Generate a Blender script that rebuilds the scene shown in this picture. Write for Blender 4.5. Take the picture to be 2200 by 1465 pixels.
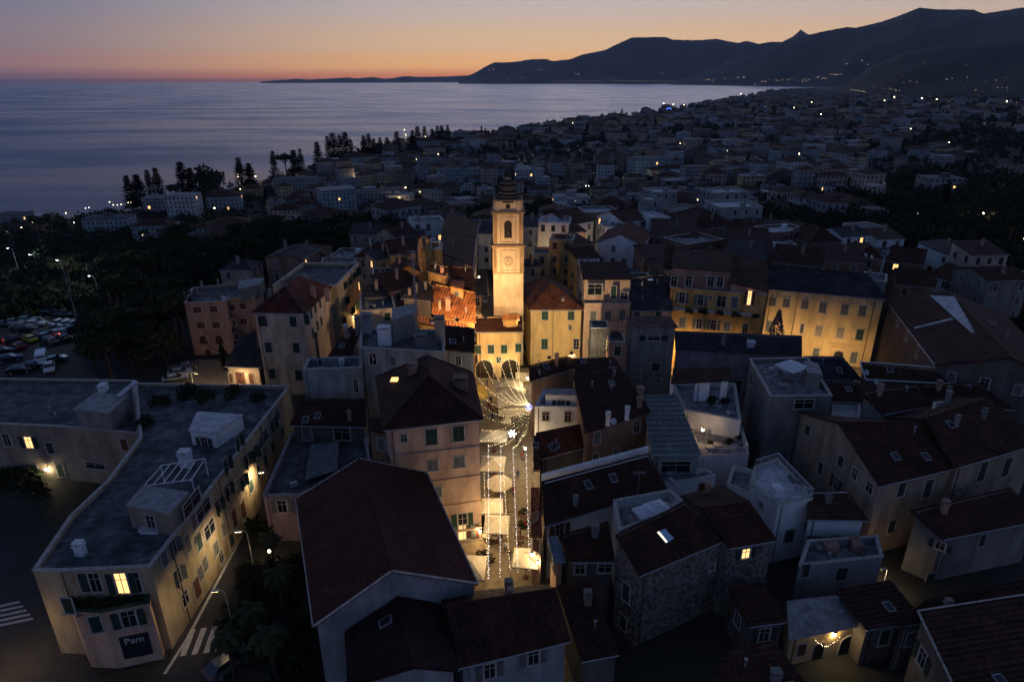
import bpy, bmesh, math, random
from mathutils import Vector, Matrix
R = math.radians
random.seed(7)
for o in list(bpy.data.objects): bpy.data.objects.remove(o)
scn = bpy.context.scene
COL = scn.collection
# ------------------------------------------------------------------ camera
F, CX, CY, PITCH, ROLL, CAMZ = 1393.0, 1100.0, 732.5, R(22.04), R(-0.21), 51.0
cd = bpy.data.cameras.new('camera'); cam = bpy.data.objects.new('camera', cd); COL.objects.link(cam)
cd.sensor_width = 36; cd.lens = F/2200*36; cd.clip_start = 0.5; cd.clip_end = 90000
CR = (Matrix.Rotation(R(90)-PITCH, 3, 'X') @ Matrix.Rotation(ROLL, 3, 'Z'))
cam.matrix_world = Matrix.Translation((0, 0, CAMZ)) @ CR.to_4x4()
scn.camera = cam
CAM = Vector((0, 0, CAMZ))
# ------------------------------------------------------------------ sky
w = bpy.data.worlds.new('World'); scn.world = w; w.use_nodes = True
nt = w.node_tree; nt.nodes.clear()
def nd(nt, t, **kw):
    n = nt.nodes.new(t)
    for k, v in kw.items():
        if k.startswith('i_'):
            n.inputs[int(k[2:])].default_value = v
        else: setattr(n, k, v)
    return n
def ln(nt, a, ao, b, bi): nt.links.new(a.outputs[ao], b.inputs[bi])
def s2l(c):
    return tuple([(x/255/12.92 if x/255 <= .04045 else ((x/255+.055)/1.055)**2.4) for x in c]) + (1,)
tc = nd(nt, 'ShaderNodeTexCoord'); sp = nd(nt, 'ShaderNodeSeparateXYZ'); ln(nt, tc, 'Generated', sp, 0)
mx = nd(nt, 'ShaderNodeMath', operation='MAXIMUM', i_1=0.0); ln(nt, sp, 2, mx, 0)
sq = nd(nt, 'ShaderNodeMath', operation='SQRT'); ln(nt, mx, 0, sq, 0)
def ramp(stops):
    r = nd(nt, 'ShaderNodeValToRGB'); cr = r.color_ramp
    cr.interpolation = 'EASE'
    while len(cr.elements) > 1: cr.elements.remove(cr.elements[0])
    for i, (p, c, g_) in enumerate(stops):
        e = cr.elements[0] if i == 0 else cr.elements.new(p)
        e.position = p; e.color = tuple(x*g_*.9/1.6 for x in s2l(c)[:3])+(1,)
    ln(nt, sq, 0, r, 0); return r
bright = ramp([(0, (222, 140, 112), .62), (.06, (254, 152, 96), .92), (.14, (255, 190, 118), 1.2), (.22, (248, 204, 156), 1.15), (.32, (216, 200, 188), 1.2), (.42, (176, 184, 214), 2.1), (.56, (136, 152, 200), 2.1), (.75, (94, 106, 142), 1.15), (1, (78, 86, 116), 1.15)])
dark = ramp([(0, (92, 82, 104), .95), (.06, (118, 94, 104), 1.1), (.14, (164, 122, 118), 1.15), (.22, (152, 134, 136), 1.15), (.32, (132, 134, 152), 1.1), (.45, (84, 112, 160), 1.4), (.6, (64, 92, 138), 1.25), (.8, (64, 76, 106), 1.15), (1, (62, 72, 98), 1.15)])
ga = R(17)
dt = nd(nt, 'ShaderNodeVectorMath', operation='DOT_PRODUCT'); ln(nt, tc, 'Generated', dt, 0)
dt.inputs[1].default_value = (math.sin(ga), math.cos(ga), 0)
mr = nd(nt, 'ShaderNodeMapRange', interpolation_type='SMOOTHSTEP'); ln(nt, dt, 'Value', mr, 0)
mr.inputs[1].default_value = .56; mr.inputs[2].default_value = 1.0
mixs = nd(nt, 'ShaderNodeMix', data_type='RGBA'); ln(nt, mr, 0, mixs, 0); ln(nt, dark, 0, mixs, 6); ln(nt, bright, 0, mixs, 7)
bg = nd(nt, 'ShaderNodeBackground'); ln(nt, mixs, 2, bg, 0); bg.inputs[1].default_value = 1.6
wo = nd(nt, 'ShaderNodeOutputWorld'); ln(nt, bg, 0, wo, 0)
scn.view_settings.view_transform = 'Standard'; scn.view_settings.look = 'None'
scn.view_settings.exposure = 0.25; scn.view_settings.gamma = 1.0
# the last glow over the horizon: the sun itself is down
sd = bpy.data.lights.new('afterglow', 'SUN'); sd.energy = 0.06; sd.angle = R(30); sd.color = (1, .68, .45)
so = bpy.data.objects.new('afterglow', sd); COL.objects.link(so)
so.rotation_euler = Vector((-math.sin(ga), -math.cos(ga), -.09)).to_track_quat('-Z', 'Y').to_euler()
# ------------------------------------------------------------------ geometry helpers
def ray(u, v):
    d = CR @ Vector(((u-CX)/F, -(v-CY)/F, -1)); return d.normalized()
def P(u, v, z):
    d = ray(u, v); t = (z-CAMZ)/d.z; return CAM + d*t
def proj(p):
    q = CR.transposed() @ (Vector(p)-CAM)
    if q.z > -1e-3: return (1e9, 1e9)
    return (CX+F*q.x/-q.z, CY-F*q.y/-q.z)
SEA = -50.0
coast_px = [(-900, 560), (-300, 505), (0, 484), (130, 472), (280, 452), (420, 420), (560, 392), (700, 352), (860, 312), (1000, 300), (1100, 286), (1240, 264), (1380, 245), (1500, 226), (1600, 208), (1680, 191)]
COAST = [P(u, v, SEA).to_2d() for u, v in coast_px]
COAST = [Vector((-700, 120)), Vector((-620, 330))] + COAST[1:] + [Vector((6500, 9500)), Vector((9000, 14000))]
def coast_d(x, y):
    p = Vector((x, y)); best = 1e18; s = 1
    for a, b in zip(COAST[:-1], COAST[1:]):
        e = b-a; t = max(0, min(1, (p-a).dot(e)/e.length_squared)); q = a+e*t; d = (p-q).length_squared
        if d < best: best = d; s = 1 if e.x*(p.y-a.y)-e.y*(p.x-a.x) < 0 else -1
    return s*math.sqrt(best)
def sm(a, b, x):
    t = max(0, min(1, (x-a)/(b-a))); return t*t*(3-2*t)
def terr(x, y):
    d = coast_d(x, y)
    if d < -30: return -62
    base = SEA + (1.2 + min(d, 900)*.028 + max(0, min(d-900, 6000))*.012 if d > 12 else d*.1)
    r = math.hypot((x-5)/1.0, (y-80)/1.15)
    h = 1-sm(112, 330, r)
    r2 = math.hypot((x-260)/1.3, (y-230)/1.6)
    h2 = (1-sm(60, 260, r2))*.72
    hh = 1-(1-h)*(1-h2)
    return base*(1-hh) + 0*hh
def G(u, v):
    d = ray(u, v); t = 20.0
    if d.z >= 0: return CAM+d*20000
    for i in range(400):
        p = CAM+d*t; g = terr(p.x, p.y)
        if p.z <= g+.02: break
        t += max(.3, (p.z-g)*.7)
    p.z = terr(p.x, p.y); return p
def mesh(name, verts, faces, mats, uvs=None, midx=None, smooth=False):
    m = bpy.data.meshes.new(name); m.from_pydata([tuple(v) for v in verts], [], faces)
    for mm in (mats if isinstance(mats, (list, tuple)) else [mats]): m.materials.append(mm)
    if uvs:
        l = m.uv_layers.new(name='UVMap')
        k = 0
        for f in uvs:
            for c in f: l.data[k].uv = c; k += 1
    if midx: m.polygons.foreach_set('material_index', midx)
    if smooth: m.polygons.foreach_set('use_smooth', [True]*len(m.polygons))
    m.update(); return m
def link(name, data, parent=None, mat=None):
    o = bpy.data.objects.new(name, data); COL.objects.link(o)
    if parent: o.parent = parent
    if mat is not None: o.matrix_basis = mat
    return o
def tag(o, label=None, cat=None, group=None, kind=None):
    if label: o['label'] = label
    if cat: o['category'] = cat
    if group: o['group'] = group
    if kind: o['kind'] = kind
    return o
def thing(name, loc, label, cat, group=None, rz=0):
    o = link(name, None); o.location = loc; o.rotation_euler.z = rz; o.empty_display_size = .5
    return tag(o, label, cat, group)
def dup(root, loc=None, rz=None, label=None, scale=None, parent=None):
    c = root.copy(); COL.objects.link(c); c.parent = parent
    if loc is not None: c.location = loc
    if rz is not None: c.rotation_euler.z = rz
    if scale is not None: c.scale = (scale,)*3 if not hasattr(scale, '__len__') else scale
    if label: c['label'] = label
    for ch in KIDS.get(root.name, []) or list(root.children):
        dup(ch, parent=c)
    return c
KIDS = {}
class MB:
    def __init__(s): s.v = []; s.f = []; s.mi = []; s.uv = []
    def quad(s, pts, mi=0, uv=None):
        n = len(s.v); s.v += [Vector(p) for p in pts]; s.f.append(tuple(range(n, n+len(pts)))); s.mi.append(mi)
        s.uv.append(uv or [(0, 0)]*len(pts))
    def box(s, c, sz, mi=0, rz=0, M=None):
        c = Vector(c); hx, hy, hz = sz[0]/2, sz[1]/2, sz[2]/2
        rot = Matrix.Rotation(rz, 3, 'Z')
        pts = [c + rot @ Vector((x*hx, y*hy, z*hz)) for z in (-1, 1) for x, y in ((-1, -1), (1, -1), (1, 1), (-1, 1))]
        if M: pts = [M @ p for p in pts]
        s.hexa(pts, mi)
    def hexa(s, p, mi=0):
        n = len(s.v); s.v += [Vector(q) for q in p]
        for f in ((3, 2, 1, 0), (4, 5, 6, 7), (0, 1, 5, 4), (1, 2, 6, 5), (2, 3, 7, 6), (3, 0, 4, 7)):
            s.f.append(tuple(n+i for i in f)); s.mi.append(mi); s.uv.append([(0, 0), (1, 0), (1, 1), (0, 1)])
    def tube(s, a, b, r, r2=None, n=8, mi=0, cap=True):
        a, b = Vector(a), Vector(b); d = (b-a).normalized(); r2 = r if r2 is None else r2
        x = d.orthogonal().normalized(); y = d.cross(x); k = len(s.v)
        for q, rr in ((a, r), (b, r2)):
            for i in range(n):
                t = 2*math.pi*i/n; s.v.append(q+(x*math.cos(t)+y*math.sin(t))*rr)
        for i in range(n):
            j = (i+1) % n; s.f.append((k+i, k+j, k+n+j, k+n+i)); s.mi.append(mi); s.uv.append([(0, 0)]*4)
        if cap:
            s.f.append(tuple(range(k+n-1, k-1, -1))); s.f.append(tuple(range(k+n, k+2*n)))
            s.mi += [mi, mi]; s.uv += [[(0, 0)]*n]*2
    def lathe(s, prof, c=(0, 0, 0), n=24, mi=0):
        k = len(s.v); c = Vector(c)
        for r, z in prof:
            for i in range(n):
                t = 2*math.pi*(i+.5)/n; s.v.append(c+Vector((r*math.cos(t), r*math.sin(t), z)))
        for a in range(len(prof)-1):
            for i in range(n):
                j = (i+1) % n; s.f.append((k+a*n+i, k+a*n+j, k+(a+1)*n+j, k+(a+1)*n+i)); s.mi.append(mi); s.uv.append([(0, 0)]*4)
    def ico(s, c, r, mi=0):
        t = 1.618; k = len(s.v); q = r/1.902
        for p in ((-1, t, 0), (1, t, 0), (-1, -t, 0), (1, -t, 0), (0, -1, t), (0, 1, t), (0, -1, -t), (0, 1, -t), (t, 0, -1), (t, 0, 1), (-t, 0, -1), (-t, 0, 1)):
            s.v.append(Vector(c)+Vector(p)*q)
        for f in ((0, 11, 5), (0, 5, 1), (0, 1, 7), (0, 7, 10), (0, 10, 11), (1, 5, 9), (5, 11, 4), (11, 10, 2), (10, 7, 6), (7, 1, 8), (3, 9, 4), (3, 4, 2), (3, 2, 6), (3, 6, 8), (3, 8, 9), (4, 9, 5), (2, 4, 11), (6, 2, 10), (8, 6, 7), (9, 8, 1)):
            s.f.append(tuple(k+i for i in f)); s.mi.append(mi); s.uv.append([(0, 0)]*3)
    def data(s, name, mats, smooth=False, uv=False):
        return mesh(name, s.v, s.f, mats, s.uv if uv else None, s.mi, smooth)
    def build(s, name, mats, parent=None, mat=None, smooth=False, uv=False):
        return link(name, s.data(name, mats, smooth, uv), parent, mat)
# ------------------------------------------------------------------ materials
MATS = {}
def newmat(name):
    m = bpy.data.materials.new(name); m.use_nodes = True; t = m.node_tree
    b = t.nodes['Principled BSDF']; return m, t, b
def setc(b, c, rough=.8, spec=.3, metal=0):
    b.inputs['Base Color'].default_value = tuple(c)+(1,); b.inputs['Roughness'].default_value = rough
    b.inputs['Specular IOR Level'].default_value = spec; b.inputs['Metallic'].default_value = metal
def noisy(name, c, c2=None, scale=.6, rough=.85, bump=.02, bscale=14, spec=.2, streak=True, lo=.35, hi=.7):
    """base colour mottled between c and c2 by noise, fine bump"""
    key = name
    if key in MATS: return MATS[key]
    m, t, b = newmat(name); setc(b, c, rough, spec)
    c2 = c2 or tuple(x*.62 for x in c)
    g = nd(t, 'ShaderNodeTexCoord')
    mp = nd(t, 'ShaderNodeMapping'); ln(t, g, 'Object', mp, 0); mp.inputs[3].default_value = (1, 1, .35 if streak else 1)
    n = nd(t, 'ShaderNodeTexNoise'); ln(t, mp, 0, n, 0); n.inputs['Scale'].default_value = scale; n.inputs['Detail'].default_value = 7; n.inputs['Roughness'].default_value = .65
    r = nd(t, 'ShaderNodeMapRange'); ln(t, n, 0, r, 0); r.inputs[1].default_value = lo; r.inputs[2].default_value = hi
    mi = nd(t, 'ShaderNodeMix', data_type='RGBA'); ln(t, r, 0, mi, 0); mi.inputs[6].default_value = tuple(c2)+(1,); mi.inputs[7].default_value = tuple(c)+(1,)
    ln(t, mi, 2, b, 'Base Color')
    n2 = nd(t, 'ShaderNodeTexNoise'); ln(t, g, 'Object', n2, 0); n2.inputs['Scale'].default_value = bscale; n2.inputs['Detail'].default_value = 4
    bp = nd(t, 'ShaderNodeBump'); ln(t, n2, 0, bp, 'Height'); bp.inputs['Strength'].default_value = .6; bp.inputs['Distance'].default_value = bump
    ln(t, bp, 0, b, 'Normal'); MATS[key] = m; return m
def tilemat(name, c, c2=None, cw=.24, ch=.42, rough=.85, patch=.75, bump=.05):
    if name in MATS: return MATS[name]
    m, t, b = newmat(name); setc(b, c, rough, .2); c2 = c2 or tuple(x*.55 for x in c)
    g = nd(t, 'ShaderNodeTexCoord')
    br = nd(t, 'ShaderNodeTexBrick'); ln(t, g, 'UV', br, 0)
    br.offset = 0; br.inputs['Color1'].default_value = tuple(c)+(1,); br.inputs['Color2'].default_value = tuple(c2)+(1,)
    br.inputs['Mortar'].default_value = tuple(x*.3 for x in c)+(1,); br.inputs['Scale'].default_value = 1
    br.inputs['Mortar Size'].default_value = .035; br.inputs['Mortar Smooth'].default_value = .4; br.inputs['Brick Width'].default_value = cw; br.inputs['Row Height'].default_value = ch
    n = nd(t, 'ShaderNodeTexNoise'); ln(t, g, 'Object', n, 0); n.inputs['Scale'].default_value = .45; n.inputs['Detail'].default_value = 8; n.inputs['Roughness'].default_value = .7
    r = nd(t, 'ShaderNodeMapRange'); ln(t, n, 0, r, 0); r.inputs[1].default_value = .32; r.inputs[2].default_value = .68; r.inputs[3].default_value = 1-patch; r.inputs[4].default_value = 1.15
    mu = nd(t, 'ShaderNodeVectorMath', operation='SCALE'); ln(t, br, 'Color', mu, 0); ln(t, r, 0, mu, 'Scale')
    n3 = nd(t, 'ShaderNodeTexNoise'); ln(t, g, 'Object', n3, 0); n3.inputs['Scale'].default_value = 2.6; n3.inputs['Detail'].default_value = 6; n3.inputs['Roughness'].default_value = .75
    r3 = nd(t, 'ShaderNodeMapRange'); ln(t, n3, 0, r3, 0); r3.inputs[1].default_value = .56; r3.inputs[2].default_value = .72; r3.inputs[3].default_value = 0; r3.inputs[4].default_value = .55
    m3 = nd(t, 'ShaderNodeMix', data_type='RGBA'); ln(t, r3, 0, m3, 0); ln(t, mu, 0, m3, 6); gl = sum(c)/3; m3.inputs[7].default_value = (gl*1.7, gl*1.6, gl*1.4, 1); ln(t, m3, 2, b, 'Base Color')
    wv = nd(t, 'ShaderNodeSeparateXYZ'); ln(t, g, 'UV', wv, 0)
    si = nd(t, 'ShaderNodeMath', operation='MULTIPLY', i_1=2*math.pi/cw); ln(t, wv, 0, si, 0)
    sn = nd(t, 'ShaderNodeMath', operation='SINE'); ln(t, si, 0, sn, 0)
    fr = nd(t, 'ShaderNodeMath', operation='FRACT'); dv = nd(t, 'ShaderNodeMath', operation='DIVIDE', i_1=ch); ln(t, wv, 1, dv, 0); ln(t, dv, 0, fr, 0)
    ad = nd(t, 'ShaderNodeMath', operation='ADD'); ln(t, sn, 0, ad, 0); ln(t, fr, 0, ad, 1)
    bp = nd(t, 'ShaderNodeBump'); ln(t, ad, 0, bp, 'Height'); bp.inputs['Distance'].default_value = bump; bp.inputs['Strength'].default_value = .8; ln(t, bp, 0, b, 'Normal')
    MATS[name] = m; return m
def plain(name, c, rough=.6, spec=.3, metal=0):
    if name in MATS: return MATS[name]
    m, t, b = newmat(name); setc(b, c, rough, spec, metal); MATS[name] = m; return m
def emit(name, c, s, sample=True):
    if name in MATS: return MATS[name]
    m, t, b = newmat(name); setc(b, (.1, .1, .1)); b.inputs['Emission Color'].default_value = tuple(c)+(1,); b.inputs['Emission Strength'].default_value = s
    if not sample: m.cycles.emission_sampling = 'NONE'
    MATS[name] = m; return m
def winmat(name, wall, pane=(.045, .045, .045), sx=2.9, sz=3.1, lit=.0):
    """wall material of far houses: openings set out in metres on the wall's own UVs"""
    if name in MATS: return MATS[name]
    m, t, b = newmat(name); setc(b, wall, .85, .2)
    g = nd(t, 'ShaderNodeTexCoord'); s = nd(t, 'ShaderNodeSeparateXYZ'); ln(t, g, 'UV', s, 0)
    def band(i, per, a, bb):
        d = nd(t, 'ShaderNodeMath', operation='DIVIDE', i_1=per); ln(t, s, i, d, 0)
        f = nd(t, 'ShaderNodeMath', operation='FRACT'); ln(t, d, 0, f, 0)
        g1 = nd(t, 'ShaderNodeMath', operation='GREATER_THAN', i_1=a); ln(t, f, 0, g1, 0)
        g2 = nd(t, 'ShaderNodeMath', operation='LESS_THAN', i_1=bb); ln(t, f, 0, g2, 0)
        mm = nd(t, 'ShaderNodeMath', operation='MULTIPLY'); ln(t, g1, 0, mm, 0); ln(t, g2, 0, mm, 1); return mm
    a = band(0, sx, .3, .7); c = band(1, sz, .3, .82)
    q = nd(t, 'ShaderNodeMath', operation='MULTIPLY'); ln(t, a, 0, q, 0); ln(t, c, 0, q, 1)
    n = nd(t, 'ShaderNodeTexNoise'); ln(t, g, 'Object', n, 0); n.inputs['Scale'].default_value = .25; n.inputs['Detail'].default_value = 5
    r = nd(t, 'ShaderNodeMapRange'); ln(t, n, 0, r, 0); r.inputs[1].default_value = .3; r.inputs[2].default_value = .7; r.inputs[3].default_value = .6; r.inputs[4].default_value = 1.1
    mu = nd(t, 'ShaderNodeVectorMath', operation='SCALE'); mu.inputs[0].default_value = wall; ln(t, r, 0, mu, 'Scale')
    mi = nd(t, 'ShaderNodeMix', data_type='RGBA'); ln(t, q, 0, mi, 0); ln(t, mu, 0, mi, 6); mi.inputs[7].default_value = tuple(pane)+(1,)
    ln(t, mi, 2, b, 'Base Color'); MATS[name] = m; return m
def pl(name, c, **k): k.setdefault('c2', tuple(x*.5 for x in c)); k.setdefault('lo', .33); k.setdefault('hi', .62); return noisy(name, c, **k)
W_CREAM = pl('cream_plaster', (.52, .42, .31)); W_PINK = pl('pink_plaster', (.5, .34, .25)); W_YEL = pl('yellow_plaster', (.56, .40, .19), lo=.2, hi=.6)
W_OCH = pl('ochre_plaster', (.5, .30, .10)); W_GREY = pl('grey_plaster', (.21, .21, .2)); W_BLUE = pl('weathered_plaster', (.25, .28, .30)); W_WHITE = pl('white_plaster', (.62, .64, .66), c2=(.46, .48, .5))
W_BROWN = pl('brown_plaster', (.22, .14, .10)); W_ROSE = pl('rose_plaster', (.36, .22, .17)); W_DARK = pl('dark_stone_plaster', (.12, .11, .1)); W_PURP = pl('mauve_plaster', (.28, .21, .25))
W_TOWER = pl('tower_render', (.56, .43, .28), c2=(.42, .3, .18), scale=1.1, lo=.3, hi=.58); W_BEIGE = pl('beige_plaster', (.27, .23, .18)); W_PALE = pl('pale_yellow_plaster', (.38, .31, .2))
TRIM = pl('stone_trim', (.42, .4, .37), scale=2); CONC = pl('concrete', (.28, .29, .3), scale=1.2, streak=False); CONC_L = pl('pale_concrete', (.5, .52, .55), scale=1.2, streak=False)
def membrane(name, c, c2, cw, ch):
    m = noisy(name, c, c2, scale=.45, bump=.03, streak=False, lo=.38, hi=.62); t = m.node_tree; b = t.nodes['Principled BSDF']; src = b.inputs['Base Color'].links[0].from_socket
    g = nd(t, 'ShaderNodeTexCoord'); br = nd(t, 'ShaderNodeTexBrick'); ln(t, g, 'Object', br, 0); br.inputs['Color1'].default_value = (1, 1, 1, 1); br.inputs['Color2'].default_value = (.78, .78, .8, 1); br.inputs['Mortar'].default_value = (.45, .45, .45, 1)
    br.inputs['Scale'].default_value = 1; br.inputs['Brick Width'].default_value = cw; br.inputs['Row Height'].default_value = ch; br.inputs['Mortar Size'].default_value = .035
    mu = nd(t, 'ShaderNodeVectorMath', operation='MULTIPLY'); t.links.new(src, mu.inputs[0]); ln(t, br, 'Color', mu, 1)
    n = nd(t, 'ShaderNodeTexNoise'); ln(t, g, 'Object', n, 0); n.inputs['Scale'].default_value = .8; n.inputs['Detail'].default_value = 8; n.inputs['Roughness'].default_value = .7
    r = nd(t, 'ShaderNodeMapRange'); ln(t, n, 0, r, 0); r.inputs[1].default_value = .45; r.inputs[2].default_value = .62; r.inputs[3].default_value = .55; r.inputs[4].default_value = 1.15
    m2 = nd(t, 'ShaderNodeVectorMath', operation='SCALE'); ln(t, mu, 0, m2, 0); ln(t, r, 0, m2, 'Scale'); ln(t, m2, 0, b, 'Base Color'); return m
BITU = membrane('bitumen_roofing', (.15, .165, .18), (.06, .07, .08), 5.5, 1.0)
TERR_FL = membrane('terrace_floor_tiles', (.3, .33, .36), (.17, .19, .21), .6, .6)
T_RED = tilemat('red_clay_tiles', (.20, .055, .038)); T_DRED = tilemat('dark_clay_tiles', (.105, .042, .028)); T_BRN = tilemat('brown_clay_tiles', (.12, .062, .04)); T_SLATE = tilemat('slate_tiles', (.085, .09, .11), cw=.3, ch=.3)
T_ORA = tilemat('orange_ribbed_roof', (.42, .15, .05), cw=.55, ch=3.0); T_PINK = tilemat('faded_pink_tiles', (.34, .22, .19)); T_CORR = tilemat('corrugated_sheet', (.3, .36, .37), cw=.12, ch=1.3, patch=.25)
def stonemat():
    m, t, b = newmat('rubble_stone'); setc(b, (.2, .19, .17), .95, .1)
    g = nd(t, 'ShaderNodeTexCoord'); v = nd(t, 'ShaderNodeTexVoronoi'); ln(t, g, 'Object', v, 0); v.inputs['Scale'].default_value = 3.2
    cr = nd(t, 'ShaderNodeSeparateColor'); ln(t, v, 'Color', cr, 0)
    r = nd(t, 'ShaderNodeMapRange'); ln(t, cr, 0, r, 0); r.inputs[3].default_value = .35; r.inputs[4].default_value = 1.3
    mu = nd(t, 'ShaderNodeVectorMath', operation='SCALE'); mu.inputs[0].default_value = (.15, .14, .125); ln(t, r, 0, mu, 'Scale'); ln(t, mu, 0, b, 'Base Color')
    bp = nd(t, 'ShaderNodeBump'); ln(t, v, 'Distance', bp, 'Height'); bp.inputs['Distance'].default_value = .08; bp.invert = True; ln(t, bp, 0, b, 'Normal'); return m
STONE = stonemat()
M_GREEN = noisy('green_painted_wood', (.03, .066, .056), scale=3); M_DGREEN = noisy('dark_green_wood', (.02, .05, .04), scale=3); M_BRWOOD = noisy('brown_wood', (.12, .05, .03), scale=3); M_GREYSH = noisy('grey_wood', (.13, .14, .14), scale=3)
M_GLASS = plain('window_glass', (.012, .014, .018), .08, .6); M_FRAME = plain('window_frame_paint', (.45, .43, .38), .6); M_METAL = plain('dark_metal', (.04, .042, .045), .5, .5, .6); M_WMETAL = plain('white_metal', (.6, .62, .65), .5)
M_ZINC = plain('zinc', (.3, .33, .36), .45, .5, .5); M_CANVAS = noisy('cream_canvas', (.46, .41, .31), (.36, .32, .24), scale=1, streak=False); M_WCANV = noisy('white_canvas', (.6, .64, .7), (.5, .54, .6), scale=1, streak=False)
M_LITWARM = emit('lit_window_warm', (1, .55, .2), 1.6, False); M_LITCOOL = emit('lit_window_pale', (1, .85, .5), 1.8, False)
E_LAMP = emit('lamp_glow_warm', (1, .68, .3), 60, False); E_WHITE = emit('lamp_glow_white', (.85, .95, 1), 45, False); E_BULB = emit('bulb_glow', (1, .78, .42), 5, False); E_BULBW = emit('white_bulb_glow', (.95, .95, 1), 5, False)
E_RED = emit('tail_light_red', (1, .06, .02), 9, False); E_BLUE = emit('violet_blue_glow', (.3, .3, 1), 4, False)
# ------------------------------------------------------------------ windows
WC = {}
def wmesh(kind, w_, h, sh, fr):
    """meshes of a window, local: x right, -y outwards, z up, origin at the centre on the wall face"""
    k = (kind, round(w_, 2), round(h, 2), sh.name, fr.name)
    if k in WC: return WC[k]
    res = []; f = MB(); t = .13; dp = .07
    if kind in ('arch', 'archdoor'):
        n = 10; r = w_/2; zc = h/2-r
        prof = [(-r, -h/2), (-r, zc)] + [(-r*math.cos(math.pi*i/n), zc+r*math.sin(math.pi*i/n)) for i in range(1, n)] + [(r, zc), (r, -h/2)]
        for (x0, z0), (x1, z1) in zip(prof[:-1], prof[1:]):
            a = Vector((x0, 0, z0)); b = Vector((x1, 0, z1)); e = (b-a).normalized(); o = Vector((-e.z, 0, e.x))*t
            y = Vector((0, -dp, 0)); f.hexa([a, b, b+o, a+o, a+y, b+y, b+o+y, a+o+y])
        p = MB(); p.quad([(x, -.012, z) for x, z in prof][::-1])
        res.append(('pane', p.data('pane', [M_GLASS if kind == 'arch' else plain('dark_opening', (.02, .015, .01), .9)])))
        if kind == 'arch' and sh is not M_GLASS:
            q = MB()
            for sx in (-1, 1): q.box((sx*r*.5, -.03, -h*.02), (r*.8, .03, h*.7))
            res.append(('shutter', q.data('shutter', [sh])))
    else:
        f.box((-(w_+t)/2, -dp/2, 0), (t, dp, h+2*t)); f.box(((w_+t)/2, -dp/2, 0), (t, dp, h+2*t))
        f.box((0, -dp/2, (h+t)/2), (w_, dp-.004, t)); f.box((0, -dp*.9, -(h+t)/2), (w_+2*t+.16, dp*1.8, t))
        if kind in ('plain', 'open', 'proj', 'lit', 'cross'):
            b_ = .055
            f.box((0, -.03, 0), (b_, .04, h)); f.box((0, -.028, h*.18), (w_, .036, b_))
            if kind == 'cross': f.box((0, -.026, -h*.2), (w_, .034, b_))
            for s in (-1, 1): f.box((s*(w_/2-.03), -.028, 0), (.06, .032, h))
        p = MB(); p.box((0, -.006, 0), (w_, .012, h))
        pm = {'lit': M_LITWARM}.get(kind, M_GLASS)
        if kind in ('closed', 'door'):
            for s in (-1, 1):
                q = MB(); q.box((s*w_*.25, -.045, 0), (w_*.5-.02, .05, h-.02))
                n = max(4, int(h/.16))
                for i in range(n): q.box((s*w_*.25, -.074, -h/2+(i+.5)*h/n), (w_*.5-.14, .014, h/n*.45))
                res.append(('shutter' if kind == 'closed' else 'door_leaf', q.data('shutter', [sh])))
        else: res.append(('pane', p.data('pane', [pm])))
        if kind in ('open', 'lit'):
            for s in (-1, 1):
                q = MB(); q.box((s*(w_*.75+t+.03), -.11, 0), (w_*.5, .045, h))
                for i in range(5): q.box((s*(w_*.75+t+.03), -.137, -h/2+(i+.5)*h/5), (w_*.5-.12, .012, h/5*.6))
                res.append(('shutter', q.data('shutter', [sh])))
        if kind == 'proj':
            for s in (-1, 1):
                q = MB(); M = Matrix.Translation((s*(w_/2+t*.5), -.06, 0)) @ Matrix.Rotation(s*R(-62), 4, 'Z')
                q.box((s*w_*.25, 0, 0), (w_*.5, .045, h), M=M)
                res.append(('shutter', q.data('shutter', [sh])))
    res.insert(0, ('window', f.data('window_surround', [fr])))
    WC[k] = res; return res
def put_window(root, org, pos, nrm, w_, h, kind='closed', sh=None, fr=None):
    sh = sh or M_GREEN; fr = fr or TRIM
    n = Vector((nrm.x, nrm.y, 0)).normalized(); x = Vector((-n.y, n.x, 0))   # looking at the wall from outside: right hand
    B = Matrix((x, -n, Vector((0, 0, 1)))).transposed().to_4x4()
    parts = wmesh(kind, w_, h, sh, fr)
    nm = 'door' if kind in ('door', 'archdoor') else 'window'
    f = link(nm, parts[0][1], root, Matrix.Translation(pos-org) @ B)
    for pn, d in parts[1:]: link(pn, d, f)
    if kind == 'lit': f['label'] = 'lit window glowing warm orange'
    return f
# ------------------------------------------------------------------ buildings
FOOT = []; HOUSES = []
def inset(loop, d):
    n = len(loop); out = []
    area = sum(loop[i].x*loop[(i+1) % n].y-loop[(i+1) % n].x*loop[i].y for i in range(n))
    s = 1 if area > 0 else -1
    for i in range(n):
        a, b, c = loop[i-1], loop[i], loop[(i+1) % n]
        e1 = Vector((b.x-a.x, b.y-a.y)).normalized(); e2 = Vector((c.x-b.x, c.y-b.y)).normalized()
        n1 = Vector((-e1.y, e1.x))*s; n2 = Vector((-e2.y, e2.x))*s
        m = n1+n2; q = m.length_squared
        m = m*(2/q) if q > .15 else n1
        if m.length > 2.5: m = m.normalized()*2.5
        out.append(Vector((b.x+m.x*d, b.y+m.y*d, b.z)))
    return out
def ccw(loop):
    n = len(loop)
    return sum(loop[i].x*loop[(i+1) % n].y-loop[(i+1) % n].x*loop[i].y for i in range(n)) > 0
def facenormal(pts):
    n = Vector()
    for i in range(len(pts)):
        a, b = pts[i], pts[(i+1) % len(pts)]
        n += Vector(((a.y-b.y)*(a.z+b.z), (a.z-b.z)*(a.x+b.x), (a.x-b.x)*(a.y+b.y)))
    return n.normalized() if n.length > 0 else Vector((0, 0, 1))
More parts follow.
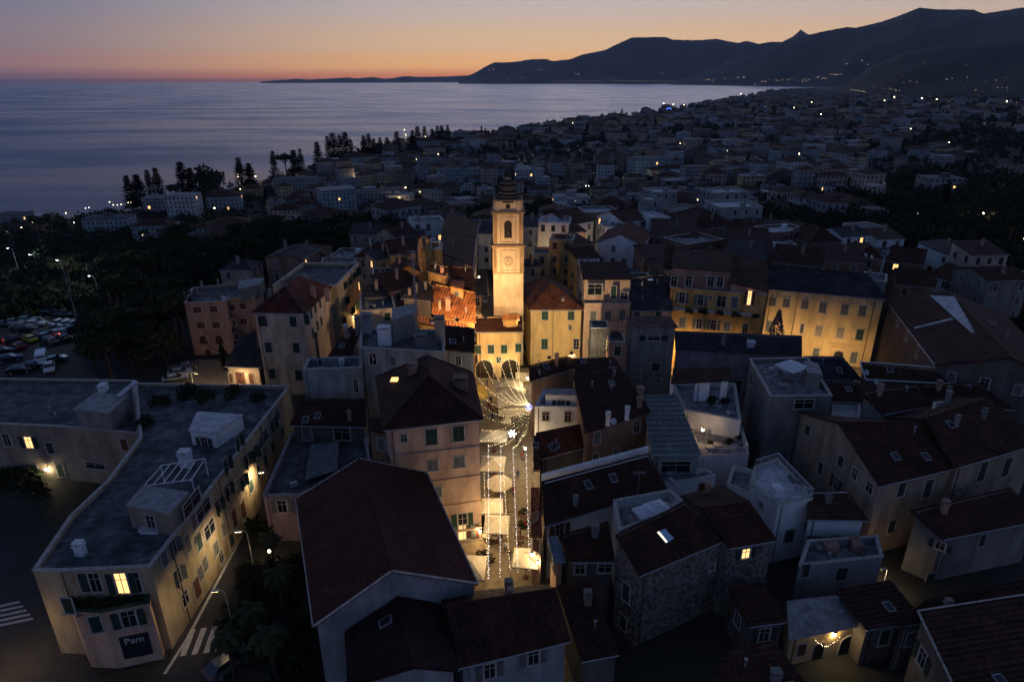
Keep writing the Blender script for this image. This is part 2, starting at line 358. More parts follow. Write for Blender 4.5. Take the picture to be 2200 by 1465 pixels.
def roofuv(pts, n):
    hz = Vector((n.x, n.y, 0)); hz = hz.normalized() if hz.length > .02 else Vector((0, -1, 0))
    u = Vector((-hz.y, hz.x, 0)); v = n.cross(u)
    return [(p.dot(u), p.dot(v)) for p in pts]
def courses(rm, pts, nn, org, step=.48, lift=.075):
    """roof face laid in overlapping courses: every course stands proud at its lower edge"""
    hz = Vector((nn.x, nn.y, 0)); hz = hz.normalized() if hz.length > .02 else Vector((0, -1, 0)); u = Vector((-hz.y, hz.x, 0)); v = nn.cross(u)
    if v.z < 0: v = -v
    def clip(ps, k, s):
        out = []
        for i in range(len(ps)):
            a, b = ps[i], ps[(i+1) % len(ps)]; da, db = (a.dot(v)-k)*s, (b.dot(v)-k)*s
            if da >= 0: out.append(a)
            if (da > 0 and db < 0) or (da < 0 and db > 0): out.append(a.lerp(b, da/(da-db)))
        return out
    vals = [p.dot(v) for p in pts]; v0 = min(vals); n = max(1, math.ceil((max(vals)-v0)/step-.02)); rq = random.Random(int(v0*100)+len(pts))
    for k in range(n):
        a = v0+k*step; q = clip(clip(list(pts), a, 1), a+step, -1)
        if len(q) < 3: continue
        lf = lift*rq.uniform(.7, 1.3); up = [p+nn*lf*max(0, 1-(p.dot(v)-a)/step) for p in q]
        rm.quad([p-org for p in up], 0, [(p.dot(u), p.dot(v)) for p in q])
        for i in range(len(q)):
            j = (i+1) % len(q)
            if abs(q[i].dot(v)-a) < 1e-3 and abs(q[j].dot(v)-a) < 1e-3: rm.quad([up[j]-org, up[i]-org, q[i]-org, q[j]-org], 0, [(0, 0)]*4)
def bld(name, label, cat, loop, faces=None, extra=(), base=0, wall=None, roof=None, over=.35, thick=.22, parapet=.5, wins=(), group=None, auto=True, chim=0, trim=None, sh=None, floorz=None, ridgecap=None, farwall=None, sills=None, autokind='closed', wsz=(1.05, 1.75), storey=3.15):
    wall = wall or W_BEIGE; roof = roof or T_BRN
    loop = [Vector(p) for p in loop]; extra = [Vector(p) for p in extra]
    if not ccw(loop):
        n = len(loop); loop = loop[::-1]
        if faces: faces = [tuple((n-1-i) if i < n else i for i in f) for f in faces]
    org = Vector((sum(p.x for p in loop)/len(loop), sum(p.y for p in loop)/len(loop), base))
    root = thing(name, org, label, cat, group)
    flat = faces is None
    tops = inset(loop, over) if not flat else loop
    n = len(loop); wm = MB(); walls = []
    for i in range(n):
        a, b = tops[i], tops[(i+1) % n]
        L = (b-a).to_2d().length
        if L < .05: continue
        A = Vector((a.x, a.y, base-1)); B = Vector((b.x, b.y, base-1))
        wm.quad([A-org, B-org, b-org, a-org], 0, [(0, -1), (L, -1), (L, b.z-base), (0, a.z-base)])
        e = (b-a).to_2d().normalized(); walls.append((a.copy(), b.copy(), Vector((e.y, -e.x, 0)), L, base))
    if flat:
        ph = parapet; inn = inset(loop, .28)
        for i in range(n):
            j = (i+1) % n
            wm.quad([loop[i]-org, loop[j]-org, inn[j]-org, inn[i]-org])
            lo = Vector((0, 0, ph)); wm.quad([inn[i]-org, inn[j]-org, inn[j]-org-lo, inn[i]-org-lo])
    wm.build('wall', [farwall or wall], root, uv=True)
    rm = MB()
    if flat:
        pts = [p-org-Vector((0, 0, parapet)) for p in inset(loop, .27)]
        rm.quad(pts, 0, [(p.x, p.y) for p in pts])
        if trim is not False:
            tm = MB(); o1 = inset(loop, -.07); o2 = inset(loop, .33); up = Vector((0, 0, .07))
            for i in range(n):
                j = (i+1) % n; q = [o1[i]-org, o1[j]-org, o2[j]-org, o2[i]-org]
                tm.hexa([p+Vector((0, 0, .003)) for p in q]+[p+up for p in q])
            tm.build('coping', [trim or TRIM], root)
    else:
        allp = loop+extra; dn = Vector((0, 0, thick))
        for f in faces:
            pts = [allp[i] for i in f]; nn = facenormal(pts)
            if nn.z < 0: pts = pts[::-1]; nn = -nn
            uv = roofuv(pts, nn)
            (courses(rm, pts, nn, org) if (org.y < 132 and roof in (T_RED, T_DRED, T_BRN, T_SLATE, T_PINK) or roof.name in ('smooth_red_tiles', 'black_clay_tiles', 'warm_red_tiles')) else rm.quad([p-org for p in pts], 0, uv)); rm.quad([p-org-dn for p in pts][::-1], 0, uv[::-1])
        for i in range(n):
            j = (i+1) % n; rm.quad([loop[i]-org-dn, loop[j]-org-dn, loop[j]-org, loop[i]-org], 0, [(0, 0), (1, 0), (1, .2), (0, .2)])
        # ridge and hip caps
        edges = {}
        for f in faces:
            for a, b in zip(f, f[1:]+f[:1]): edges.setdefault((min(a, b), max(a, b)), []).append(f)
        cm = MB()
        for (a, b), fs in edges.items():
            if len(fs) > 1: cm.tube(allp[a]-org+Vector((0, 0, .02)), allp[b]-org+Vector((0, 0, .02)), .11, n=6)
        if trim:
            for i in range(n): cm.tube(loop[i]-org, loop[(i+1) % n]-org, .1, n=6, mi=1)
        if cm.f: cm.build('ridge_tiles', [ridgecap or roof, trim or roof], root)
    ro = rm.build('roof', [roof], root, uv=True)
    b = dict(root=root, org=org, walls=walls, loop=loop, extra=extra, faces=faces, base=base, roofo=ro, flat=flat, parapet=parapet, used=[])
    for wn in wins:
        u, v, ww, hh = wn[:4]; kind = wn[4] if len(wn) > 4 else 'closed'
        win(b, u, v, ww, hh, kind, wn[5] if len(wn) > 5 else sh)
    # chimneys stand on the roof
    top = extra if extra else loop
    for k in range(chim):
        if flat: q = loop[k % n].lerp(org+Vector((0, 0, loop[0].z-base)), .35+.2*random.random()); q.z = loop[0].z-parapet
        else:
            f = faces[k % len(faces)]; ps = [(loop+extra)[i] for i in f]; c = sum(ps, Vector())/len(ps); q = c.lerp(ps[(k*7+2) % len(ps)], .3*random.random())
        chimney(root, org, q, .45+.25*random.random(), 1.1+.7*random.random())
    if flat and cat != 'bell tower' and (loop[1]-loop[0]).length > 4:
        rq = random.Random(len(HOUSES)); cen = sum(loop, Vector())/n; zf = loop[0].z-parapet-org.z
        for k in range(rq.choice([2, 3, 4])):
            q = cen.lerp(loop[rq.randrange(n)], rq.uniform(.25, .7))-org; q.z = zf; t_ = rq.randrange(4); m = MB(); rz = rq.random()*3
            if t_ == 0: m.box(q+Vector((0, 0, .3)), (.9, .35, .6), rz=rz); m.tube(q+Vector((0, 0, .3))+Matrix.Rotation(rz, 3, 'Z') @ Vector((-.2, -.2, 0)), q+Vector((0, 0, .3))+Matrix.Rotation(rz, 3, 'Z') @ Vector((-.2, -.17, 0)), .2, n=10); m.build('air_conditioner', [CONC_L], root)
            elif t_ == 1: m.tube(q, q+Vector((0, 0, .9)), .09, n=8); m.lathe([(.09, .9), (.2, .95), (.04, 1.1)], q, 8); m.build('vent_pipe', [M_ZINC], root)
            elif t_ == 2: m.box(q+Vector((0, 0, .2)), (1.0, .7, .4), rz=rz); m.box(q+Vector((0, 0, .43)), (1.15, .85, .06), rz=rz); m.build('roof_hatch', [CONC], root)
            else: m.box(q+Vector((0, 0, .55)), (1.3, .9, 1.1), rz=rz); m.box(q+Vector((0, 0, 1.13)), (1.45, 1.05, .07), rz=rz); m.build('chimney', [rq.choice([W_GREY, W_ROSE, W_WHITE])], root)
    elif not flat:   # gutter along the lowest eave
        m = MB()
        for i in range(n):
            a, c = loop[i], loop[(i+1) % n]
            if abs(a.z-c.z) < .35 and (c-a).length > 2 and a.z < max(p.z for p in loop+extra)-.4: m.tube(a-org-Vector((0, 0, .14)), c-org-Vector((0, 0, .14)), .075, n=6); break
        if m.f: m.build('gutter', [M_ZINC], root)
    FOOT.append([p.to_2d() for p in loop]); HOUSES.append(b)
    b['auto'] = auto and not wins; b['sh'] = sh; b['autokind'] = autokind; b['wsz'] = wsz; b['storey'] = storey
    return b
def chimney(root, org, q, s, h, mat=None):
    m = MB(); q = q-org
    m.box((q.x, q.y, q.z+h/2-.3), (s, s*.8, h+.6)); m.box((q.x, q.y, q.z+h+.06), (s+.16, s*.8+.16, .12))
    for dx in (-.25, .25): m.box((q.x+dx*s, q.y, q.z+h+.25), (.09, s*.6, .27))
    m.box((q.x, q.y, q.z+h+.42), (s+.12, s*.8+.12, .07))
    return m.build('chimney', [mat or random.choice([W_GREY, W_BEIGE, W_ROSE])], root)
def hit(b, u, v):
    d = ray(u, v); best = None
    for a, c, n, L, base in b['walls']:
        dn = d.dot(n)
        if dn >= 0: continue
        t = (a-CAM).dot(n)/dn; p = CAM+d*t; e = (c-a); e.z = 0; s = (p-a).dot(e.normalized())
        if -.7 <= s <= L+.7 and (best is None or t < best[0]): best = (t, p, n)
    return best
def win(b, u, v, ww, hh, kind='closed', sh=None, fr=None):
    r = hit(b, u, v)
    if r is None: print('WIN MISS', b['root'].name, u, v); return
    b['used'].append(r[2])
    return put_window(b['root'], b['org'], r[1]+r[2]*.004, r[2], ww, hh, kind, sh, fr)
def V(p, z): return Vector((p.x, p.y, z))
def mirror(A, Rg): return Vector((2*Rg.x-A.x, 2*Rg.y-A.y, A.z))
def gable(name, label, A, B, R1, R2, C=None, D=None, cat='house', **k):
    C = C or mirror(B, R2); D = D or mirror(A, R1)
    return bld(name, label, cat, [A, B, R2, C, D, R1], [(0, 1, 2, 5), (5, 2, 3, 4)], **k)
def shed(name, label, A, B, C, D, cat='house', **k):
    return bld(name, label, cat, [A, B, C, D], [(0, 1, 2, 3)], **k)
def hip(name, label, A, B, C, D, rise, cat='house', **k):
    """A,B front eave; hip roof computed from the plan"""
    if (B-A).length <= (C-B).length:
        w2 = (B-A).length/2; ax = ((C-B)+(D-A)).normalized(); m1 = (A+B)/2+ax*w2; m2 = (C+D)/2-ax*w2
        up = Vector((0, 0, rise)); return bld(name, label, cat, [A, B, C, D], [(0, 1, 4), (1, 2, 5, 4), (2, 3, 5), (3, 0, 4, 5)], [m1+up, m2+up], **k)
    w2 = (C-B).length/2; ax = ((B-A)+(C-D)).normalized(); m1 = (A+D)/2+ax*w2; m2 = (B+C)/2-ax*w2
    up = Vector((0, 0, rise)); return bld(name, label, cat, [A, B, C, D], [(0, 1, 5, 4), (1, 2, 5), (2, 3, 4, 5), (3, 0, 4)], [m1+up, m2+up], **k)
def flat(name, label, pts, z, cat='house', **k):
    return bld(name, label, cat, [P(u, v, z) for u, v in pts], **k)
def H(name, label, uL, vL, uR, vR, z, depth, kind='flat', rise=1.5, cat='house', **k):
    """front eave between two pixels at height z, running back by depth metres"""
    A, B = P(uL, vL, z), P(uR, vR, z); e = (B-A).normalized(); n = Vector((-e.y, e.x, 0))*depth; up = Vector((0, 0, rise))
    return roofed(name, label, A, B, n, up, kind, cat, **k)
def roofed(name, label, A, B, n, up, kind, cat='house', **k):
    if kind == 'flat': return bld(name, label, cat, [A, B, B+n, A+n], **k)
    if kind == 'shed': return bld(name, label, cat, [A, B, B+n+up, A+n+up], [(0, 1, 2, 3)], **k)
    if kind == 'gable': return bld(name, label, cat, [A, B, B+n/2+up, B+n, A+n, A+n/2+up], [(0, 1, 2, 5), (5, 2, 3, 4)], **k)
    if kind == 'gable_e':
        m = (A+B)/2+up; return bld(name, label, cat, [A, m, B, B+n, m+n, A+n], [(0, 1, 4, 5), (1, 2, 3, 4)], **k)
    return hip(name, label, A, B, B+n, A+n, up.z, cat=cat, **k)
def room(b, name, pts, z0, z1, wall, top=None, label=None, over=.0):
    """a smaller volume that belongs to the house: penthouse, stair room, dormer"""
    loop = [P(u, v, z1) if not isinstance(u, Vector) else u for u, v in pts]
    return room3(b, name, loop, z0, z1, wall, top, over)
def room3(b, name, loop, z0, z1, wall, top=None, over=0.):
    if not ccw(loop): loop = loop[::-1]
    org = b['org']; m = MB(); n = len(loop)
    for i in range(n):
        a, c = loop[i], loop[(i+1) % n]; m.quad([V(a, z0)-org, V(c, z0)-org, c-org, a-org], 0)
        e = (c-a).to_2d(); L = e.length; e = e.normalized(); b['walls'].append((a.copy(), c.copy(), Vector((e.y, -e.x, 0)), L, z0))
    o = inset(loop, -over) if over else loop
    m.quad([p-org for p in loop], 0)
    r = m.build(name, [wall], b['root'])
    t = MB(); oo = inset(loop, -max(over, .12)); q = [p-org+Vector((0, 0, .004)) for p in oo]
    t.quad([p for p in q][::-1], 0); q2 = [p+Vector((0, 0, .16)) for p in q]; t.quad(q2, 0, [(p.x, p.y) for p in q2])
    for i in range(n): j = (i+1) % n; t.quad([q[i], q[j], q2[j], q2[i]])
    t.build('roof_slab', [top or CONC], r, uv=True)
    return r
def railing(label, pts, h=1.0, mat=None, closed=False, name='railing', bars=True):
    pts = [Vector(p) for p in pts]; org = pts[0].copy(); root = thing(name, org, label, 'railing')
    top = MB(); bar = MB(); mat = mat or M_WMETAL
    seg = list(zip(pts[:-1], pts[1:])) + ([(pts[-1], pts[0])] if closed else [])
    for a, b in seg:
        L = (b-a).length
        top.tube(a-org+Vector((0, 0, h)), b-org+Vector((0, 0, h)), .035, n=6)
        top.tube(a-org+Vector((0, 0, h*.12)), b-org+Vector((0, 0, h*.12)), .025, n=6)
        k = max(2, int(L/.22)) if bars else max(2, int(L/1.5))
        for i in range(k+1):
            q = a.lerp(b, i/k)-org; bar.tube(q, q+Vector((0, 0, h)), .03 if i % 6 == 0 else .013, n=4, cap=False)
    top.build('handrail', [mat], root); bar.build('bars', [mat], root); return root
# ------------------------------------------------------------------ lamps
NL = [0]
def glow(root, loc, power, col=(1, .62, .27), r=.12, spot=None, aim=None, blend=.6):
    l = bpy.data.lights.new('lamp_light', 'SPOT' if spot else 'POINT'); l.energy = power; l.color = col; l.shadow_soft_size = r
    if spot: l.spot_size = spot; l.spot_blend = blend
    o = bpy.data.objects.new('lamp_light', l); COL.objects.link(o); o.parent = root; o.location = loc
    if aim is not None: o.rotation_euler = Vector(aim).to_track_quat('-Z', 'Y').to_euler()
    NL[0] += 1; return o
def lantern(loc, n, label, power=120, col=(1, .62, .27), size=1.0, group=None):
    """wall lantern on a bracket; n = outward direction of the wall"""
    n = Vector((n[0], n[1], 0)).normalized(); root = thing('wall_lantern', loc, label, 'lantern', group, math.atan2(n.y, n.x))
    m = MB(); m.tube((-.45*size, 0, .3), (0, 0, .3), .025, n=6); m.tube((-.45*size, 0, -.1), (-.1, 0, .28), .02, n=6); m.box((-.46*size, 0, .1), (.05, .16, .6))
    m.lathe([(.02, .3), (.2*size, .17), (.2*size, .13)], n=6); m.lathe([(.1*size, -.22), (.03, -.28)], n=6)
    m.build('bracket', [M_METAL], root); g = MB(); g.lathe([(.03, -.2), (.1*size, -.2), (.17*size, .12), (.03, .14)], n=6); g.build('glass', [E_LAMP], root)
    glow(root, (.02, 0, -.32), power, col, .1); return root
def streetlamp(loc, h, rz, label, power=0, white=False, arm=1.2, group=None, name='street_lamp', aim=None):
    root = thing(name, loc, label, 'street lamp', group, rz)
    m = MB(); m.tube((0, 0, 0), (0, 0, .8), .12, .1, n=8); m.tube((0, 0, .8), (0, 0, h-.5), .075, .05, n=8)
    pts = [Vector((0, 0, h-.5)), Vector((arm*.15, 0, h-.15)), Vector((arm*.5, 0, h+.08)), Vector((arm, 0, h+.1))]
    for a, b in zip(pts[:-1], pts[1:]): m.tube(a, b, .045, n=6)
    m.build('pole', [M_ZINC], root)
    hd = MB(); hd.box((arm+.25, 0, h+.12), (.75, .28, .12)); hd.build('lamp_head', [M_ZINC], root)
    g = MB(); g.box((arm+.27, 0, h+.045), (.6, .22, .03)); g.build('lens', [E_WHITE if white else E_LAMP], root)
    if power and aim: glow(root, (arm+.27, 0, h-.05), power, (1, .66, .32), .15, R(140), root.matrix_basis.to_3x3().inverted() @ Vector(aim), .9)
    elif power:
        if name == 'street_lamp' and rz and label.startswith(('warm lamp post halfway', 'warm lamp post by the palm', 'dim lamp post', 'warm lamp post at the far end')): glow(root, (arm+.27, 0, h-.05), power, (1, .72, .38), .15, R(135), (1, 0, -.35), .8)
        else: glow(root, (arm+.27, 0, h-.05), power, (.8, .92, 1) if white else (1, .66, .32), .15)
    return root

def letters(txt, size, mat, root, M):
    tx = bpy.data.curves.new('lettering', 'FONT'); tx.body = txt; tx.size = size; tx.align_x = 'CENTER'; tx.extrude = .02
    t = bpy.data.objects.new('tmp_text', tx); COL.objects.link(t); bpy.context.view_layer.update()
    d = bpy.data.meshes.new_from_object(t.evaluated_get(bpy.context.evaluated_depsgraph_get())); bpy.data.objects.remove(t)
    d.name = 'lettering'; d.materials.clear(); d.materials.append(mat); return link('lettering', d, root, M)
def downpipes(b, lst, z1, r, mat):
    for u, v in lst:
        h_ = hit(b, u, v)
        if h_: m = MB(); q = h_[1]+h_[2]*(r+.03); o = b['org']; m.tube(V(q, 0)-o, V(q, z1)-o, r, n=6); m.build('downpipe', [mat], b['root'])
# ================================================================== ground, sea, hills
def polar(name, rs, az0, az1, na, fz, mat, kind='structure'):
    vs = []; fs = []
    for r in rs:
        for k in range(na+1):
            t = R(az0+(az1-az0)*k/na); x, y = r*math.sin(t), r*math.cos(t); vs.append((x, y, fz(x, y)))
    for i in range(len(rs)-1):
        for k in range(na):
            a = i*(na+1)+k; fs.append((a, a+1, a+na+2, a+na+1))
    o = link(name, mesh(name, vs, fs, mat, smooth=True)); return tag(o, kind=kind)
GROUND = noisy('ground_soil_and_paving', (.05, .048, .04), (.02, .024, .018), scale=.05, streak=False, bump=.1, bscale=1.2)
rs = [4*1.045**i for i in range(178)]
rs = [r for r in rs if r < 16000]
polar('ground', rs, -80, 80, 190, terr, GROUND)
def seamat():
    m, t, b = newmat('sea_water'); setc(b, (.02, .055, .11), .3, .5); b.inputs['IOR'].default_value = 1.33
    g = nd(t, 'ShaderNodeNewGeometry')
    def nz(sx, sy, sc, det=3, rot=12):
        mp = nd(t, 'ShaderNodeMapping'); ln(t, g, 'Position', mp, 0); mp.inputs[3].default_value = (sx, sy, 1); mp.inputs[2].default_value = (0, 0, R(rot))
        n = nd(t, 'ShaderNodeTexNoise'); ln(t, mp, 0, n, 0); n.inputs['Scale'].default_value = sc; n.inputs['Detail'].default_value = det; n.inputs['Roughness'].default_value = .6; return n
    a = nz(.05, .17, 1, 6, 8); c = nz(.0018, .006, 1, 4, -6)
    b1 = nd(t, 'ShaderNodeBump'); ln(t, a, 0, b1, 'Height'); b1.inputs['Distance'].default_value = 2.6; b1.inputs['Strength'].default_value = .8
    f_ = nz(.25, .7, 1, 3, 14); b2 = nd(t, 'ShaderNodeBump'); ln(t, f_, 0, b2, 'Height'); b2.inputs['Distance'].default_value = .5; ln(t, b1, 0, b2, 'Normal'); ln(t, b2, 0, b, 'Normal')
    r = nd(t, 'ShaderNodeMapRange'); ln(t, c, 0, r, 0); r.inputs[1].default_value = .38; r.inputs[2].default_value = .66; r.inputs[3].default_value = .34; r.inputs[4].default_value = .14
    ln(t, r, 0, b, 'Roughness'); return m
SEAM = seamat()
srs = [200*1.09**i for i in range(57)]; srs = [r for r in srs if r < 25000]+[25000]
polar('sea', srs, -89, 89, 90, lambda x, y: SEA, SEAM)
def range_px(pts, D, foot, name, mat, seed, depth=.35, back=.3, zfoot=SEA, rough=.05, nstep=7):
    """a mountain range: crest traced at distance D, slopes run forward to its foot and back behind, ridged by noise"""
    rnd = random.Random(seed); crest = []
    us = []; u = pts[0][0]
    while u < pts[-1][0]: us.append(u); u += 5
    us.append(pts[-1][0])
    def at(u):
        for (a, b), (c, d) in zip(pts[:-1], pts[1:]):
            if a <= u <= c: return b+(d-b)*(u-a)/(c-a)
        return pts[-1][1]
    from mathutils import noise
    vs = []; fs = []; nc = 0
    for u in us:
        v = at(u)+(rnd.random()-.5)*1.0
        d = ray(u, v); hz = math.hypot(d.x, d.y); dist = D(u) if callable(D) else D
        top = CAM+d*(dist/hz); dirn = Vector((d.x, d.y, 0)).normalized()
        ft = foot(u) if callable(foot) else foot
        cols = []
        for k in range(-3, nstep+1):
            s = k/nstep if k >= 0 else k/3
            if k < 0: q = top+dirn*(-s*dist*back); z = zfoot+(top.z-zfoot)*(1+s)**.9 if s > -1 else zfoot
            else:
                rr = dist+(ft-dist)*s; q = CAM+dirn*rr
                z = zfoot-3+(top.z-zfoot+3)*(1-s)**1.25
                if 0 < k < nstep:
                    nn = noise.noise(Vector((q.x/900, q.y/900, seed)))+.5*noise.noise(Vector((q.x/300, q.y/300, seed)))
                    z += nn*(top.z-zfoot)*.22*math.sin(math.pi*s)*(1-s*.4)
            cols.append(Vector((q.x, q.y, z)))
        vs += cols[::-1]; nc = len(cols)
    for i in range(len(us)-1):
        for k in range(nc-1):
            a = i*nc+k; fs.append((a, a+nc, a+nc+1, a+1))
    o = link(name, mesh(name, vs, fs, mat, smooth=True)); tag(o, kind='structure'); return o
HILL = noisy('wooded_slope', (.035, .04, .03), (.018, .022, .018), scale=.004, streak=False, bump=6, bscale=.02)
range_px([(560, 176), (612, 172), (640, 170), (665, 172), (700, 170), (740, 167), (770, 169), (800, 166), (830, 170), (870, 164), (905, 166), (950, 165), (1000, 163), (1080, 158)], 21000, 18500, 'distant_coast_hills', HILL, 3, zfoot=SEA-30)
range_px([(985, 167), (1015, 160), (1035, 148), (1060, 135), (1100, 134), (1118, 132), (1137, 128), (1175, 127), (1188, 132), (1225, 128), (1250, 118), (1300, 108), (1350, 84), (1360, 81), (1430, 80), (1445, 86), (1500, 87), (1540, 84), (1585, 93), (1605, 88), (1630, 95), (1660, 90), (1680, 91), (1705, 78), (1720, 64), (1737, 75), (1800, 92), (1900, 105)],
         lambda u: 15500 if u < 1600 else 14500, lambda u: 13600-max(0, (u-1400))*5.5, 'far_mountains', HILL, 5, zfoot=SEA-12)
range_px([(1440, 179), (1500, 163), (1575, 132), (1650, 104), (1740, 75), (1760, 70), (1800, 62), (1820, 59), (1840, 60), (1895, 47), (1925, 37), (1975, 17), (2015, 21), (2090, 21), (2112, 30), (2195, 17), (2300, 20), (2450, 60)],
         lambda u: 11500-(u-1440)*3.2, lambda u: 10500-(u-1440)*6.6 if u < 1800 else max(4200, 8100-(u-1800)*6), 'mountains', HILL, 9, zfoot=SEA-10, nstep=9)
range_px([(1740, 196), (1815, 184), (1870, 145), (1945, 112), (2000, 102), (2075, 95), (2200, 87), (2400, 80), (2600, 100)], lambda u: 4400-(u-1800)*1.2, lambda u: 3500-(u-1740)*2.0, 'near_hill', noisy('dark_wooded_slope', (.02, .026, .018), (.007, .009, .007), scale=.02, streak=False, bump=6, bscale=.05), 12, zfoot=-48, nstep=9)
# paved and asphalted surfaces
ASPH = noisy('asphalt', (.05, .05, .052), (.032, .032, .034), scale=.8, streak=False); PAVE = noisy('stone_paving', (.26, .21, .14), (.15, .12, .08), scale=1.5, streak=False, bump=.05, bscale=5)
WLINE = noisy('road_paint', (.5, .5, .5), (.3, .3, .3), scale=2, streak=False)
def sheet(name, pts, z, mat, kind='structure'):
    ps = [P(u, v, z) for u, v in pts]
    if not ccw(ps): ps = ps[::-1]
    o = link(name, mesh(name, ps, [tuple(range(len(ps)))], mat)); return tag(o, kind=kind)
sheet('street_paving', [(940, 790), (1180, 790), (1200, 990), (1300, 1480), (960, 1480), (1000, 1000)], .02, PAVE)
sheet('alley_paving', [(1005, 735), (1052, 735), (1048, 560), (1020, 560)], .024, PAVE)
sheet('square_paving', [(1140, 775), (2000, 790), (1990, 850), (1140, 830)], .03, PAVE)
sheet('road', [(330, 1600), (560, 1600), (700, 1000), (615, 940), (372, 1392)], .02, ASPH)
sheet('side_road', [(-500, 1465), (-150, 1020), (30, 1170), (200, 1440), (330, 1600), (-100, 1800)], .024, ASPH)
sheet('road_marking', [(350, 1447), (357, 1447), (404, 1372), (399, 1371)], .035, WLINE)
sheet('road_marking', [(399, 1371), (405, 1372), (568, 1063), (564, 1062)], .035, WLINE)
for k in range(4): sheet('road_marking', [(386+k*25, 1409-k*3), (399+k*25, 1407-k*3), (421+k*24, 1350-k*3), (408+k*24, 1352-k*3)], .036, WLINE)
for k in range(5): sheet('road_marking', [(-60, 1312+k*10), (42+k*7, 1290+k*9), (44+k*7, 1294+k*9), (-60, 1318+k*10)], .036, WLINE)
cp = [(-60, 800), (-60, 668), (60, 664), (200, 700), (260, 735), (200, 830)]
CARZ = 0.0
sheet('car_park_asphalt', [(-120, 830), (-120, 664), (70, 662), (235, 705), (300, 800), (300, 830)], .06, ASPH)
sheet('forecourt_paving', [(352, 826), (362, 785), (425, 772), (500, 772), (500, 826)], .05, PAVE)
sheet('road_marking', [(78, 678), (81, 677), (168, 731), (164, 733)], .08, WLINE)
# ================================================================== the near houses
L_ = {}
A, B = P(673, 1345, 11), P(636, 1071, 11)
L_['F1'] = gable('hall', 'large hall in the foreground with a plain dark red gabled roof edged in pale stone', A, B, P(842, 1226, 14.4), P(771, 985, 14.4), P(917, 1015, 11), P(1027, 1253, 11), cat='hall', wall=W_BLUE, roof=tilemat('smooth_red_tiles', (.12, .036, .026), ch=.36, patch=.5), over=.3, trim=TRIM, auto=False)
A, B = P(986, 1434, 8.5), P(1226, 1376, 8.5); R1, R2 = P(958, 1301, 11), P(1194, 1264, 11)
b = gable('house', 'pale grey house at the bottom centre with ribbed dark red tiles and two shuttered windows', A, B, R1, R2, wall=W_BLUE, roof=T_DRED, ridgecap=T_RED, wins=[(1052, 1440, .95, 1.5, 'open', M_GREYSH), (1146, 1411, .95, 1.5, 'open', M_GREYSH)]); L_['F2'] = b
chimney(b['root'], b['org'], P(1096, 1275, 10.6), .45, .15, W_ROSE)
gable('house', 'low dark gabled house tucked against the front wall of the big red hall', P(985, 1440, 9.5), P(945, 1290, 9.5), P(890, 1432, 11.5), P(854, 1282, 11.5), P(740, 1357, 9.5), P(747, 1475, 9.5), wall=W_BLUE, roof=tilemat('black_clay_tiles', (.05, .024, .024)), ridgecap=T_DRED, auto=False)
# left corner block
b = bld('apartment_block', 'long flat-roofed pale yellow block with green shutters along the left street', 'apartment block', [P(u, v, 10) for u, v in [(70, 1225), (119, 1227), (323, 1217), (623, 829), (290, 823), (300, 940), (232, 1030), (150, 1108)]], wall=W_PALE, roof=BITU, parapet=.45, auto=False, sh=M_GREEN,
        wins=[(430, 1230, 1, 1.6, 'closed', M_GREYSH), (352, 1200, .9, 1.6, 'closed', M_GREYSH), (475, 1195, .9, 1.5, 'plain'), (497, 1160, 1, 1.6), (520, 1035, 1, 1.6, 'proj'), (570, 990, 1, 1.7), (585, 960, 1, 1.7), (585, 912, 1, 1.6, 'proj'), (606, 930, 1, 1.6), (560, 950, 1, 1.6, 'plain'), (416, 1120, .9, 1.6, 'plain'), (372, 1177, 1, 1.7, 'proj', M_GREYSH), (403, 1166, .9, 1.9, 'closed', M_GREYSH), (427, 1163, 1, 1.8), (450, 1136, 2.2, 1.6, 'plain'), (485, 999, 1, 1.7, 'proj'), (468, 1088, 1, 1.7, 'proj'), (488, 1054, 1, 1.7, 'proj'), (505, 1040, .5, .6, 'plain'), (529, 989, 1, 1.7, 'proj'), (546, 975, 1, 1.7, 'proj'),
              (382, 1238, 1, 1.7, 'proj', M_GREYSH), (440, 1211, 1, 1.6, 'closed', M_GREYSH), (464, 1177, 1, 1.6, 'closed', M_GREYSH), (481, 1136, 1, 1.7, 'closed', M_GREYSH), (503, 1113, 1.1, 2.4, 'door', M_BRWOOD), (522, 1095, 1.1, 2.2, 'door', M_BRWOOD), (398, 1285, 1.1, 1.5, 'plain'), (423, 1262, 1.1, 2.3, 'door', M_BRWOOD), (539, 1043, 1, 1.7), (555, 1013, 1, 1.7),
              (412, 1080, 3.4, 1.5, 'plain'), (437, 1095, 3, 1.5, 'plain'), (510, 950, 1, 1.6, 'proj'), (570, 935, 1.6, 1.7, 'plain'), (596, 892, 1.6, 1.7, 'plain'), (549, 968, 1, 1.6, 'closed'), (205, 1250, 1, 2.1, 'plain'), (181, 1250, .8, 2.1, 'closed', M_DGREEN), (262, 1252, 1.1, 2.3, 'lit', M_DGREEN), (292, 1250, .9, 2.3, 'plain')]); L1 = b
room(b, 'stair_room', [(273, 1087), (363, 1103), (402, 1060), (310, 1046)], 9.5, 12.2, W_BEIGE, CONC)
room(b, 'stair_room', [(408, 925), (462, 932), (520, 893), (425, 887)], 9.5, 11.5, W_WHITE, CONC_L)
room(b, 'skylight_box', [(300, 1142), (338, 1142), (345, 1132), (305, 1132)], 9.5, 9.9, W_WHITE, CONC_L)
chimney(b['root'], b['org'], P(402, 1000, 9.6), 1.2, 1.6, W_WHITE); chimney(b['root'], b['org'], P(175, 1190, 9.6), .8, 1.0, W_WHITE); chimney(b['root'], b['org'], P(370, 1118, 9.6), .6, 1.2, W_ROSE)
m = MB(); o = b['org']
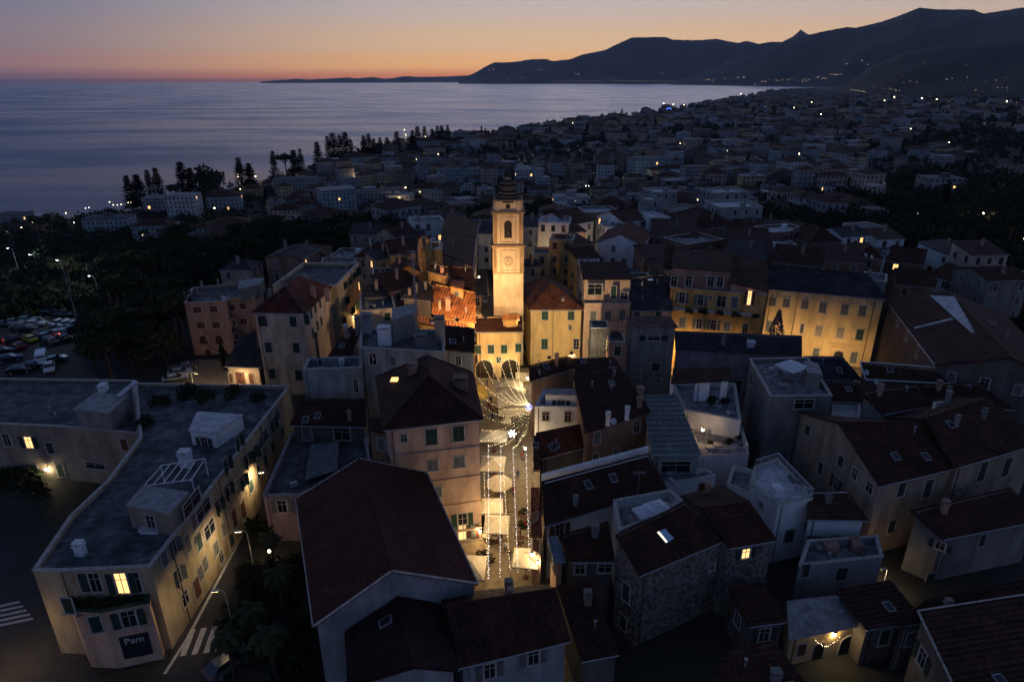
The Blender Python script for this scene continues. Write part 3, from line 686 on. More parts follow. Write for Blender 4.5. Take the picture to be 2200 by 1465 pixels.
for k in range(6): m.tube(P(309+k*20, 1043-k*2, 11.9)-o, P(347+k*18, 1000-k*2, 11.9)-o, .06, n=6)
m.tube(P(307, 1044, 11.9)-o, P(412, 1030, 11.9)-o, .07, n=6); m.tube(P(345, 1000, 11.9)-o, P(440, 985, 11.9)-o, .07, n=6)
for u, v in ((309, 1044), (412, 1030), (345, 1000), (440, 985)): m.tube(P(u, v, 11.9)-o, V(P(u, v, 11.9), 9.5)-o, .07, n=6)
m.build('roof_pergola', [M_WMETAL], b['root'])
downpipes(b, ((367, 1172), (468, 1030), (560, 930)), 9.9, .055, M_METAL)
b2 = bld('shop_wing', 'pale two-storey corner wing with a planted terrace and a dark shop sign below', 'shop', [P(138, 1270, 6.8), P(157, 1312, 6.8), P(216, 1315, 6.8), P(320, 1295, 6.8), P(323, 1246, 6.8), P(119, 1246, 6.8)], wall=W_PINK, roof=TERR_FL, parapet=.95, trim=M_DGREEN, auto=False, wins=[(206, 1340, .9, 1.8, 'closed', M_DGREEN), (277, 1328, 1.2, 1.8, 'open', M_DGREEN), (147, 1300, .9, 1.7, 'closed', M_DGREEN)]); L1b = b2
h_ = hit(b2, 293, 1385)
if h_:
    pos, nn = h_[1], h_[2]; org = b2['org']; xr = Vector((-nn.y, nn.x, 0)); Bm = Matrix((xr, -nn, Vector((0, 0, 1)))).transposed().to_4x4()
    sg = thing('shop_sign', pos+nn*.05, 'dark shop sign with pale letters on the corner wing', 'sign'); sg.matrix_basis = Matrix.Translation(pos+nn*.05) @ Bm
    m = MB(); m.box((0, -.03, 0), (2.4, .08, 2.6)); m.build('sign_board', [plain('sign_black', (.012, .015, .02), .5)], sg)
    letters('Pam', 1.0, plain('sign_white', (.5, .5, .5)), sg, Matrix.Translation((0, -.1, .45)) @ Matrix.Rotation(R(90), 4, 'X'))
b = flat('house', 'wide dark flat-roofed house at the left edge with one lit orange window', [(-120, 905), (143, 917), (300, 932), (288, 817), (-120, 811)], 8.5, wall=W_BEIGE, roof=BITU, parapet=.3, auto=False, wins=[(62, 950, 1.1, 1.7, 'lit', M_DGREEN), (108, 962, 1, 1.7, 'closed', M_DGREEN), (268, 955, 1, 1.7, 'closed', M_BRWOOD), (15, 945, 1, 1.8, 'plain'), (75, 1010, 1, 2, 'closed', M_DGREEN), (130, 1010, 1, 2, 'closed', M_DGREEN), (205, 1000, 3, .9, 'plain')])
room(b, 'stair_room', [(160, 880), (234, 889), (272, 852), (205, 846)], 8, 11, W_GREY, CONC)
m = MB(); o = b['org']; m.hexa([P(250, 850, 11.1)-o, P(290, 818, 11.1)-o, P(297, 822, 11.1)-o, P(257, 855, 11.1)-o]+[P(250, 848, 11.4)-o, P(290, 816, 11.4)-o, P(297, 820, 11.4)-o, P(257, 853, 11.4)-o]); m.build('canopy', [CONC_L], b['root'])
# brick-coloured villa and neighbours
b = flat('villa', 'rose-brown four-storey villa with arched lower windows and many chimney posts', [(396, 651), (487, 647), (490, 641), (548, 637), (562, 604), (413, 618)], 11, cat='villa', wall=W_ROSE, roof=BITU, base=-2, parapet=.6, trim=TRIM, sh=M_BRWOOD,
         wins=[(424, 666, 1.5, 1.3, 'closed'), (459, 664, 1.5, 1.3, 'closed'), (500, 661, .8, 1.3, 'closed'), (522, 658, 1.2, 1.3, 'closed'), (432, 699, 1.5, 1.3), (465, 698, 1.5, 1.3), (503, 693, .8, 1.3), (524, 691, 1.3, 1.3), (437, 730, 1.5, 1.7, 'arch'), (471, 729, 1.5, 1.7, 'arch'), (508, 723, .9, 1.3), (448, 760, 1.5, 1.7, 'arch'), (482, 760, 1.5, 1.7, 'arch')])
room(b, 'roof_room', [(513, 622), (558, 612), (566, 598), (516, 604)], 10.4, 13, W_GREY, CONC)
for u, v in ((399, 646), (410, 640), (425, 634), (437, 645), (470, 644), (435, 621), (470, 617), (505, 615)): chimney(b['root'], b['org'], P(u, v, 10.4), .4, 1.3, W_BEIGE)
A, B, C = P(540, 671, 15.2), P(655, 673, 15.2), P(714, 616, 15.2); L4c = C
b = hip('house', 'tall cream house with a red hipped roof and an arched top window', A, B, C, A+C-B, 3.2, wall=W_CREAM, roof=T_RED, base=-1, auto=False, sh=M_DGREEN, ridgecap=T_PINK,
        wins=[(565, 689, 1.5, 1.9, 'arch'), (630, 691, 1.15, 1.8), (577, 746, 1.15, 1.8), (637, 747, 1.15, 1.8), (585, 803, 1.2, 1.9), (642, 806, 1.2, 1.9), (659, 686, .9, 1.8), (668, 673, .9, 1.8), (677, 661, .9, 1.8), (687, 650, .9, 1.8), (672, 716, .9, 1.7), (682, 700, .9, 1.7), (690, 690, .9, 1.7)]); L4 = b
chimney(b['root'], b['org'], P(674, 640, 15.6), .7, 1.6, W_ROSE); chimney(b['root'], b['org'], P(704, 640, 15.4), .8, 1.3, W_ROSE)
x0, y0 = C.x-.2, C.y+.3
b = bld('house', 'long ochre house behind the tall cream one, its street side lit by a wall lamp', 'house', [Vector((x0-11, y0, 15.4)), Vector((x0+.9, y0, 15.4)), Vector((x0+1.6, y0+16, 15.4)), Vector((x0-10, y0+16, 15.4))], wall=W_PALE, roof=BITU, parapet=.7, sh=M_DGREEN, auto=True, autokind='proj'); L5 = b
A, B = P(483, 787, 4.6), P(560, 789, 4.6)
b = shed('annex', 'low annex with a dark slate roof and a lamplit classical front', A, B, P(548, 706, 6.6), P(506, 738, 6.2), cat='annex', wall=W_CREAM, roof=T_SLATE, base=-1, auto=False, wins=[(517, 812, 1.6, 2.3, 'door', M_BRWOOD), (497, 812, .7, 1.8, 'closed', M_BRWOOD), (540, 813, .8, 1.9, 'closed', M_BRWOOD)])
# centre left blue-grey house
b = flat('house', 'weathered blue-grey house with a walled roof terrace left of the centre', [(650, 794), (777, 790), (777, 766), (663, 769)], 13, wall=W_BLUE, roof=TERR_FL, parapet=.9, wins=[(668, 829, 1.1, 1.7, 'closed', W_BLUE), (765, 828, .7, 2.1, 'plain')])
chimney(b['root'], b['org'], P(735, 783, 12.2), .7, .5, W_WHITE)
m = MB(); o = b['org']; q = P(686, 783, 12.1)-o; m.tube(q, q+Vector((0, 0, 4.6)), .22, n=10); m.lathe([(.22, 4.6), (.36, 4.7), (.36, 4.95), (.1, 5.1)], q, 10); m.build('flue', [M_METAL], b['root'])
b = flat('house', 'taller blue-grey house with a row of rooftop chimneys behind the red-hipped corner house', [(772, 746), (955, 757), (952, 709), (776, 706)], 15.5, wall=W_BLUE, roof=BITU, parapet=.4, wins=[(801, 771, 1.1, 1.7, 'plain'), (845, 775, .9, 1.4, 'closed', M_GREYSH)]); C1b = b
for (u, v, s, h, mt) in ((828, 740, 1.8, 2.4, W_WHITE), (906, 742, 1.6, 1.4, W_GREY), (946, 735, 1.4, 3.6, W_GREY), (790, 716, 1.5, 2.8, W_BLUE), (770, 712, .8, 2.2, W_GREY)): chimney(b['root'], b['org'], P(u, v, 15.1), s, h, mt)
room(b, 'roof_room', [(842, 690), (890, 674), (893, 655), (845, 664)], 15, 18.6, W_GREY, CONC)
a = thing('antenna_mast', P(897, 710, 15.1), 'tall lattice antenna mast on the blue-grey roof', 'antenna'); m = MB()
for dx, dy in ((0, .2), (-.17, -.1), (.17, -.1)): m.tube((dx, dy, 0), (dx*.5, dy*.5, 12.5), .035, n=5)
for k in range(24):
    z = k*.5; p = [(0, .2), (-.17, -.1), (.17, -.1)]; s = 1-z/25
    for i in range(3): j = (i+1) % 3; m.tube((p[i][0]*s, p[i][1]*s, z), (p[j][0]*s, p[j][1]*s, z+.5), .018, n=4)
m.build('mast', [M_ZINC], a); m = MB()
for z in (10.5, 11.5, 12.4): m.tube((-.9, 0, z), (.9, 0, z), .025, n=4); [m.tube((x/4, -.3, z), (x/4, .3, z), .015, n=4) for x in range(-3, 4)]
m.build('aerials', [M_ZINC], a); m = MB(); m.tube((0, 0, 9), P(985, 738, 15)-P(897, 710, 15.1), .02, n=4); m.tube((0, 0, 7), P(940, 735, 15)-P(897, 710, 15.1), .02, n=4); m.build('guy_wires', [M_METAL], a)
shed('outbuilding', 'small red-tiled lean-to between the ochre side street and the blue-grey house', P(703, 767, 13), P(752, 766, 13), P(776, 706, 14.6), P(746, 707, 14.6), cat='outbuilding', wall=W_BLUE, roof=T_DRED, auto=False)
# corner house with the hip roof
A, B = P(823, 924, 16.5), P(1038, 900, 16.5); C = P(1016, 800, 16.5); D = P(806, 811, 16.5)
b = bld('corner_house', 'tall pink corner house with a dark red hipped roof above the festive street', 'house', [A, B, C, D], [(0, 1, 4), (1, 2, 5, 4), (2, 3, 5), (3, 0, 4, 5)], [P(921, 808, 20), P(917, 764, 20)], wall=W_PINK, roof=T_DRED, auto=False, over=.45, sh=M_DGREEN,
        wins=[(927, 938, 1.25, 1.9), (985, 931, 1.25, 1.9), (930, 999, 1.2, 1.35, 'closed', M_GREYSH), (987, 992, 1.2, 1.35, 'closed', M_GREYSH), (938, 1056, 1.2, 1.4, 'closed', M_GREYSH), (994, 1120, 1.1, 2.3, 'cross', M_DGREEN), (868, 941, .7, .9, 'plain')]); CH = b
o = b['org']; m = MB()
for v1, v2, hh in ((961, 959, .16), (1026, 1022, .2), (1085, 1078, .25), (1143, 1135, .3)):
    h1 = hit(b, 880, v1+4); h2 = hit(b, 1030, v2)
    if h1 and h2:
        p, q = h1[1], h2[1]; z = q.z; n = h1[2]; ea = b['walls'][0]
        a1, a2 = b['walls'][0][0], b['walls'][0][1]
        s0 = V(a1, z)-o; s1 = V(a2, z)-o; m.hexa([s0, s1, s1+n*.14, s0+n*.14, s0+Vector((0, 0, hh)), s1+Vector((0, 0, hh)), s1+n*.14+Vector((0, 0, hh)), s0+n*.14+Vector((0, 0, hh))])
m.build('string_course', [W_PINK], b['root'])
# shutters either side of the french window, shop window and door
h_ = hit(b, 997, 1170)
put_window(b['root'], o, V(h_[1], 1.5)+h_[2]*.004, h_[2], 1.3, 2.0, 'lit', M_GREYSH); h_ = hit(b, 1017, 1165); put_window(b['root'], o, V(h_[1], 1.35)+h_[2]*.004, h_[2], 1.5, 2.2, 'door', M_BRWOOD)
h_ = hit(b, 994, 1120)
for s in (-1, 1):
    m = MB(); x = Vector((-h_[2].y, h_[2].x, 0)); p = h_[1]+h_[2]*.1+x*s*.95-o; m.box((0, 0, 0), (.55, .05, 2.3)); m.build('shutter', [M_DGREEN], b['root'], Matrix.Translation(p) @ Matrix((x, -h_[2], Vector((0, 0, 1)))).transposed().to_4x4())
chimney(b['root'], o, P(888, 812, 18.3), 1.0, 1.6, W_ROSE); chimney(b['root'], o, P(990, 835, 17.6), 1.6, 1.2, W_BROWN)
m = MB(); q = P(848, 815, 18)-o; m.box(q, (.9, 1.1, .08)); m.build('skylight', [M_LITWARM], b['root'])
lantern(hit(b, 1030, 1134)[1]+hit(b, 1030, 1134)[2]*.45, hit(b, 1030, 1134)[2], 'lit wall lantern by the green-shuttered window of the pink corner house', 150)
shed('pergola_roof', 'dark tiled roof over a loggia left of the pink corner house', P(622, 913, 8.5), P(787, 917, 8.5), P(786, 855, 10.5), P(650, 855, 10.5), cat='loggia', wall=W_DARK, roof=T_DRED, auto=False, wins=[(735, 932, 2.2, 1.8, 'plain'), (660, 930, 1.2, 2, 'door', M_GREYSH)])
b = flat('house', 'low house with a curved pale parapet and dark yard behind the big red hall', [(625, 930), (785, 935), (800, 1012), (690, 1045), (640, 1064), (565, 1064)], 6.5, wall=W_PURP, roof=BITU, parapet=.8, auto=False, trim=CONC)
m = MB(); o = b['org']; q = [P(668, 955, 6.6), P(728, 948, 6.6), P(725, 1010, 6.3), P(655, 1032, 6.3)]; m.quad([p-o for p in q][::-1], 0, [(0, 0), (4, 0), (4, 5), (0, 5)]); m.build('metal_sheet_roof', [T_CORR], b['root'], uv=True)
room(b, 'roof_room', [(795, 925), (840, 935), (850, 905), (800, 900)], 5, 12, W_BROWN, T_DRED)
# houses left of the alley
shed('house', 'dark red shed-roofed house right beside the festive square on its left', P(951, 749, 14), P(1020, 757, 13.6), P(1020, 705, 15.2), P(953, 698, 15.4), wall=W_BLUE, roof=T_DRED, wins=[(985, 775, .8, 1.4, 'plain')])
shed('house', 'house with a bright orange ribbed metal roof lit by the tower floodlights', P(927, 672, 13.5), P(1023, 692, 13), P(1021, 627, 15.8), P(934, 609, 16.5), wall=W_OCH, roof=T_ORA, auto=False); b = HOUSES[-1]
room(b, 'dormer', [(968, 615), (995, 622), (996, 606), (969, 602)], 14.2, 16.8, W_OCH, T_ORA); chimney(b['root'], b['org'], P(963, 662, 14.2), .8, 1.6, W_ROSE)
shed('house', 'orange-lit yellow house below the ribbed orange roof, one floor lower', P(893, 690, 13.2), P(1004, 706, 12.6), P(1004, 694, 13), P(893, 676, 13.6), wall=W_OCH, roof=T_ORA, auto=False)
shed('house', 'dark brown roof behind the ribbed orange roof beside the alley', P(925, 612, 15.8), P(1021, 626, 15.6), P(1016, 577, 17.4), P(936, 566, 17.8), wall=W_OCH, roof=T_DRED, auto=False)
b = shed('rooftop_loft', 'small brown tiled loft with a bright yellow front above the dark roofs', P(915, 581, 18), P(958, 592, 18), P(966, 573, 19), P(926, 563, 19), cat='loft', base=16, wall=W_OCH, roof=T_BRN, auto=False)
b = flat('house', 'orange roof-terrace house with a little cabin and white pergola left of the tower', [(897, 533), (950, 537), (950, 520), (900, 517)], 17.5, wall=W_OCH, roof=TERR_FL, parapet=1, auto=False)
room(b, 'cabin', [(899, 513), (922, 514), (923, 508), (901, 507)], 16.5, 19.6, W_OCH, T_RED); win(b, 911, 520, .7, 1.9, 'door', M_DGREEN)
m = MB(); o = b['org']; q = [P(925, 519, 18.9), P(944, 521, 18.9), P(944, 514, 18.9), P(926, 512, 18.9)]
for i in range(4): m.tube(q[i]-o, q[(i+1) % 4]-o, .08, n=6); m.tube(q[i]-o, V(q[i], 16.5)-o, .08, n=6)
m.build('roof_pergola', [M_WMETAL], b['root'])
shed('house', 'long dark red roof on the left side of the lamplit alley, nearest stretch', P(945, 542, 16.5), P(1017, 571, 13.8), P(1023, 512, 13.8), P(948, 497, 16.5), wall=W_BEIGE, roof=T_DRED)
shed('house', 'long dark red roof on the left side of the lamplit alley, farther stretch', P(948, 496, 16.2), P(1024, 511, 13.5), P(1029, 480, 13.5), P(962, 455, 17), wall=W_BEIGE, roof=T_BRN)
for args in [('pale blue-grey terrace house with a tall rooftop wall', 885, 478, 955, 474, 15, 8, 'flat', 0, W_WHITE, TERR_FL), ('grey vaulted-roof house among the roofs left of the alley', 888, 498, 945, 486, 13, 7, 'shed', 1.0, W_GREY, T_CORR), ('dark hip-roofed house with ochre walls on the park side of the old town', 760, 552, 826, 556, 12, 9, 'hip', 2.5, W_BEIGE, T_DRED),
             ('round-cornered grey terrace house near the park', 795, 528, 868, 524, 11, 8, 'flat', 0, W_GREY, TERR_FL), ('long low house with a lilac-grey roof above an ochre wall', 810, 560, 862, 549, 12.5, 6, 'shed', 1.2, W_BEIGE, T_SLATE), ('dark red roof left of the orange roof terrace', 838, 548, 897, 543, 14, 12, 'gable', 2, W_OCH, T_DRED),
             ('brown house with a flat tarred roof beside the lattice mast', 800, 600, 872, 596, 14, 8, 'flat', 0, W_BROWN, BITU), ('house with a long brown tiled slope left of the mast', 835, 628, 912, 612, 13.5, 8, 'shed', 1.6, W_BROWN, T_DRED), ('cluttered flat-roofed house by the side-street wall lamp', 775, 668, 850, 662, 12.5, 10, 'flat', 0, W_CREAM, BITU),
             ('slate-roofed strip house in front of the ribbed orange roof', 862, 640, 926, 646, 14, 6, 'shed', 1.4, W_GREY, T_SLATE), ('small grey house between the mast and the tiled slope', 780, 640, 832, 637, 12.5, 7, 'gable', 1.3, W_GREY, T_SLATE), ('dark tiled house behind the round-cornered terrace', 850, 510, 898, 500, 13, 9, 'gable', 2, W_BEIGE, T_DRED),
             ('small brown house at the foot of the tiled slope', 850, 588, 905, 583, 14.5, 7, 'gable_e', 1.6, W_OCH, T_DRED)]:
    lb, uL, vL, uR, vR, z, dp, kd, rs_, wl, rf = args
    H('house', lb, uL, vL, uR, vR, z, dp, kd, rs_, wall=wl, roof=rf, parapet=.6, chim=1)
# ================================================================== bell tower
TY = 116.3; TX = -.62; HW = 2.72
def zt(v, y=TY-HW):
    d = ray(1090, v); return CAMZ+d.z/d.y*y
tw = thing('bell_tower', (TX, TY, 0), 'floodlit church bell tower with clock, belfry and ribbed dark cupola', 'bell tower')
m = MB(); zc2, zc1, zdr, zpan = zt(528), zt(457), zt(432), zt(587)
m.box((0, 0, zc2/2), (2*HW, 2*HW, zc2)); m.box((0, 0, (zc2+zc1)/2), (2*HW-.25, 2*HW-.25, zc1-zc2)); m.box((0, 0, (zc1+zdr)/2), (2*HW-.9, 2*HW-.9, zdr-zc1))
for s1 in (-1, 1):
    for s2 in (-1, 1): m.tube((s1*1.9, s2*1.9, zc1), (s1*1.9, s2*1.9, zdr-.05), .75, n=10)
m.build('shaft', [W_TOWER], tw); m = MB()
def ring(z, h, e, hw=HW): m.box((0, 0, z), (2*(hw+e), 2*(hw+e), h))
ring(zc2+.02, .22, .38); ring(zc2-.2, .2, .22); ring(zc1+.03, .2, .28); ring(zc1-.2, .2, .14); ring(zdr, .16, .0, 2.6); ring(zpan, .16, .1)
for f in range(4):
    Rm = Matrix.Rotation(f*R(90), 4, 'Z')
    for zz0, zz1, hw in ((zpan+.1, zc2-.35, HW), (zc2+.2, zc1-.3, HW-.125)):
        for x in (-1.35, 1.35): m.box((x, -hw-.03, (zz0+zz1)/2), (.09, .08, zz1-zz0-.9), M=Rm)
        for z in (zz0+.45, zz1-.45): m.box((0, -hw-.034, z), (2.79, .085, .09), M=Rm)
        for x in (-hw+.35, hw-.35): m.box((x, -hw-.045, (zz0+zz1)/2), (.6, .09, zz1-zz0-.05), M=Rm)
m.build('cornice', [pl('tower_moulding_shade', (.34, .22, .12))], tw)  # mouldings darker than the render: their shadow lines are put into the colour
zb0, zb1 = zt(512), zt(474)
for f in range(4):
    Rm = Matrix.Rotation(f*R(90), 4, 'Z'); wd = wmesh('archdoor', 1.35, zb1-zb0, M_GLASS, W_TOWER)
    o = link('belfry_opening', wd[0][1], tw, Rm @ Matrix.Translation((0, -HW+.115, (zb0+zb1)/2)))
    link('opening', wd[1][1], o)
m = MB(); m.lathe([(.02, 1.0), (.16, .98), (.28, .8), (.32, .4), (.45, .1), (.48, 0)], (0, -HW+.02, zb0+.45), 14); m.build('bell', [plain('bronze', (.12, .11, .07), .45, .5, .8)], tw, smooth=True)
zk = zt(561); ck = MB(); c0 = (0, -HW, zk)
ck.tube((0, -HW+.02, zk), (0, -HW-.09, zk), .86, n=32); co = ck.build('clock', [W_TOWER], tw)
m = MB()
for i in range(32):
    a, b_ = 2*math.pi*i/32, 2*math.pi*(i+1)/32
    for rr in (.82, .56): m.tube((rr*math.cos(a), -HW-.1, zk+rr*math.sin(a)), (rr*math.cos(b_), -HW-.1, zk+rr*math.sin(b_)), .035, n=4)
for i in range(12):
    a = 2*math.pi*i/12; m.tube((.6*math.cos(a), -HW-.1, zk+.6*math.sin(a)), (.79*math.cos(a), -HW-.1, zk+.79*math.sin(a)), .035, n=4)
m.build('numerals', [plain('clock_black', (.03, .02, .015), .9)], co); m = MB(); m.tube((.08, -HW-.13, zk-.15), (-.1, -HW-.13, zk+.62), .05, n=4); m.tube((.1, -HW-.13, zk-.01), (-.45, -HW-.13, zk+.03), .055, n=4); m.ico((0, -HW-.13, zk), .08); m.build('hands', [plain('clock_black', (.03, .02, .015), .9)], co)
# cupola
def zz(v): return zt(v, TY)
CUP = tilemat('cupola_tiles', (.13, .1, .08)); k_ = .0785
prof = [(31.5, 431), (32, 428), (30, 423), (25, 417), (19, 411), (15.5, 407), (15, 405), (18, 403), (18.8, 399), (18, 394), (15, 390), (11, 387.5), (7.5, 386)]
m = MB(); m.lathe([(r*k_, zz(v)) for r, v in prof], n=28); m.build('cupola', [CUP], tw, smooth=True); m = MB()
for r, v in ((31, 425.5), (27, 420), (21.5, 413), (15.5, 406), (18.6, 401), (16.5, 392)):
    z = zz(v); rr = r*k_
    for i in range(28): a, b_ = 2*math.pi*i/28, 2*math.pi*(i+1)/28; m.tube((rr*math.cos(a), rr*math.sin(a), z), (rr*math.cos(b_), rr*math.sin(b_), z), .09, n=5)
m.build('cupola_ribs', [W_BEIGE], tw); m = MB(); m.lathe([(7.2*k_, zz(387)), (7.2*k_, zz(379))], n=16); m.build('lantern_drum', [W_PINK], tw)
m = MB(); m.lathe([(9.4*k_, zz(379.5)), (9.2*k_, zz(376)), (8*k_, zz(370)), (4*k_, zz(366)), (.5*k_, zz(364))], n=16); m.tube((0, 0, zz(365)), (0, 0, zz(360)), .05, n=5); m.build('lantern_cap', [CUP], tw, smooth=True)
m = MB(); m.tube((0, -HW+.48, (zc1+zdr)/2), (0, -HW+.38, (zc1+zdr)/2), .42, n=14); m.build('round_window', [plain('dark_opening', (.02, .015, .01), .9)], tw)
# square front with the arcade
A, B = P(1018, 713, 9.3), P(1123, 712, 9.3)
b = shed('arcaded_house', 'low yellow house with two arches and green shutters closing the square, red tiles above', A, B, V(B, 10.8)+Vector((0, 4, 0)), V(A, 10.8)+Vector((0, 4, 0)), wall=W_YEL, roof=T_DRED, over=.5, sh=M_GREEN,
         wins=[(1027, 751, 1.1, 1.6), (1055, 750, 1.1, 1.6), (1083, 750, 1.1, 1.6), (1114, 747, 1.1, 1.6), (1072, 773, .8, 1.1), (1041, 793, 3.1, 3.6, 'archdoor'), (1096, 792, 3.2, 3.6, 'archdoor')]); P1 = b
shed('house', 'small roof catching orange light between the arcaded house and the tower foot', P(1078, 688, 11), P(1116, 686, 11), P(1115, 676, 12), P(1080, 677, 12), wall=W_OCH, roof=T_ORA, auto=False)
shed('house', 'narrow slate-roofed house squeezed between the alley and the tower', Vector((-5.6, 112, 9.5)), Vector((-3.6, 112, 9.5)), Vector((-3.6, 122, 11)), Vector((-5.6, 122, 11)), wall=W_BEIGE, roof=T_SLATE, auto=False)
# big yellow house
A, B, D = P(1136, 665, 12), P(1256, 665, 12), P(1110, 616, 12); C = B+(D-A)
b = hip('house', 'bright yellow house with an orange-red hipped roof right of the tower', A, B, C, D, 3.4, wall=W_YEL, roof=tilemat('warm_red_tiles', (.30, .10, .055)), over=.45, auto=False, sh=M_GREEN,
        wins=[(1171, 678, 1.15, 1.65), (1227, 678, 1.15, 1.65), (1225, 703, .55, .9, 'plain'), (1170, 739, 1.15, 2.0), (1238, 739, 1.05, 2.0, 'cross')]+[(1116+i*3.5, 645+i*12, .8, 1.5, 'proj') for i in range(4)]+[(1117+i*3.2, 690+i*14, .8, 1.5, 'proj') for i in range(5)]); Y1 = b
chimney(b['root'], b['org'], P(1209, 655, 12.3), .6, 1.2, W_BEIGE); downpipes(b, ((1188, 700), (1251, 700)), 11.8, .045, M_METAL)
A, B = P(1256, 652, 13.2), P(1355, 652, 13.2); n = Vector((0, 11, 0))
b = bld('house', 'salmon house with a set-back top floor and balcony beside the yellow hipped house', 'house', [A, B, B+n, A+n], wall=W_PINK, roof=TERR_FL, parapet=.9, auto=False, sh=M_GREYSH,
        wins=[(1275, 679, 1.1, 1.9), (1306, 679, 1.1, 1.9), (1337, 676, 1.1, 1.9), (1268, 738, .9, 1.8)])
A2, B2 = V(A, 17.2)+Vector((0, 1.6, 0)), V(B, 17.2)+Vector((0, 1.6, 0)); room3(b, 'top_floor', [A2, B2, B2+Vector((0, 7, 1.2)), A2+Vector((0, 7, 1.2))], 12.4, 17.2, W_PINK, T_DRED, .3)
win(b, 1278, 622, 2.6, 1.9, 'plain'); win(b, 1318, 628, .9, 2.3, 'door', M_DGREEN); win(b, 1341, 636, 1.3, 1.3, 'plain')
b = shed('house', 'house with a broad slate-grey roof slope and one pale skylight', P(1355, 667, 12.2), P(1447, 667, 12.2), P(1430, 588, 16.6), P(1356, 596, 16.6), wall=W_PINK, roof=T_SLATE, auto=False, wins=[(1368, 677, 1, 1.6), (1414, 678, 1, 1.6)])
m = MB(); m.box(P(1397, 601, 16.25)-b['org'], (.9, .9, .12)); m.build('skylight', [plain('pale_blue_glass', (.3, .5, .65), .2)], b['root'])
A, B = P(1441, 618, 15.6), P(1646, 634, 15.6); n = Vector((-(B-A).y, (B-A).x, 0)).normalized()
b = bld('house', 'wide ochre house with two long planted balconies under a recessed top floor', 'house', [A, B, B+n*10, A+n*10], wall=W_OCH, roof=TERR_FL, parapet=.8, auto=False, sh=M_GREYSH,
        wins=[(1465, 640, 1, 2, 'open'), (1505, 645, 1, 2.0, 'open'), (1550, 648, 1.6, 2, 'plain'), (1578, 650, 1, 2), (1466, 693, 1.1, 1.9), (1502, 696, 1, 1.8, 'open'), (1533, 698, 1, 1.8, 'open'), (1562, 702, 1.1, 1.8), (1601, 706, .9, 1.7, 'plain'), (1526, 640, .6, .6, 'plain')]); Y4 = b
A2, B2 = V(A, 18.8)+n*2, V(A.lerp(B, .62), 18.8)+n*2; room3(b, 'top_floor', [A2, B2, B2+n*8+Vector((0, 0, 1.4)), A2+n*8+Vector((0, 0, 1.4))], 14.8, 18.8, W_ROSE, T_BRN, .35)
A3, B3 = V(A.lerp(B, .63), 17.2)+n*.6, V(A.lerp(B, 1.0), 16.2)+n*.2; room3(b, 'attic', [A3, B3, B3+n*9+Vector((0, 0, 3)), A3+n*9+Vector((0, 0, 3))], 14.8, 17, W_ROSE, T_BRN, .3)
for u, v in ((1448, 605), (1480, 604), (1527, 605), (1547, 606)): win(b, u, v, 1.1, 1.9, 'plain')
win(b, 1610, 640, .7, 2.6, 'lit', M_BRWOOD)
# balcony slabs with planters
o = b['org']; m = MB(); pm = MB()
for z, s1 in ((11.8, 1.0),):
    p, q = V(A.lerp(B, .04), z)-o, V(A.lerp(B, .95), z)-o; e = -n*1.2
    m.hexa([p, q, q+e, p+e]+[x+Vector((0, 0, .18)) for x in (p, q, q+e, p+e)])
m.build('balcony', [CONC_L], b['root'])
A, B = P(1648, 621, 13.9), P(1905, 643, 13.9); n = Vector((-(B-A).y, (B-A).x, 0)).normalized()
b = bld('care_home', 'long three-storey yellow building with a stuccoed cornice and lettering over an arched door', 'large building', [A, B, B+n*11, A+n*11], [(0, 1, 4, 5), (1, 2, 4), (2, 3, 5, 4), (3, 0, 5)], [B+n*5.5-(B-A).normalized()*3+Vector((0, 0, 3)), A+n*5.5+(B-A).normalized()*.5+Vector((0, 0, 3))], wall=W_YEL, roof=T_SLATE, over=.4, auto=False, sh=M_GREYSH,
        wins=[(1660, 645, 1.2, 2.2), (1690, 648, 1.2, 2.2), (1730, 651, 1.2, 2.3), (1768, 661, 1.2, 2), (1815, 665, 1.2, 2), (1853, 668, 1.2, 2), (1653, 700, 1.2, 2), (1723, 706, .6, 1.8, 'plain'), (1759, 711, 1.1, 2, 'closed', W_BEIGE), (1805, 715, 1.1, 2, 'closed', W_BEIGE), (1847, 719, 1.2, 2.1, 'closed', M_GREEN), (1753, 758, 1.1, 1.9), (1801, 766, 1.6, 2.3, 'archdoor'), (1834, 768, 1.1, 2.2)]); Y5 = b
o = b['org']; a1, a2 = [w_ for w_ in b['walls'] if w_[2].y < -.5][0][:2]; nn = [w_ for w_ in b['walls'] if w_[2].y < -.5][0][2]; m = MB()
for z0, z1, e in ((13.25, 13.5, .16), (12.35, 12.5, .1)): m.hexa([V(a1, z0)-o, V(a2, z0)-o, V(a2, z0)-o+nn*e, V(a1, z0)-o+nn*e, V(a1, z1)-o, V(a2, z1)-o, V(a2, z1)-o+nn*e, V(a1, z1)-o+nn*e])
for t in range(26): q = a1.lerp(a2, (t+.5)/26); m.box(V(q, 12.87)-o+nn*.05, (.28, .28, .72))
m.build('cornice', [W_CREAM], b['root']); downpipes(b, ((1705, 690), (1868, 700)), 13.6, .06, plain('rust_pipe', (.09, .03, .02), .7))
h_ = hit(b, 1803, 743); nn = h_[2]; Bm = Matrix((Vector((-nn.y, nn.x, 0)), -nn, Vector((0, 0, 1)))).transposed().to_4x4()
for txt, sz, dz in (('CASA DI RIPOSO', .5, .2), ('SAN GIUSEPPE', .38, -.35)):
    letters(txt, sz, plain('letter_brown', (.16, .09, .05)), b['root'], Matrix.Translation(h_[1]-o+nn*.03+Vector((0, 0, dz))) @ Bm @ Matrix.Rotation(R(90), 4, 'X'))
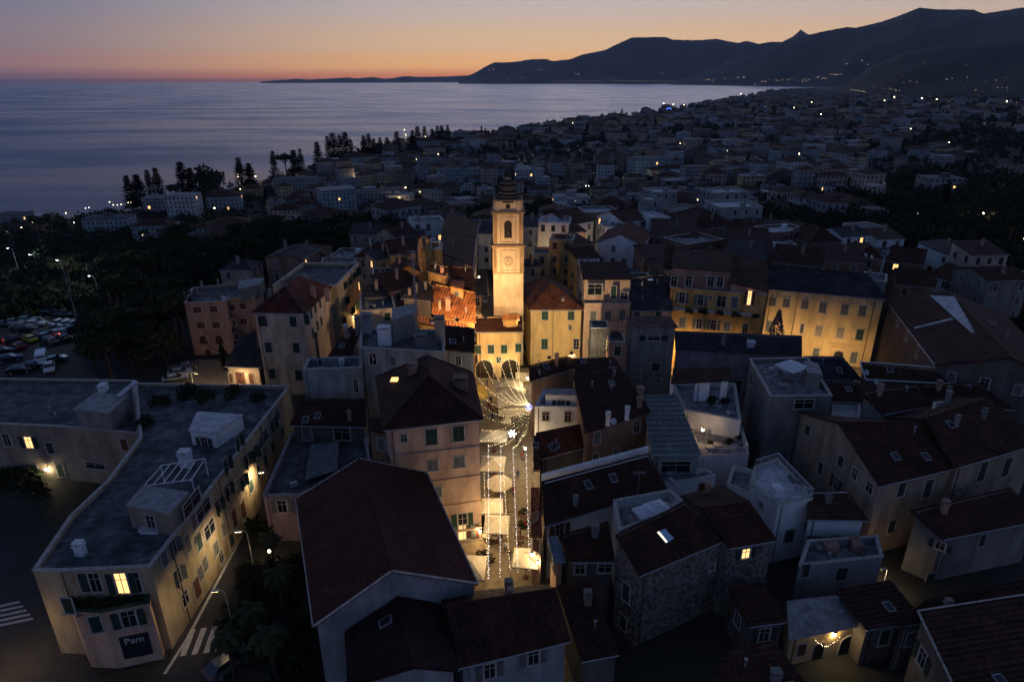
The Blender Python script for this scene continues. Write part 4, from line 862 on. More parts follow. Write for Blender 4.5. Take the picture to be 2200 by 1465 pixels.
# the wing at the right
A, B = P(1902, 641, 13), P(2009, 783, 13); R1, R2 = P(2035, 624, 16), P(2172, 768, 16)
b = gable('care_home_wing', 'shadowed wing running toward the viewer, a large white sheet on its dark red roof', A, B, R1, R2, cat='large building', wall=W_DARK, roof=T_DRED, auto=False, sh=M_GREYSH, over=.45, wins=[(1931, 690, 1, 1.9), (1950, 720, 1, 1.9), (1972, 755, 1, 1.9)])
pn = (B-A).cross(R1-A).normalized()
def onpl(u, v): d = ray(u, v); return CAM+d*((A-CAM).dot(pn)/d.dot(pn))
up = pn*(.26 if pn.z > 0 else -.26); m = MB(); o = b['org']; m.quad([onpl(u, v)+up-o for u, v in ((1997, 637), (2051, 640), (2096, 718), (2087, 718))][::-1]); m.quad([onpl(u, v)+up*.7-o for u, v in ((1964, 705), (2045, 685), (2050, 688), (1966, 708))][::-1]); m.build('white_roof_sheet', [CONC_L], b['root'])
# middle right
A, B = P(1452, 752, 10), P(1722, 766, 10)
b = shed('long_house', 'long house with a blue-grey slate roof and mauve wall in front of the yellow building', A, B, P(1722, 722, 11.6), P(1450, 712, 11.6), wall=W_PURP, roof=T_SLATE, auto=False, trim=T_PINK, wins=[(1583, 831, 1.3, 2.4, 'door', M_DGREEN)])
room(b, 'skylight_box', [(1605, 738), (1622, 739), (1620, 732), (1607, 731)], 10.4, 11.2, CONC_L, CONC_L)
shed('house', 'slate roof continuing the long house behind the roof terrace with the parasol', P(1762, 815, 9), P(1852, 815, 9), P(1810, 766, 11.4), P(1726, 765, 11.4), wall=W_PURP, roof=T_SLATE, auto=False)
b = shed('tower_house', 'grey tower-like house with a faded pink roof and a wide shuttered top window', P(1345, 702, 14.5), P(1457, 702, 14.5), P(1440, 680, 14.8), P(1347, 680, 14.8), wall=W_GREY, roof=T_PINK, over=.3, auto=False, wins=[(1404, 726, 2.1, .9, 'open', M_DGREEN), (1409, 788, 1.3, 1.5, 'closed', M_DGREEN), (1372, 802, .5, 1.1, 'plain'), (1415, 817, .7, .9, 'plain')]); M2 = b
H('house', 'narrow slate-hung block with a flat top between the yellow house and the grey tower house', 1271, 705, 1310, 705, 13.3, 3.5, 'flat', wall=T_SLATE, roof=BITU, parapet=.2, auto=False)
H('house', 'pink-walled terrace house with a dark pergola at the left of the grey tower house', 1310, 735, 1346, 735, 12.2, 5, 'flat', wall=W_ROSE, roof=TERR_FL, parapet=.9, auto=False); b = HOUSES[-1]; o = b['org']; m = MB()
q = [p+Vector((0, 0, 1.9)) for p in b['loop']]
for i in range(4): m.tube(q[i]-o, q[(i+1) % 4]-o, .06, n=6); m.tube(q[i]-o, q[i]-o-Vector((0, 0, 2.8)), .06, n=6)
for k in range(1, 8): m.tube(q[0].lerp(q[1], k/8)-o, q[3].lerp(q[2], k/8)-o, .04, n=5)
m.build('roof_pergola', [M_METAL], b['root'])
shed('house', 'dark brown-tiled house on the right corner of the festive square', P(1138, 819, 10), P(1238, 790, 10), P(1236, 760, 11.5), P(1136, 785, 11.5), wall=W_BROWN, roof=T_BRN, auto=False, chim=1)
shed('house', 'dark tiled strip house behind the big dark roof right of the street', P(1232, 812, 11.5), P(1335, 788, 12), P(1320, 768, 12.6), P(1237, 770, 12.6), wall=W_BROWN, roof=T_BRN, auto=False)
b = flat('house', 'white stepped terrace house overlooking the festive street from the right', [(1149, 873), (1245, 874), (1241, 838), (1168, 838)], 9.3, wall=W_WHITE, roof=TERR_FL, parapet=.9, auto=False, trim=CONC_L)
room(b, 'stair_room', [(1172, 848), (1240, 850), (1240, 838), (1172, 838)], 8, 10.6, W_WHITE, CONC)
b = bld('house', 'large dark brown roof slope right of the white terrace, scattered with chimneys', 'house', [P(1257, 929, 10.5), P(1398, 883, 11), P(1330, 785, 13.2), P(1231, 808, 12.8)], [(0, 1, 2, 3)], wall=W_BROWN, roof=T_DRED, auto=False)
for u, v, s in ((1306, 905, .5), (1347, 893, .5), (1373, 872, .6), (1312, 845, .4), (1318, 812, .4), (1375, 850, .8)): chimney(b['root'], b['org'], P(u, v, 11.4), s, .9, W_WHITE if s == .5 else W_ROSE)
b = shed('glazed_annex', 'dark red sheet-roofed annex glowing faintly below the white terrace', P(1160, 986, 6.8), P(1268, 957, 7), P(1248, 910, 8.2), P(1151, 929, 8.2), cat='annex', wall=W_DARK, roof=tilemat('dark_red_ribbed_sheet', (.17, .045, .02), cw=.6, ch=4), auto=False)
b = shed('house', 'broad dark red roof with a pale blue back wall in the middle right foreground', P(1170, 1130, 7.5), P(1433, 1049, 7.5), P(1393, 973, 10), P(1163, 1034, 10), wall=W_WHITE, roof=T_DRED, auto=False)
o = b['org']; m = MB(); p, q = P(1163, 1034, 9.6)-o, P(1393, 973, 9.6)-o; e = Vector((0, .35, 0)); h2 = Vector((0, 0, .8)); m.hexa([p, q, q+e, p+e, p+h2, q+h2, q+e+h2, p+e+h2]); m.build('parapet_wall', [W_WHITE], b['root'])
shed('house', 'narrow pink-walled house with a thin tiled roof right on the street edge', P(1141, 1152, 6.3), P(1165, 1152, 6.9), P(1158, 1047, 7.8), P(1141, 1047, 7.2), wall=W_PINK, roof=T_RED, over=.12, auto=False, wins=[(1152, 1170, .8, 1.6, 'closed', M_BRWOOD)])
shed('house', 'slim white house front between the street and the dark red annex', P(1146, 1010, 7), P(1162, 1010, 7), P(1158, 935, 8), P(1146, 935, 8), wall=W_BEIGE, roof=T_BRN, over=.1, auto=False)
b = shed('patio_house', 'house with a pale corrugated patio roof in the middle right', P(1400, 976, 9.5), P(1507, 975, 9.5), P(1454, 847, 11), P(1381, 848, 11), wall=W_BLUE, roof=T_CORR, over=.25, auto=False, wins=[(1452, 1003, 3.6, 1.6, 'plain')])
m = MB(); o = b['org']
for k in range(12):
    t = (k+.5)/12; m.tube(P(1400, 976, 9.56).lerp(P(1381, 848, 11.06), t)-o, P(1507, 975, 9.56).lerp(P(1454, 847, 11.06), t)-o, .05, n=4)
m.build('roof_battens', [M_METAL], b['root'])
flat('house', 'low white ledge house in front of the corrugated patio roof', [(1424, 1043), (1538, 1022), (1520, 1008), (1405, 1012)], 6.8, wall=W_WHITE, roof=TERR_FL, parapet=.3, auto=False)
b = flat('terrace_house', 'white house with a lamplit terrace behind a white railing', [(1503, 980), (1609, 977), (1590, 919), (1482, 919)], 6.5, wall=W_WHITE, roof=TERR_FL, parapet=.15, auto=False); M11 = b
railing('white bar railing round the lamplit terrace', [P(1506, 978, 6.5), P(1606, 975, 6.5), P(1590, 925, 6.5)], 1.0, M_WMETAL)
b = flat('house', 'white upper terrace house with planted floor and a dark tiled porch', [(1470, 880), (1592, 903), (1580, 824), (1442, 818)], 9.2, wall=W_WHITE, roof=TERR_FL, parapet=.6, auto=False, wins=[(1497, 940, 1.1, 2.1, 'lit', M_DGREEN)]); M12 = b
m = MB(); o = b['org']; q = [P(1441, 823, 12), P(1574, 818, 12), P(1568, 787, 12.9), P(1448, 792, 12.9)]; n_ = facenormal(q); m.quad([p-o for p in q], 0, roofuv(q, n_)); m.quad([p-o-Vector((0, 0, .15)) for p in q][::-1])
m.build('porch_roof', [T_BRN], b['root'], uv=True)
for u, w_ in ((1446, .4), (1500, .4), (1517, 1.4), (1560, .9)): m = MB(); p = P(u, 822, 12); m.box((V(p, 10.4)-o)+Vector((0, .6, 0)), (w_, .3, 3.0)); m.build('porch_post', [W_WHITE], b['root'])
# roof terrace with the parasol
b = flat('terrace_tower', 'square grey stone house with a furnished roof terrace and white parasol', [(1609, 770), (1655, 852), (1788, 850), (1736, 768)], 12, wall=W_GREY, roof=TERR_FL, parapet=.5, auto=False, sh=M_DGREEN, wins=[(1615, 815, .8, 2, 'closed'), (1727, 868, 2.6, 1.3, 'plain')]); M13 = b
room(b, 'roof_room', [(1735, 800), (1765, 806), (1755, 782), (1728, 778)], 11.5, 13.8, W_GREY, CONC)
b = bld('terrace_house', 'white cubic house with a railed roof terrace at the lower right', 'house', [P(u, v, 8) for u, v in ((1672, 1084), (1746, 1069), (1670, 986), (1620, 1003), (1615, 1040))], wall=W_WHITE, roof=CONC_L, parapet=.2, auto=False, wins=[(1636, 1086, .5, .6, 'plain')])
railing('thin metal railing round the white cubic roof terrace', [P(1668, 1050, 8), P(1744, 1066, 8), P(1670, 988, 8), P(1622, 1003, 8)], 1.0, M_WMETAL)
flat('house', 'small white landing house left of the white cubic terrace', [(1562, 1040), (1616, 1062), (1618, 1010), (1575, 1000)], 6.6, wall=W_WHITE, roof=TERR_FL, parapet=.5, auto=False)
# lower right
A, B = P(1375, 1236, 9), P(1562, 1158, 9)
b = shed('stone_house', 'rubble-stone house with a sloping red roof and a glowing skylight at the bottom right', A, B, P(1470, 1078, 11.6), P(1322, 1148, 11.2), wall=STONE, roof=T_DRED, over=.25, auto=False, ridgecap=T_RED, wins=[(1529, 1217, .7, .8, 'plain'), (1453, 1377, .9, 1.4, 'plain'), (1346, 1272, .9, 2.0, 'closed', M_DGREEN), (1339, 1336, .9, 1.6, 'closed', M_DGREEN)]); N1 = b
pn = facenormal([b['loop'][i] for i in range(4)]); pn = pn if pn.z > 0 else -pn; A0 = b['loop'][0]
def onpl2(u, v, e): d = ray(u, v); return CAM+d*((A0-CAM).dot(pn)/d.dot(pn))+pn*e
m = MB(); q = [(1410, 1143), (1428, 1136), (1447, 1157), (1430, 1168)]; o = b['org']; m.hexa([onpl2(u, v, -.1)-o for u, v in q]+[onpl2(u, v, .1)-o for u, v in q]); sk = m.build('skylight', [plain('pale_blue_glass', (.3, .5, .65), .2)], b['root'])
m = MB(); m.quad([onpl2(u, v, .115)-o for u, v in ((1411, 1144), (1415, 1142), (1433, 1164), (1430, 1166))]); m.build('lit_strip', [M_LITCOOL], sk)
b = bld('stone_house', 'tall rubble-stone house with a ribbed red gable roof beside the white cubic terrace', 'house', [P(1566, 1177, 8.8), P(1670, 1160, 8.8), P(1610, 1077, 11), P(1554, 1042, 9.6), P(1462, 1064, 9.6), P(1508, 1092, 11)], [(0, 1, 2, 5), (5, 2, 3, 4)], wall=STONE, roof=T_DRED, ridgecap=T_RED, auto=False, over=.25, sh=M_DGREEN, wins=[(1602, 1188, .9, 1.1, 'lit'), (1590, 1283, 1, 2, 'closed'), (1579, 1348, 1, 1.5, 'closed')])
b['root'].children[0]
chimney(b['root'], b['org'], P(1520, 1058, 10), .5, .8, W_ROSE)
b = shed('house', 'house with a small faded purple-red roof and white shuttered front', P(1733, 1115, 6.6), P(1866, 1117, 6.6), P(1820, 1052, 8.2), P(1737, 1055, 8.2), wall=W_WHITE, roof=T_BRN, over=.3, auto=False, wins=[(1752, 1163, .9, 1.5, 'open', M_DGREEN), (1797, 1165, .9, 1.8, 'open', M_DGREEN)])
b = flat('house', 'grey house with a cluttered balcony roof below the small purple-red roof', [(1716, 1216), (1897, 1196), (1885, 1150), (1735, 1160)], 5.2, wall=W_BLUE, roof=TERR_FL, parapet=.8, auto=False, wins=[(1730, 1225, .9, 1.6, 'closed', M_DGREEN), (1808, 1232, 1.2, 1.6, 'closed', M_DGREEN)])
b = gable('house', 'big cream house with a dark red gable roof on the right', P(1890, 1044, 10), P(2058, 1004, 10), P(1802, 908, 13), P(1986, 906, 13), wall=W_BEIGE, roof=T_DRED, auto=False, sh=M_DGREEN, wins=[(1936, 1051, 1, 1.8), (1993, 1049, 1.1, 2.4), (1915, 1130, .9, 1.7), (1897, 1210, 1, 2)])
b = gable('house', 'taller cream house with a dark red roof at the right edge', P(2058, 1004, 10.5), P(2240, 950, 10.5), P(1986, 900, 13.5), P(2125, 855, 13.5), wall=W_BEIGE, roof=T_DRED, auto=False, sh=M_DGREEN, ridgecap=T_RED, wins=[(2110, 1012, 1.2, 2.6), (2162, 1003, 1.2, 2.6), (2062, 1052, .6, .8, 'plain')])
b = shed('house', 'lower dark-roofed house with a glazed side veranda at the right edge', P(2028, 1158, 6), P(2240, 1116, 6), P(2170, 1046, 7.8), P(1955, 1096, 7.8), wall=W_GREY, roof=T_DRED, auto=False, sh=M_DGREEN, wins=[(1997, 1245, 1, 1.9), (2020, 1172, .9, .9, 'open'), (2110, 1160, .8, 1.5)])
b = bld('porch_house', 'low lamplit house front with an arched door at the bottom right', 'house', [P(1695, 1372, 3.6), P(1858, 1340, 3.6), P(1822, 1275, 4.3), P(1690, 1290, 4.3)], [(0, 1, 2, 3)], wall=W_YEL, roof=CONC, over=.2, auto=False, wins=[(1757, 1400, 1.1, 2.3, 'archdoor'), (1722, 1395, .8, 1.4, 'closed', M_BRWOOD), (1820, 1385, 1.6, 2.2, 'archdoor')]); N7 = b
shed('house', 'black-roofed house cut off by the bottom edge below the stone houses', P(1500, 1530, 6), P(1760, 1505, 6), P(1662, 1373, 7.6), P(1560, 1397, 7.6), wall=W_DARK, roof=T_DRED, auto=False)
shed('house', 'dark roof in the bottom right corner with pale parapet edges', P(2090, 1560, 6.5), P(2440, 1500, 6.5), P(2260, 1268, 8.5), P(1972, 1312, 8.5), wall=W_DARK, roof=T_DRED, auto=False, trim=TRIM)
shed('house', 'dark brown-roofed house between the street and the rubble-stone house', P(1226, 1206, 7), P(1322, 1206, 7), P(1306, 1119, 8.6), P(1198, 1150, 8.6), wall=W_DARK, roof=T_DRED, auto=False, wins=[(1246, 1222, 1.0, 1.1, 'plain'), (1300, 1220, 1.4, 1.0, 'plain')])
b = shed('awning_house', 'slim lit house on the street with a blue corrugated awning roof', P(1190, 1208, 6.6), P(1216, 1206, 6.6), P(1200, 1150, 7.2), P(1176, 1152, 7.2), wall=W_PINK, roof=tilemat('blue_corrugated', (.2, .27, .34), cw=2, ch=.5, patch=.2), auto=False)
b = flat('terrace_house', 'white walled roof terrace with folded parasols above the stone houses', [(1330, 1140), (1400, 1112), (1466, 1076), (1440, 1052), (1318, 1074)], 8.6, wall=W_WHITE, roof=TERR_FL, parapet=1.1, auto=False); N11 = b
# upper right roofs
b = shed('house', 'small reddish roof above the big cream house on the right', P(1898, 890, 11.6), P(2005, 869, 11.6), P(1969, 825, 13.4), P(1847, 842, 13.4), wall=W_GREY, roof=T_DRED, auto=False)
b = flat('house', 'little white terrace with a tall round chimney on the right', [(2002, 887), (2061, 885), (2036, 863), (2006, 864)], 12.2, wall=W_GREY, roof=CONC_L, parapet=.15, auto=False); m = MB(); o = b['org']; q = P(2030, 878, 12.1)-o; m.tube(q, q+Vector((0, 0, 2.3)), .32, n=12); m.tube(q+Vector((0, 0, 2.3)), q+Vector((0, 0, 2.5)), .42, n=12); m.build('round_chimney', [W_GREY], b['root'])
shed('house', 'long mauve-brown roof with a pale ridge under the yellow building wing', P(1860, 815, 10.5), P(2085, 826, 10.5), P(2008, 789, 12.3), P(1848, 777, 12.3), wall=W_BROWN, roof=T_BRN, auto=False, trim=W_WHITE)
shed('house', 'dark red roof beside the parasol terrace on its right', P(1788, 862, 9.5), P(1850, 862, 9.5), P(1845, 822, 10.6), P(1784, 818, 10.6), wall=W_WHITE, roof=T_DRED, auto=False)
flat('house', 'white narrow yard house between the parasol terrace and the reddish roof', [(1786, 905), (1848, 908), (1848, 868), (1790, 866)], 9, wall=W_WHITE, roof=CONC_L, parapet=.6, auto=False)
shed('house', 'very dark red roof behind the round chimney terrace', P(1990, 862, 10), P(2180, 880, 10), P(2100, 822, 12), P(1972, 826, 12), wall=W_BROWN, roof=T_DRED, auto=False)

H('house', 'black balcony house right of the lamplit porch', 1862, 1352, 1985, 1330, 4.6, 4.5, 'shed', .6, wall=W_DARK, roof=T_DRED, over=.2, auto=False, wins=[(1900, 1368, 1, 1.8, 'closed', M_DGREEN), (1945, 1362, 1, 1.8, 'closed', M_DGREEN)])
H('house', 'dark wedge-shaped house left of the lamplit porch', 1610, 1345, 1688, 1335, 4.6, 4.5, 'shed', .6, wall=W_DARK, roof=T_DRED, over=.2, auto=False)
H('house', 'dark low roof between the stone houses and the bottom edge', 1250, 1420, 1330, 1405, 5, 8, 'shed', 1.0, wall=W_DARK, roof=T_DRED, over=.2, auto=False)

shed('house', 'black roof wedged under the veranda house at the right edge', P(1925, 1345, 5), P(2250, 1300, 5), P(2240, 1235, 6.2), P(1990, 1286, 6.2), wall=W_DARK, roof=T_DRED, auto=False)

for b in HOUSES:
    if b['org'].y < 120 and b['org'].y > 36:
        for a, c, n, L, base in b['walls'][:6]:
            if n.dot(CAM-a) > 0 and L > 4:
                m = MB(); q = a.lerp(c, .5/L)+n*.09-b['org']; m.tube(V(q, 0), V(q, min(a.z, c.z)-b['org'].z-.2), .05, n=6); m.build('downpipe', [random.choice([M_ZINC, M_METAL, M_BRWOOD])], b['root']); break

rk2 = random.Random(77)
for b in HOUSES:
    if b['flat'] or not (36 < b['org'].y < 118) or b['root'].name.split('.')[0] in ('hall', 'arcaded_house', 'care_home', 'tower_house', 'annex', 'corner_house', 'patio_house', 'awning_house') or 'stone' in b['root'].name: continue
    al = b['loop']+b['extra']; fs = sorted(b['faces'], key=lambda f: -sum((al[f[i]]-al[f[i-1]]).length for i in range(len(f))))
    ps = [al[i] for i in fs[0]]; c = sum(ps, Vector())/len(ps); nn = facenormal(ps); nn = nn if nn.z > 0 else -nn
    if max((p-c).length for p in ps) < 3.2: continue
    o = b['org']
    for k in range(rk2.choice([1, 2, 3])):
        q = c.lerp(ps[rk2.randrange(len(ps))], rk2.uniform(.2, .65)); t_ = rk2.randrange(3)
        if t_ == 0: chimney(b['root'], o, q, rk2.uniform(.4, .7), rk2.uniform(.7, 1.3))
        elif t_ == 1: m = MB(); m.tube(q-o, q-o+Vector((0, 0, .8)), .08, n=8); m.lathe([(.08, .8), (.17, .84), (.03, .97)], q-o, 8); m.build('vent_pipe', [M_ZINC], b['root'])
        else:
            hz = Vector((nn.x, nn.y, 0)); u_ = Vector((-hz.y, hz.x, 0)).normalized() if hz.length > .01 else Vector((1, 0, 0)); v_ = nn.cross(u_)
            for sc, e0, e1, mt, nm in ((1, -.05, .14, M_ZINC, 'skylight_frame'), (.82, .14, .155, M_GLASS, 'skylight_pane')):
                m = MB(); pq = [q-o+u_*sx*.42*sc+v_*sy*.55*sc for sx, sy in ((-1, -1), (1, -1), (1, 1), (-1, 1))]; m.hexa([p+nn*e0 for p in pq]+[p+nn*e1 for p in pq])
                if nm == 'skylight_frame': fr_ = m.build('skylight', [mt], b['root'])
                else: m.build('pane', [mt], fr_)
# ================================================================== far side of the old town
for args in [
 ('white gabled house half lit pink behind the salmon house', 1279, 520, 1383, 528, 13, 15, 'gable_e', 2.6, W_WHITE, T_RED, 0),
 ('ochre house under dark eaves between the tower and the white gable', 1227, 530, 1277, 522, 13.2, 8, 'shed', 1.2, W_OCH, T_DRED, 0),
 ('small maroon roof in front of the white gabled house', 1240, 558, 1292, 553, 11.5, 6, 'shed', 1.6, W_OCH, T_DRED, 0),
 ('house with a white parapet box behind the salmon top floor', 1244, 568, 1290, 568, 14, 4, 'flat', 0, W_PINK, T_DRED, 0),
 ('orange-lit house with tall dark windows right of the tower', 1180, 515, 1230, 517, 14.5, 7, 'flat', 0, W_OCH, TERR_FL, 1),
 ('narrow yellow house lit from the square right beside the tower', 1147, 546, 1182, 546, 11.2, 7, 'flat', 0, W_YEL, TERR_FL, 0),
 ('small slate-roofed house against the right side of the tower', 1125, 574, 1166, 572, 10.8, 5, 'hip', 1.4, W_GREY, T_SLATE, 1),
 ('pale blue house with a bright flat roof right of the belfry', 1156, 478, 1222, 480, 15.5, 9, 'flat', 0, W_WHITE, CONC_L, 1),
 ('blue-grey house behind the belfry with a small roof room', 1123, 488, 1157, 488, 15, 9, 'shed', 1.2, W_BLUE, T_SLATE, 1),
 ('steep dark red roof with a white side wall above the ochre house', 1222, 484, 1278, 474, 14, 14, 'gable', 2.5, W_WHITE, T_DRED, 0),
 ('pink-fronted house with a small square window by the dark red roof', 1231, 500, 1262, 497, 13.5, 6, 'shed', 1, W_PINK, T_DRED, 0),
 ('green-grey terrace house on the skyline of the old town', 1255, 457, 1330, 455, 15, 9, 'flat', 0, W_GREY, CONC_L, 0),
 ('house with a white arched terrace canopy behind the white gable', 1300, 488, 1345, 487, 13.5, 7, 'flat', 0, W_WHITE, CONC_L, 0),
 ('dark red gabled house with a slanting gable edge near the skyline', 1340, 478, 1392, 470, 14.5, 12, 'gable', 2.2, W_WHITE, T_DRED, 0),
 ('pale blue stepped house with a bright parapet in the upper right', 1393, 470, 1440, 466, 15, 9, 'flat', 0, W_WHITE, CONC_L, 0),
 ('wide dark roof with a hipped end in the upper right', 1490, 492, 1590, 486, 13.5, 18, 'hip', 3.6, W_BROWN, T_DRED, 1),
 ('long dark roof in front of the wide hipped roof', 1398, 508, 1500, 512, 13, 12, 'shed', 2.4, W_BROWN, T_BRN, 1),
 ('grey rubble-walled house beside the white gabled house', 1382, 552, 1452, 549, 12.2, 8, 'shed', 1.0, W_BROWN, T_DRED, 0),
 ('stone house with a light blue roof terrace and a slanting canopy', 1476, 526, 1555, 514, 13.5, 9, 'flat', 0, W_BROWN, TERR_FL, 0),
 ('dark slate roof with a pale ridge wall above the balcony house', 1424, 578, 1560, 586, 17.6, 9, 'shed', 2.2, W_BROWN, T_BRN, 1),
 ('dark roof behind the balcony house with louvered skylight', 1562, 560, 1648, 566, 16, 11, 'shed', 2.2, W_BROWN, T_SLATE, 1),
 ('long dark roof on the skyline right of the wide hipped roof', 1560, 530, 1655, 536, 14.5, 12, 'shed', 2.4, W_BROWN, T_DRED, 1),
 ('small blue-white summer house on the dark roofs', 1666, 528, 1715, 530, 15.2, 4, 'flat', 0, W_WHITE, CONC_L, 0),
 ('house with a white rooftop slab above the blue-white summer house', 1660, 500, 1740, 494, 15, 8, 'flat', 0, W_BROWN, CONC_L, 0),
 ('dark hipped house on the wood edge in the upper right', 1745, 522, 1810, 520, 14, 12, 'hip', 3, W_BROWN, T_DRED, 0),
 ('long brown roof behind the care home, left stretch', 1655, 562, 1768, 574, 16.4, 8, 'shed', 2.0, W_BROWN, T_BRN, 1),
 ('long brown roof behind the care home, right stretch', 1772, 560, 1862, 566, 15, 10, 'shed', 1.6, W_BROWN, T_DRED, 1),
 ('flat blue-grey terrace with white frame behind the care home', 1855, 600, 1905, 606, 15.4, 6, 'flat', 0, W_BLUE, TERR_FL, 1),
 ('brown house with satellite dishes near the wood', 1840, 552, 1900, 556, 14, 9, 'hip', 2, W_BROWN, T_DRED, 0),
 ('outlying dark red roof near the woods on the right', 1905, 560, 1985, 570, 12, 11, 'gable', 2.4, W_BROWN, T_DRED, 0),
 ('outlying grey roof below the woods on the right', 1925, 610, 2010, 618, 12, 10, 'gable', 2, W_BROWN, T_BRN, 0),
 ('blue-grey block with a big rooftop slab at the edge of the modern town', 1545, 446, 1640, 444, 16, 12, 'flat', 0, W_BLUE, CONC_L, 0),
 ('small block with a bright flat roof at the edge of the modern town', 1392, 430, 1424, 429, 15, 9, 'flat', 0, W_BLUE, CONC_L, 0),
 ('pale flat-roofed block with a rooftop cube', 1408, 414, 1456, 412, 15, 11, 'flat', 0, W_BLUE, CONC_L, 0),
 ('pale flat-roofed block with a wide parapet near the woods', 1535, 415, 1612, 412, 15, 11, 'flat', 0, W_BLUE, CONC_L, 0)]:
    lb, uL, vL, uR, vR, z, dp, kd, rs_, wl, rf, ch = args
    H('house', lb, uL, vL, uR, vR, z, dp, kd, rs_, wall=wl, roof=rf, parapet=.6, chim=ch, base=-3, over=.3)
def inpoly(p, poly):
    c = False; n = len(poly)
    for i in range(n):
        a, b = poly[i], poly[i-1]
        if (a.y > p.y) != (b.y > p.y) and p.x < (b.x-a.x)*(p.y-a.y)/(b.y-a.y)+a.x: c = not c
    return c
def free(x, y, r):
    for poly in FOOT:
        c = sum(poly, Vector((0, 0)))/len(poly)
        if (c.x-x)**2+(c.y-y)**2 > (r+30)**2: continue
        for dx, dy in ((0, 0), (r, r), (-r, r), (r, -r), (-r, -r), (r, 0), (-r, 0), (0, r), (0, -r)):
            if inpoly(Vector((x+dx*.8, y+dy*.8)), poly): return False
        for p in poly:
            if abs(p.x-x) < r*.75 and abs(p.y-y) < r*.75: return False
    return True
rnd = random.Random(21)
WCOL = [('cream', W_CREAM), ('brown', W_BROWN), ('ochre', W_BEIGE), ('grey', W_GREY), ('white', W_WHITE)]
RCOL = [('dark red tiled', T_DRED), ('brown tiled', T_BRN), ('slate grey', T_SLATE)]
AUTOL = []   # houses whose label is written from where they stand
for gy in range(128, 222, 11):
    for gx in range(-64, 128, 11):
        x = gx+rnd.uniform(-1.5, 1.5); y = gy+rnd.uniform(-1.5, 1.5)+abs(gx-20)*.04
        if -8 < x < -2.2: continue
        if math.hypot((x-25)/95, (y-130)/95) > 1: continue
        if x < -30 and y < 150: continue
        s = rnd.uniform(8, 11)
        if not free(x, y, s/2): continue
        a = rnd.uniform(-.2, .2)+(.15 if x > 20 else 0); z = rnd.uniform(9.5, 13)-(y-120)*.02
        e = Vector((math.cos(a), math.sin(a), 0)); n = Vector((-e.y, e.x, 0)); c = Vector((x, y, z)); A = c-e*s/2-n*s/2; B = c+e*s/2-n*s/2
        wc, wm = rnd.choice(WCOL); rc, rm = rnd.choice(RCOL); kd = rnd.choice(['gable', 'gable', 'hip', 'shed', 'flat', 'gable_e'])
        if kd == 'flat': rc, rm = 'flat grey', TERR_FL
        roofed('house', None, A, B, n*s*rnd.uniform(.9, 1.15), Vector((0, 0, rnd.uniform(1.2, 2.2))), kd, 'house', wall=wm, roof=rm, base=-4, chim=rnd.choice([0, 1, 1]), over=.3, group='tiled houses of the old town behind the tower')
        AUTOL.append((HOUSES[-1], f'{wc} old-town house with a {rc} roof'))
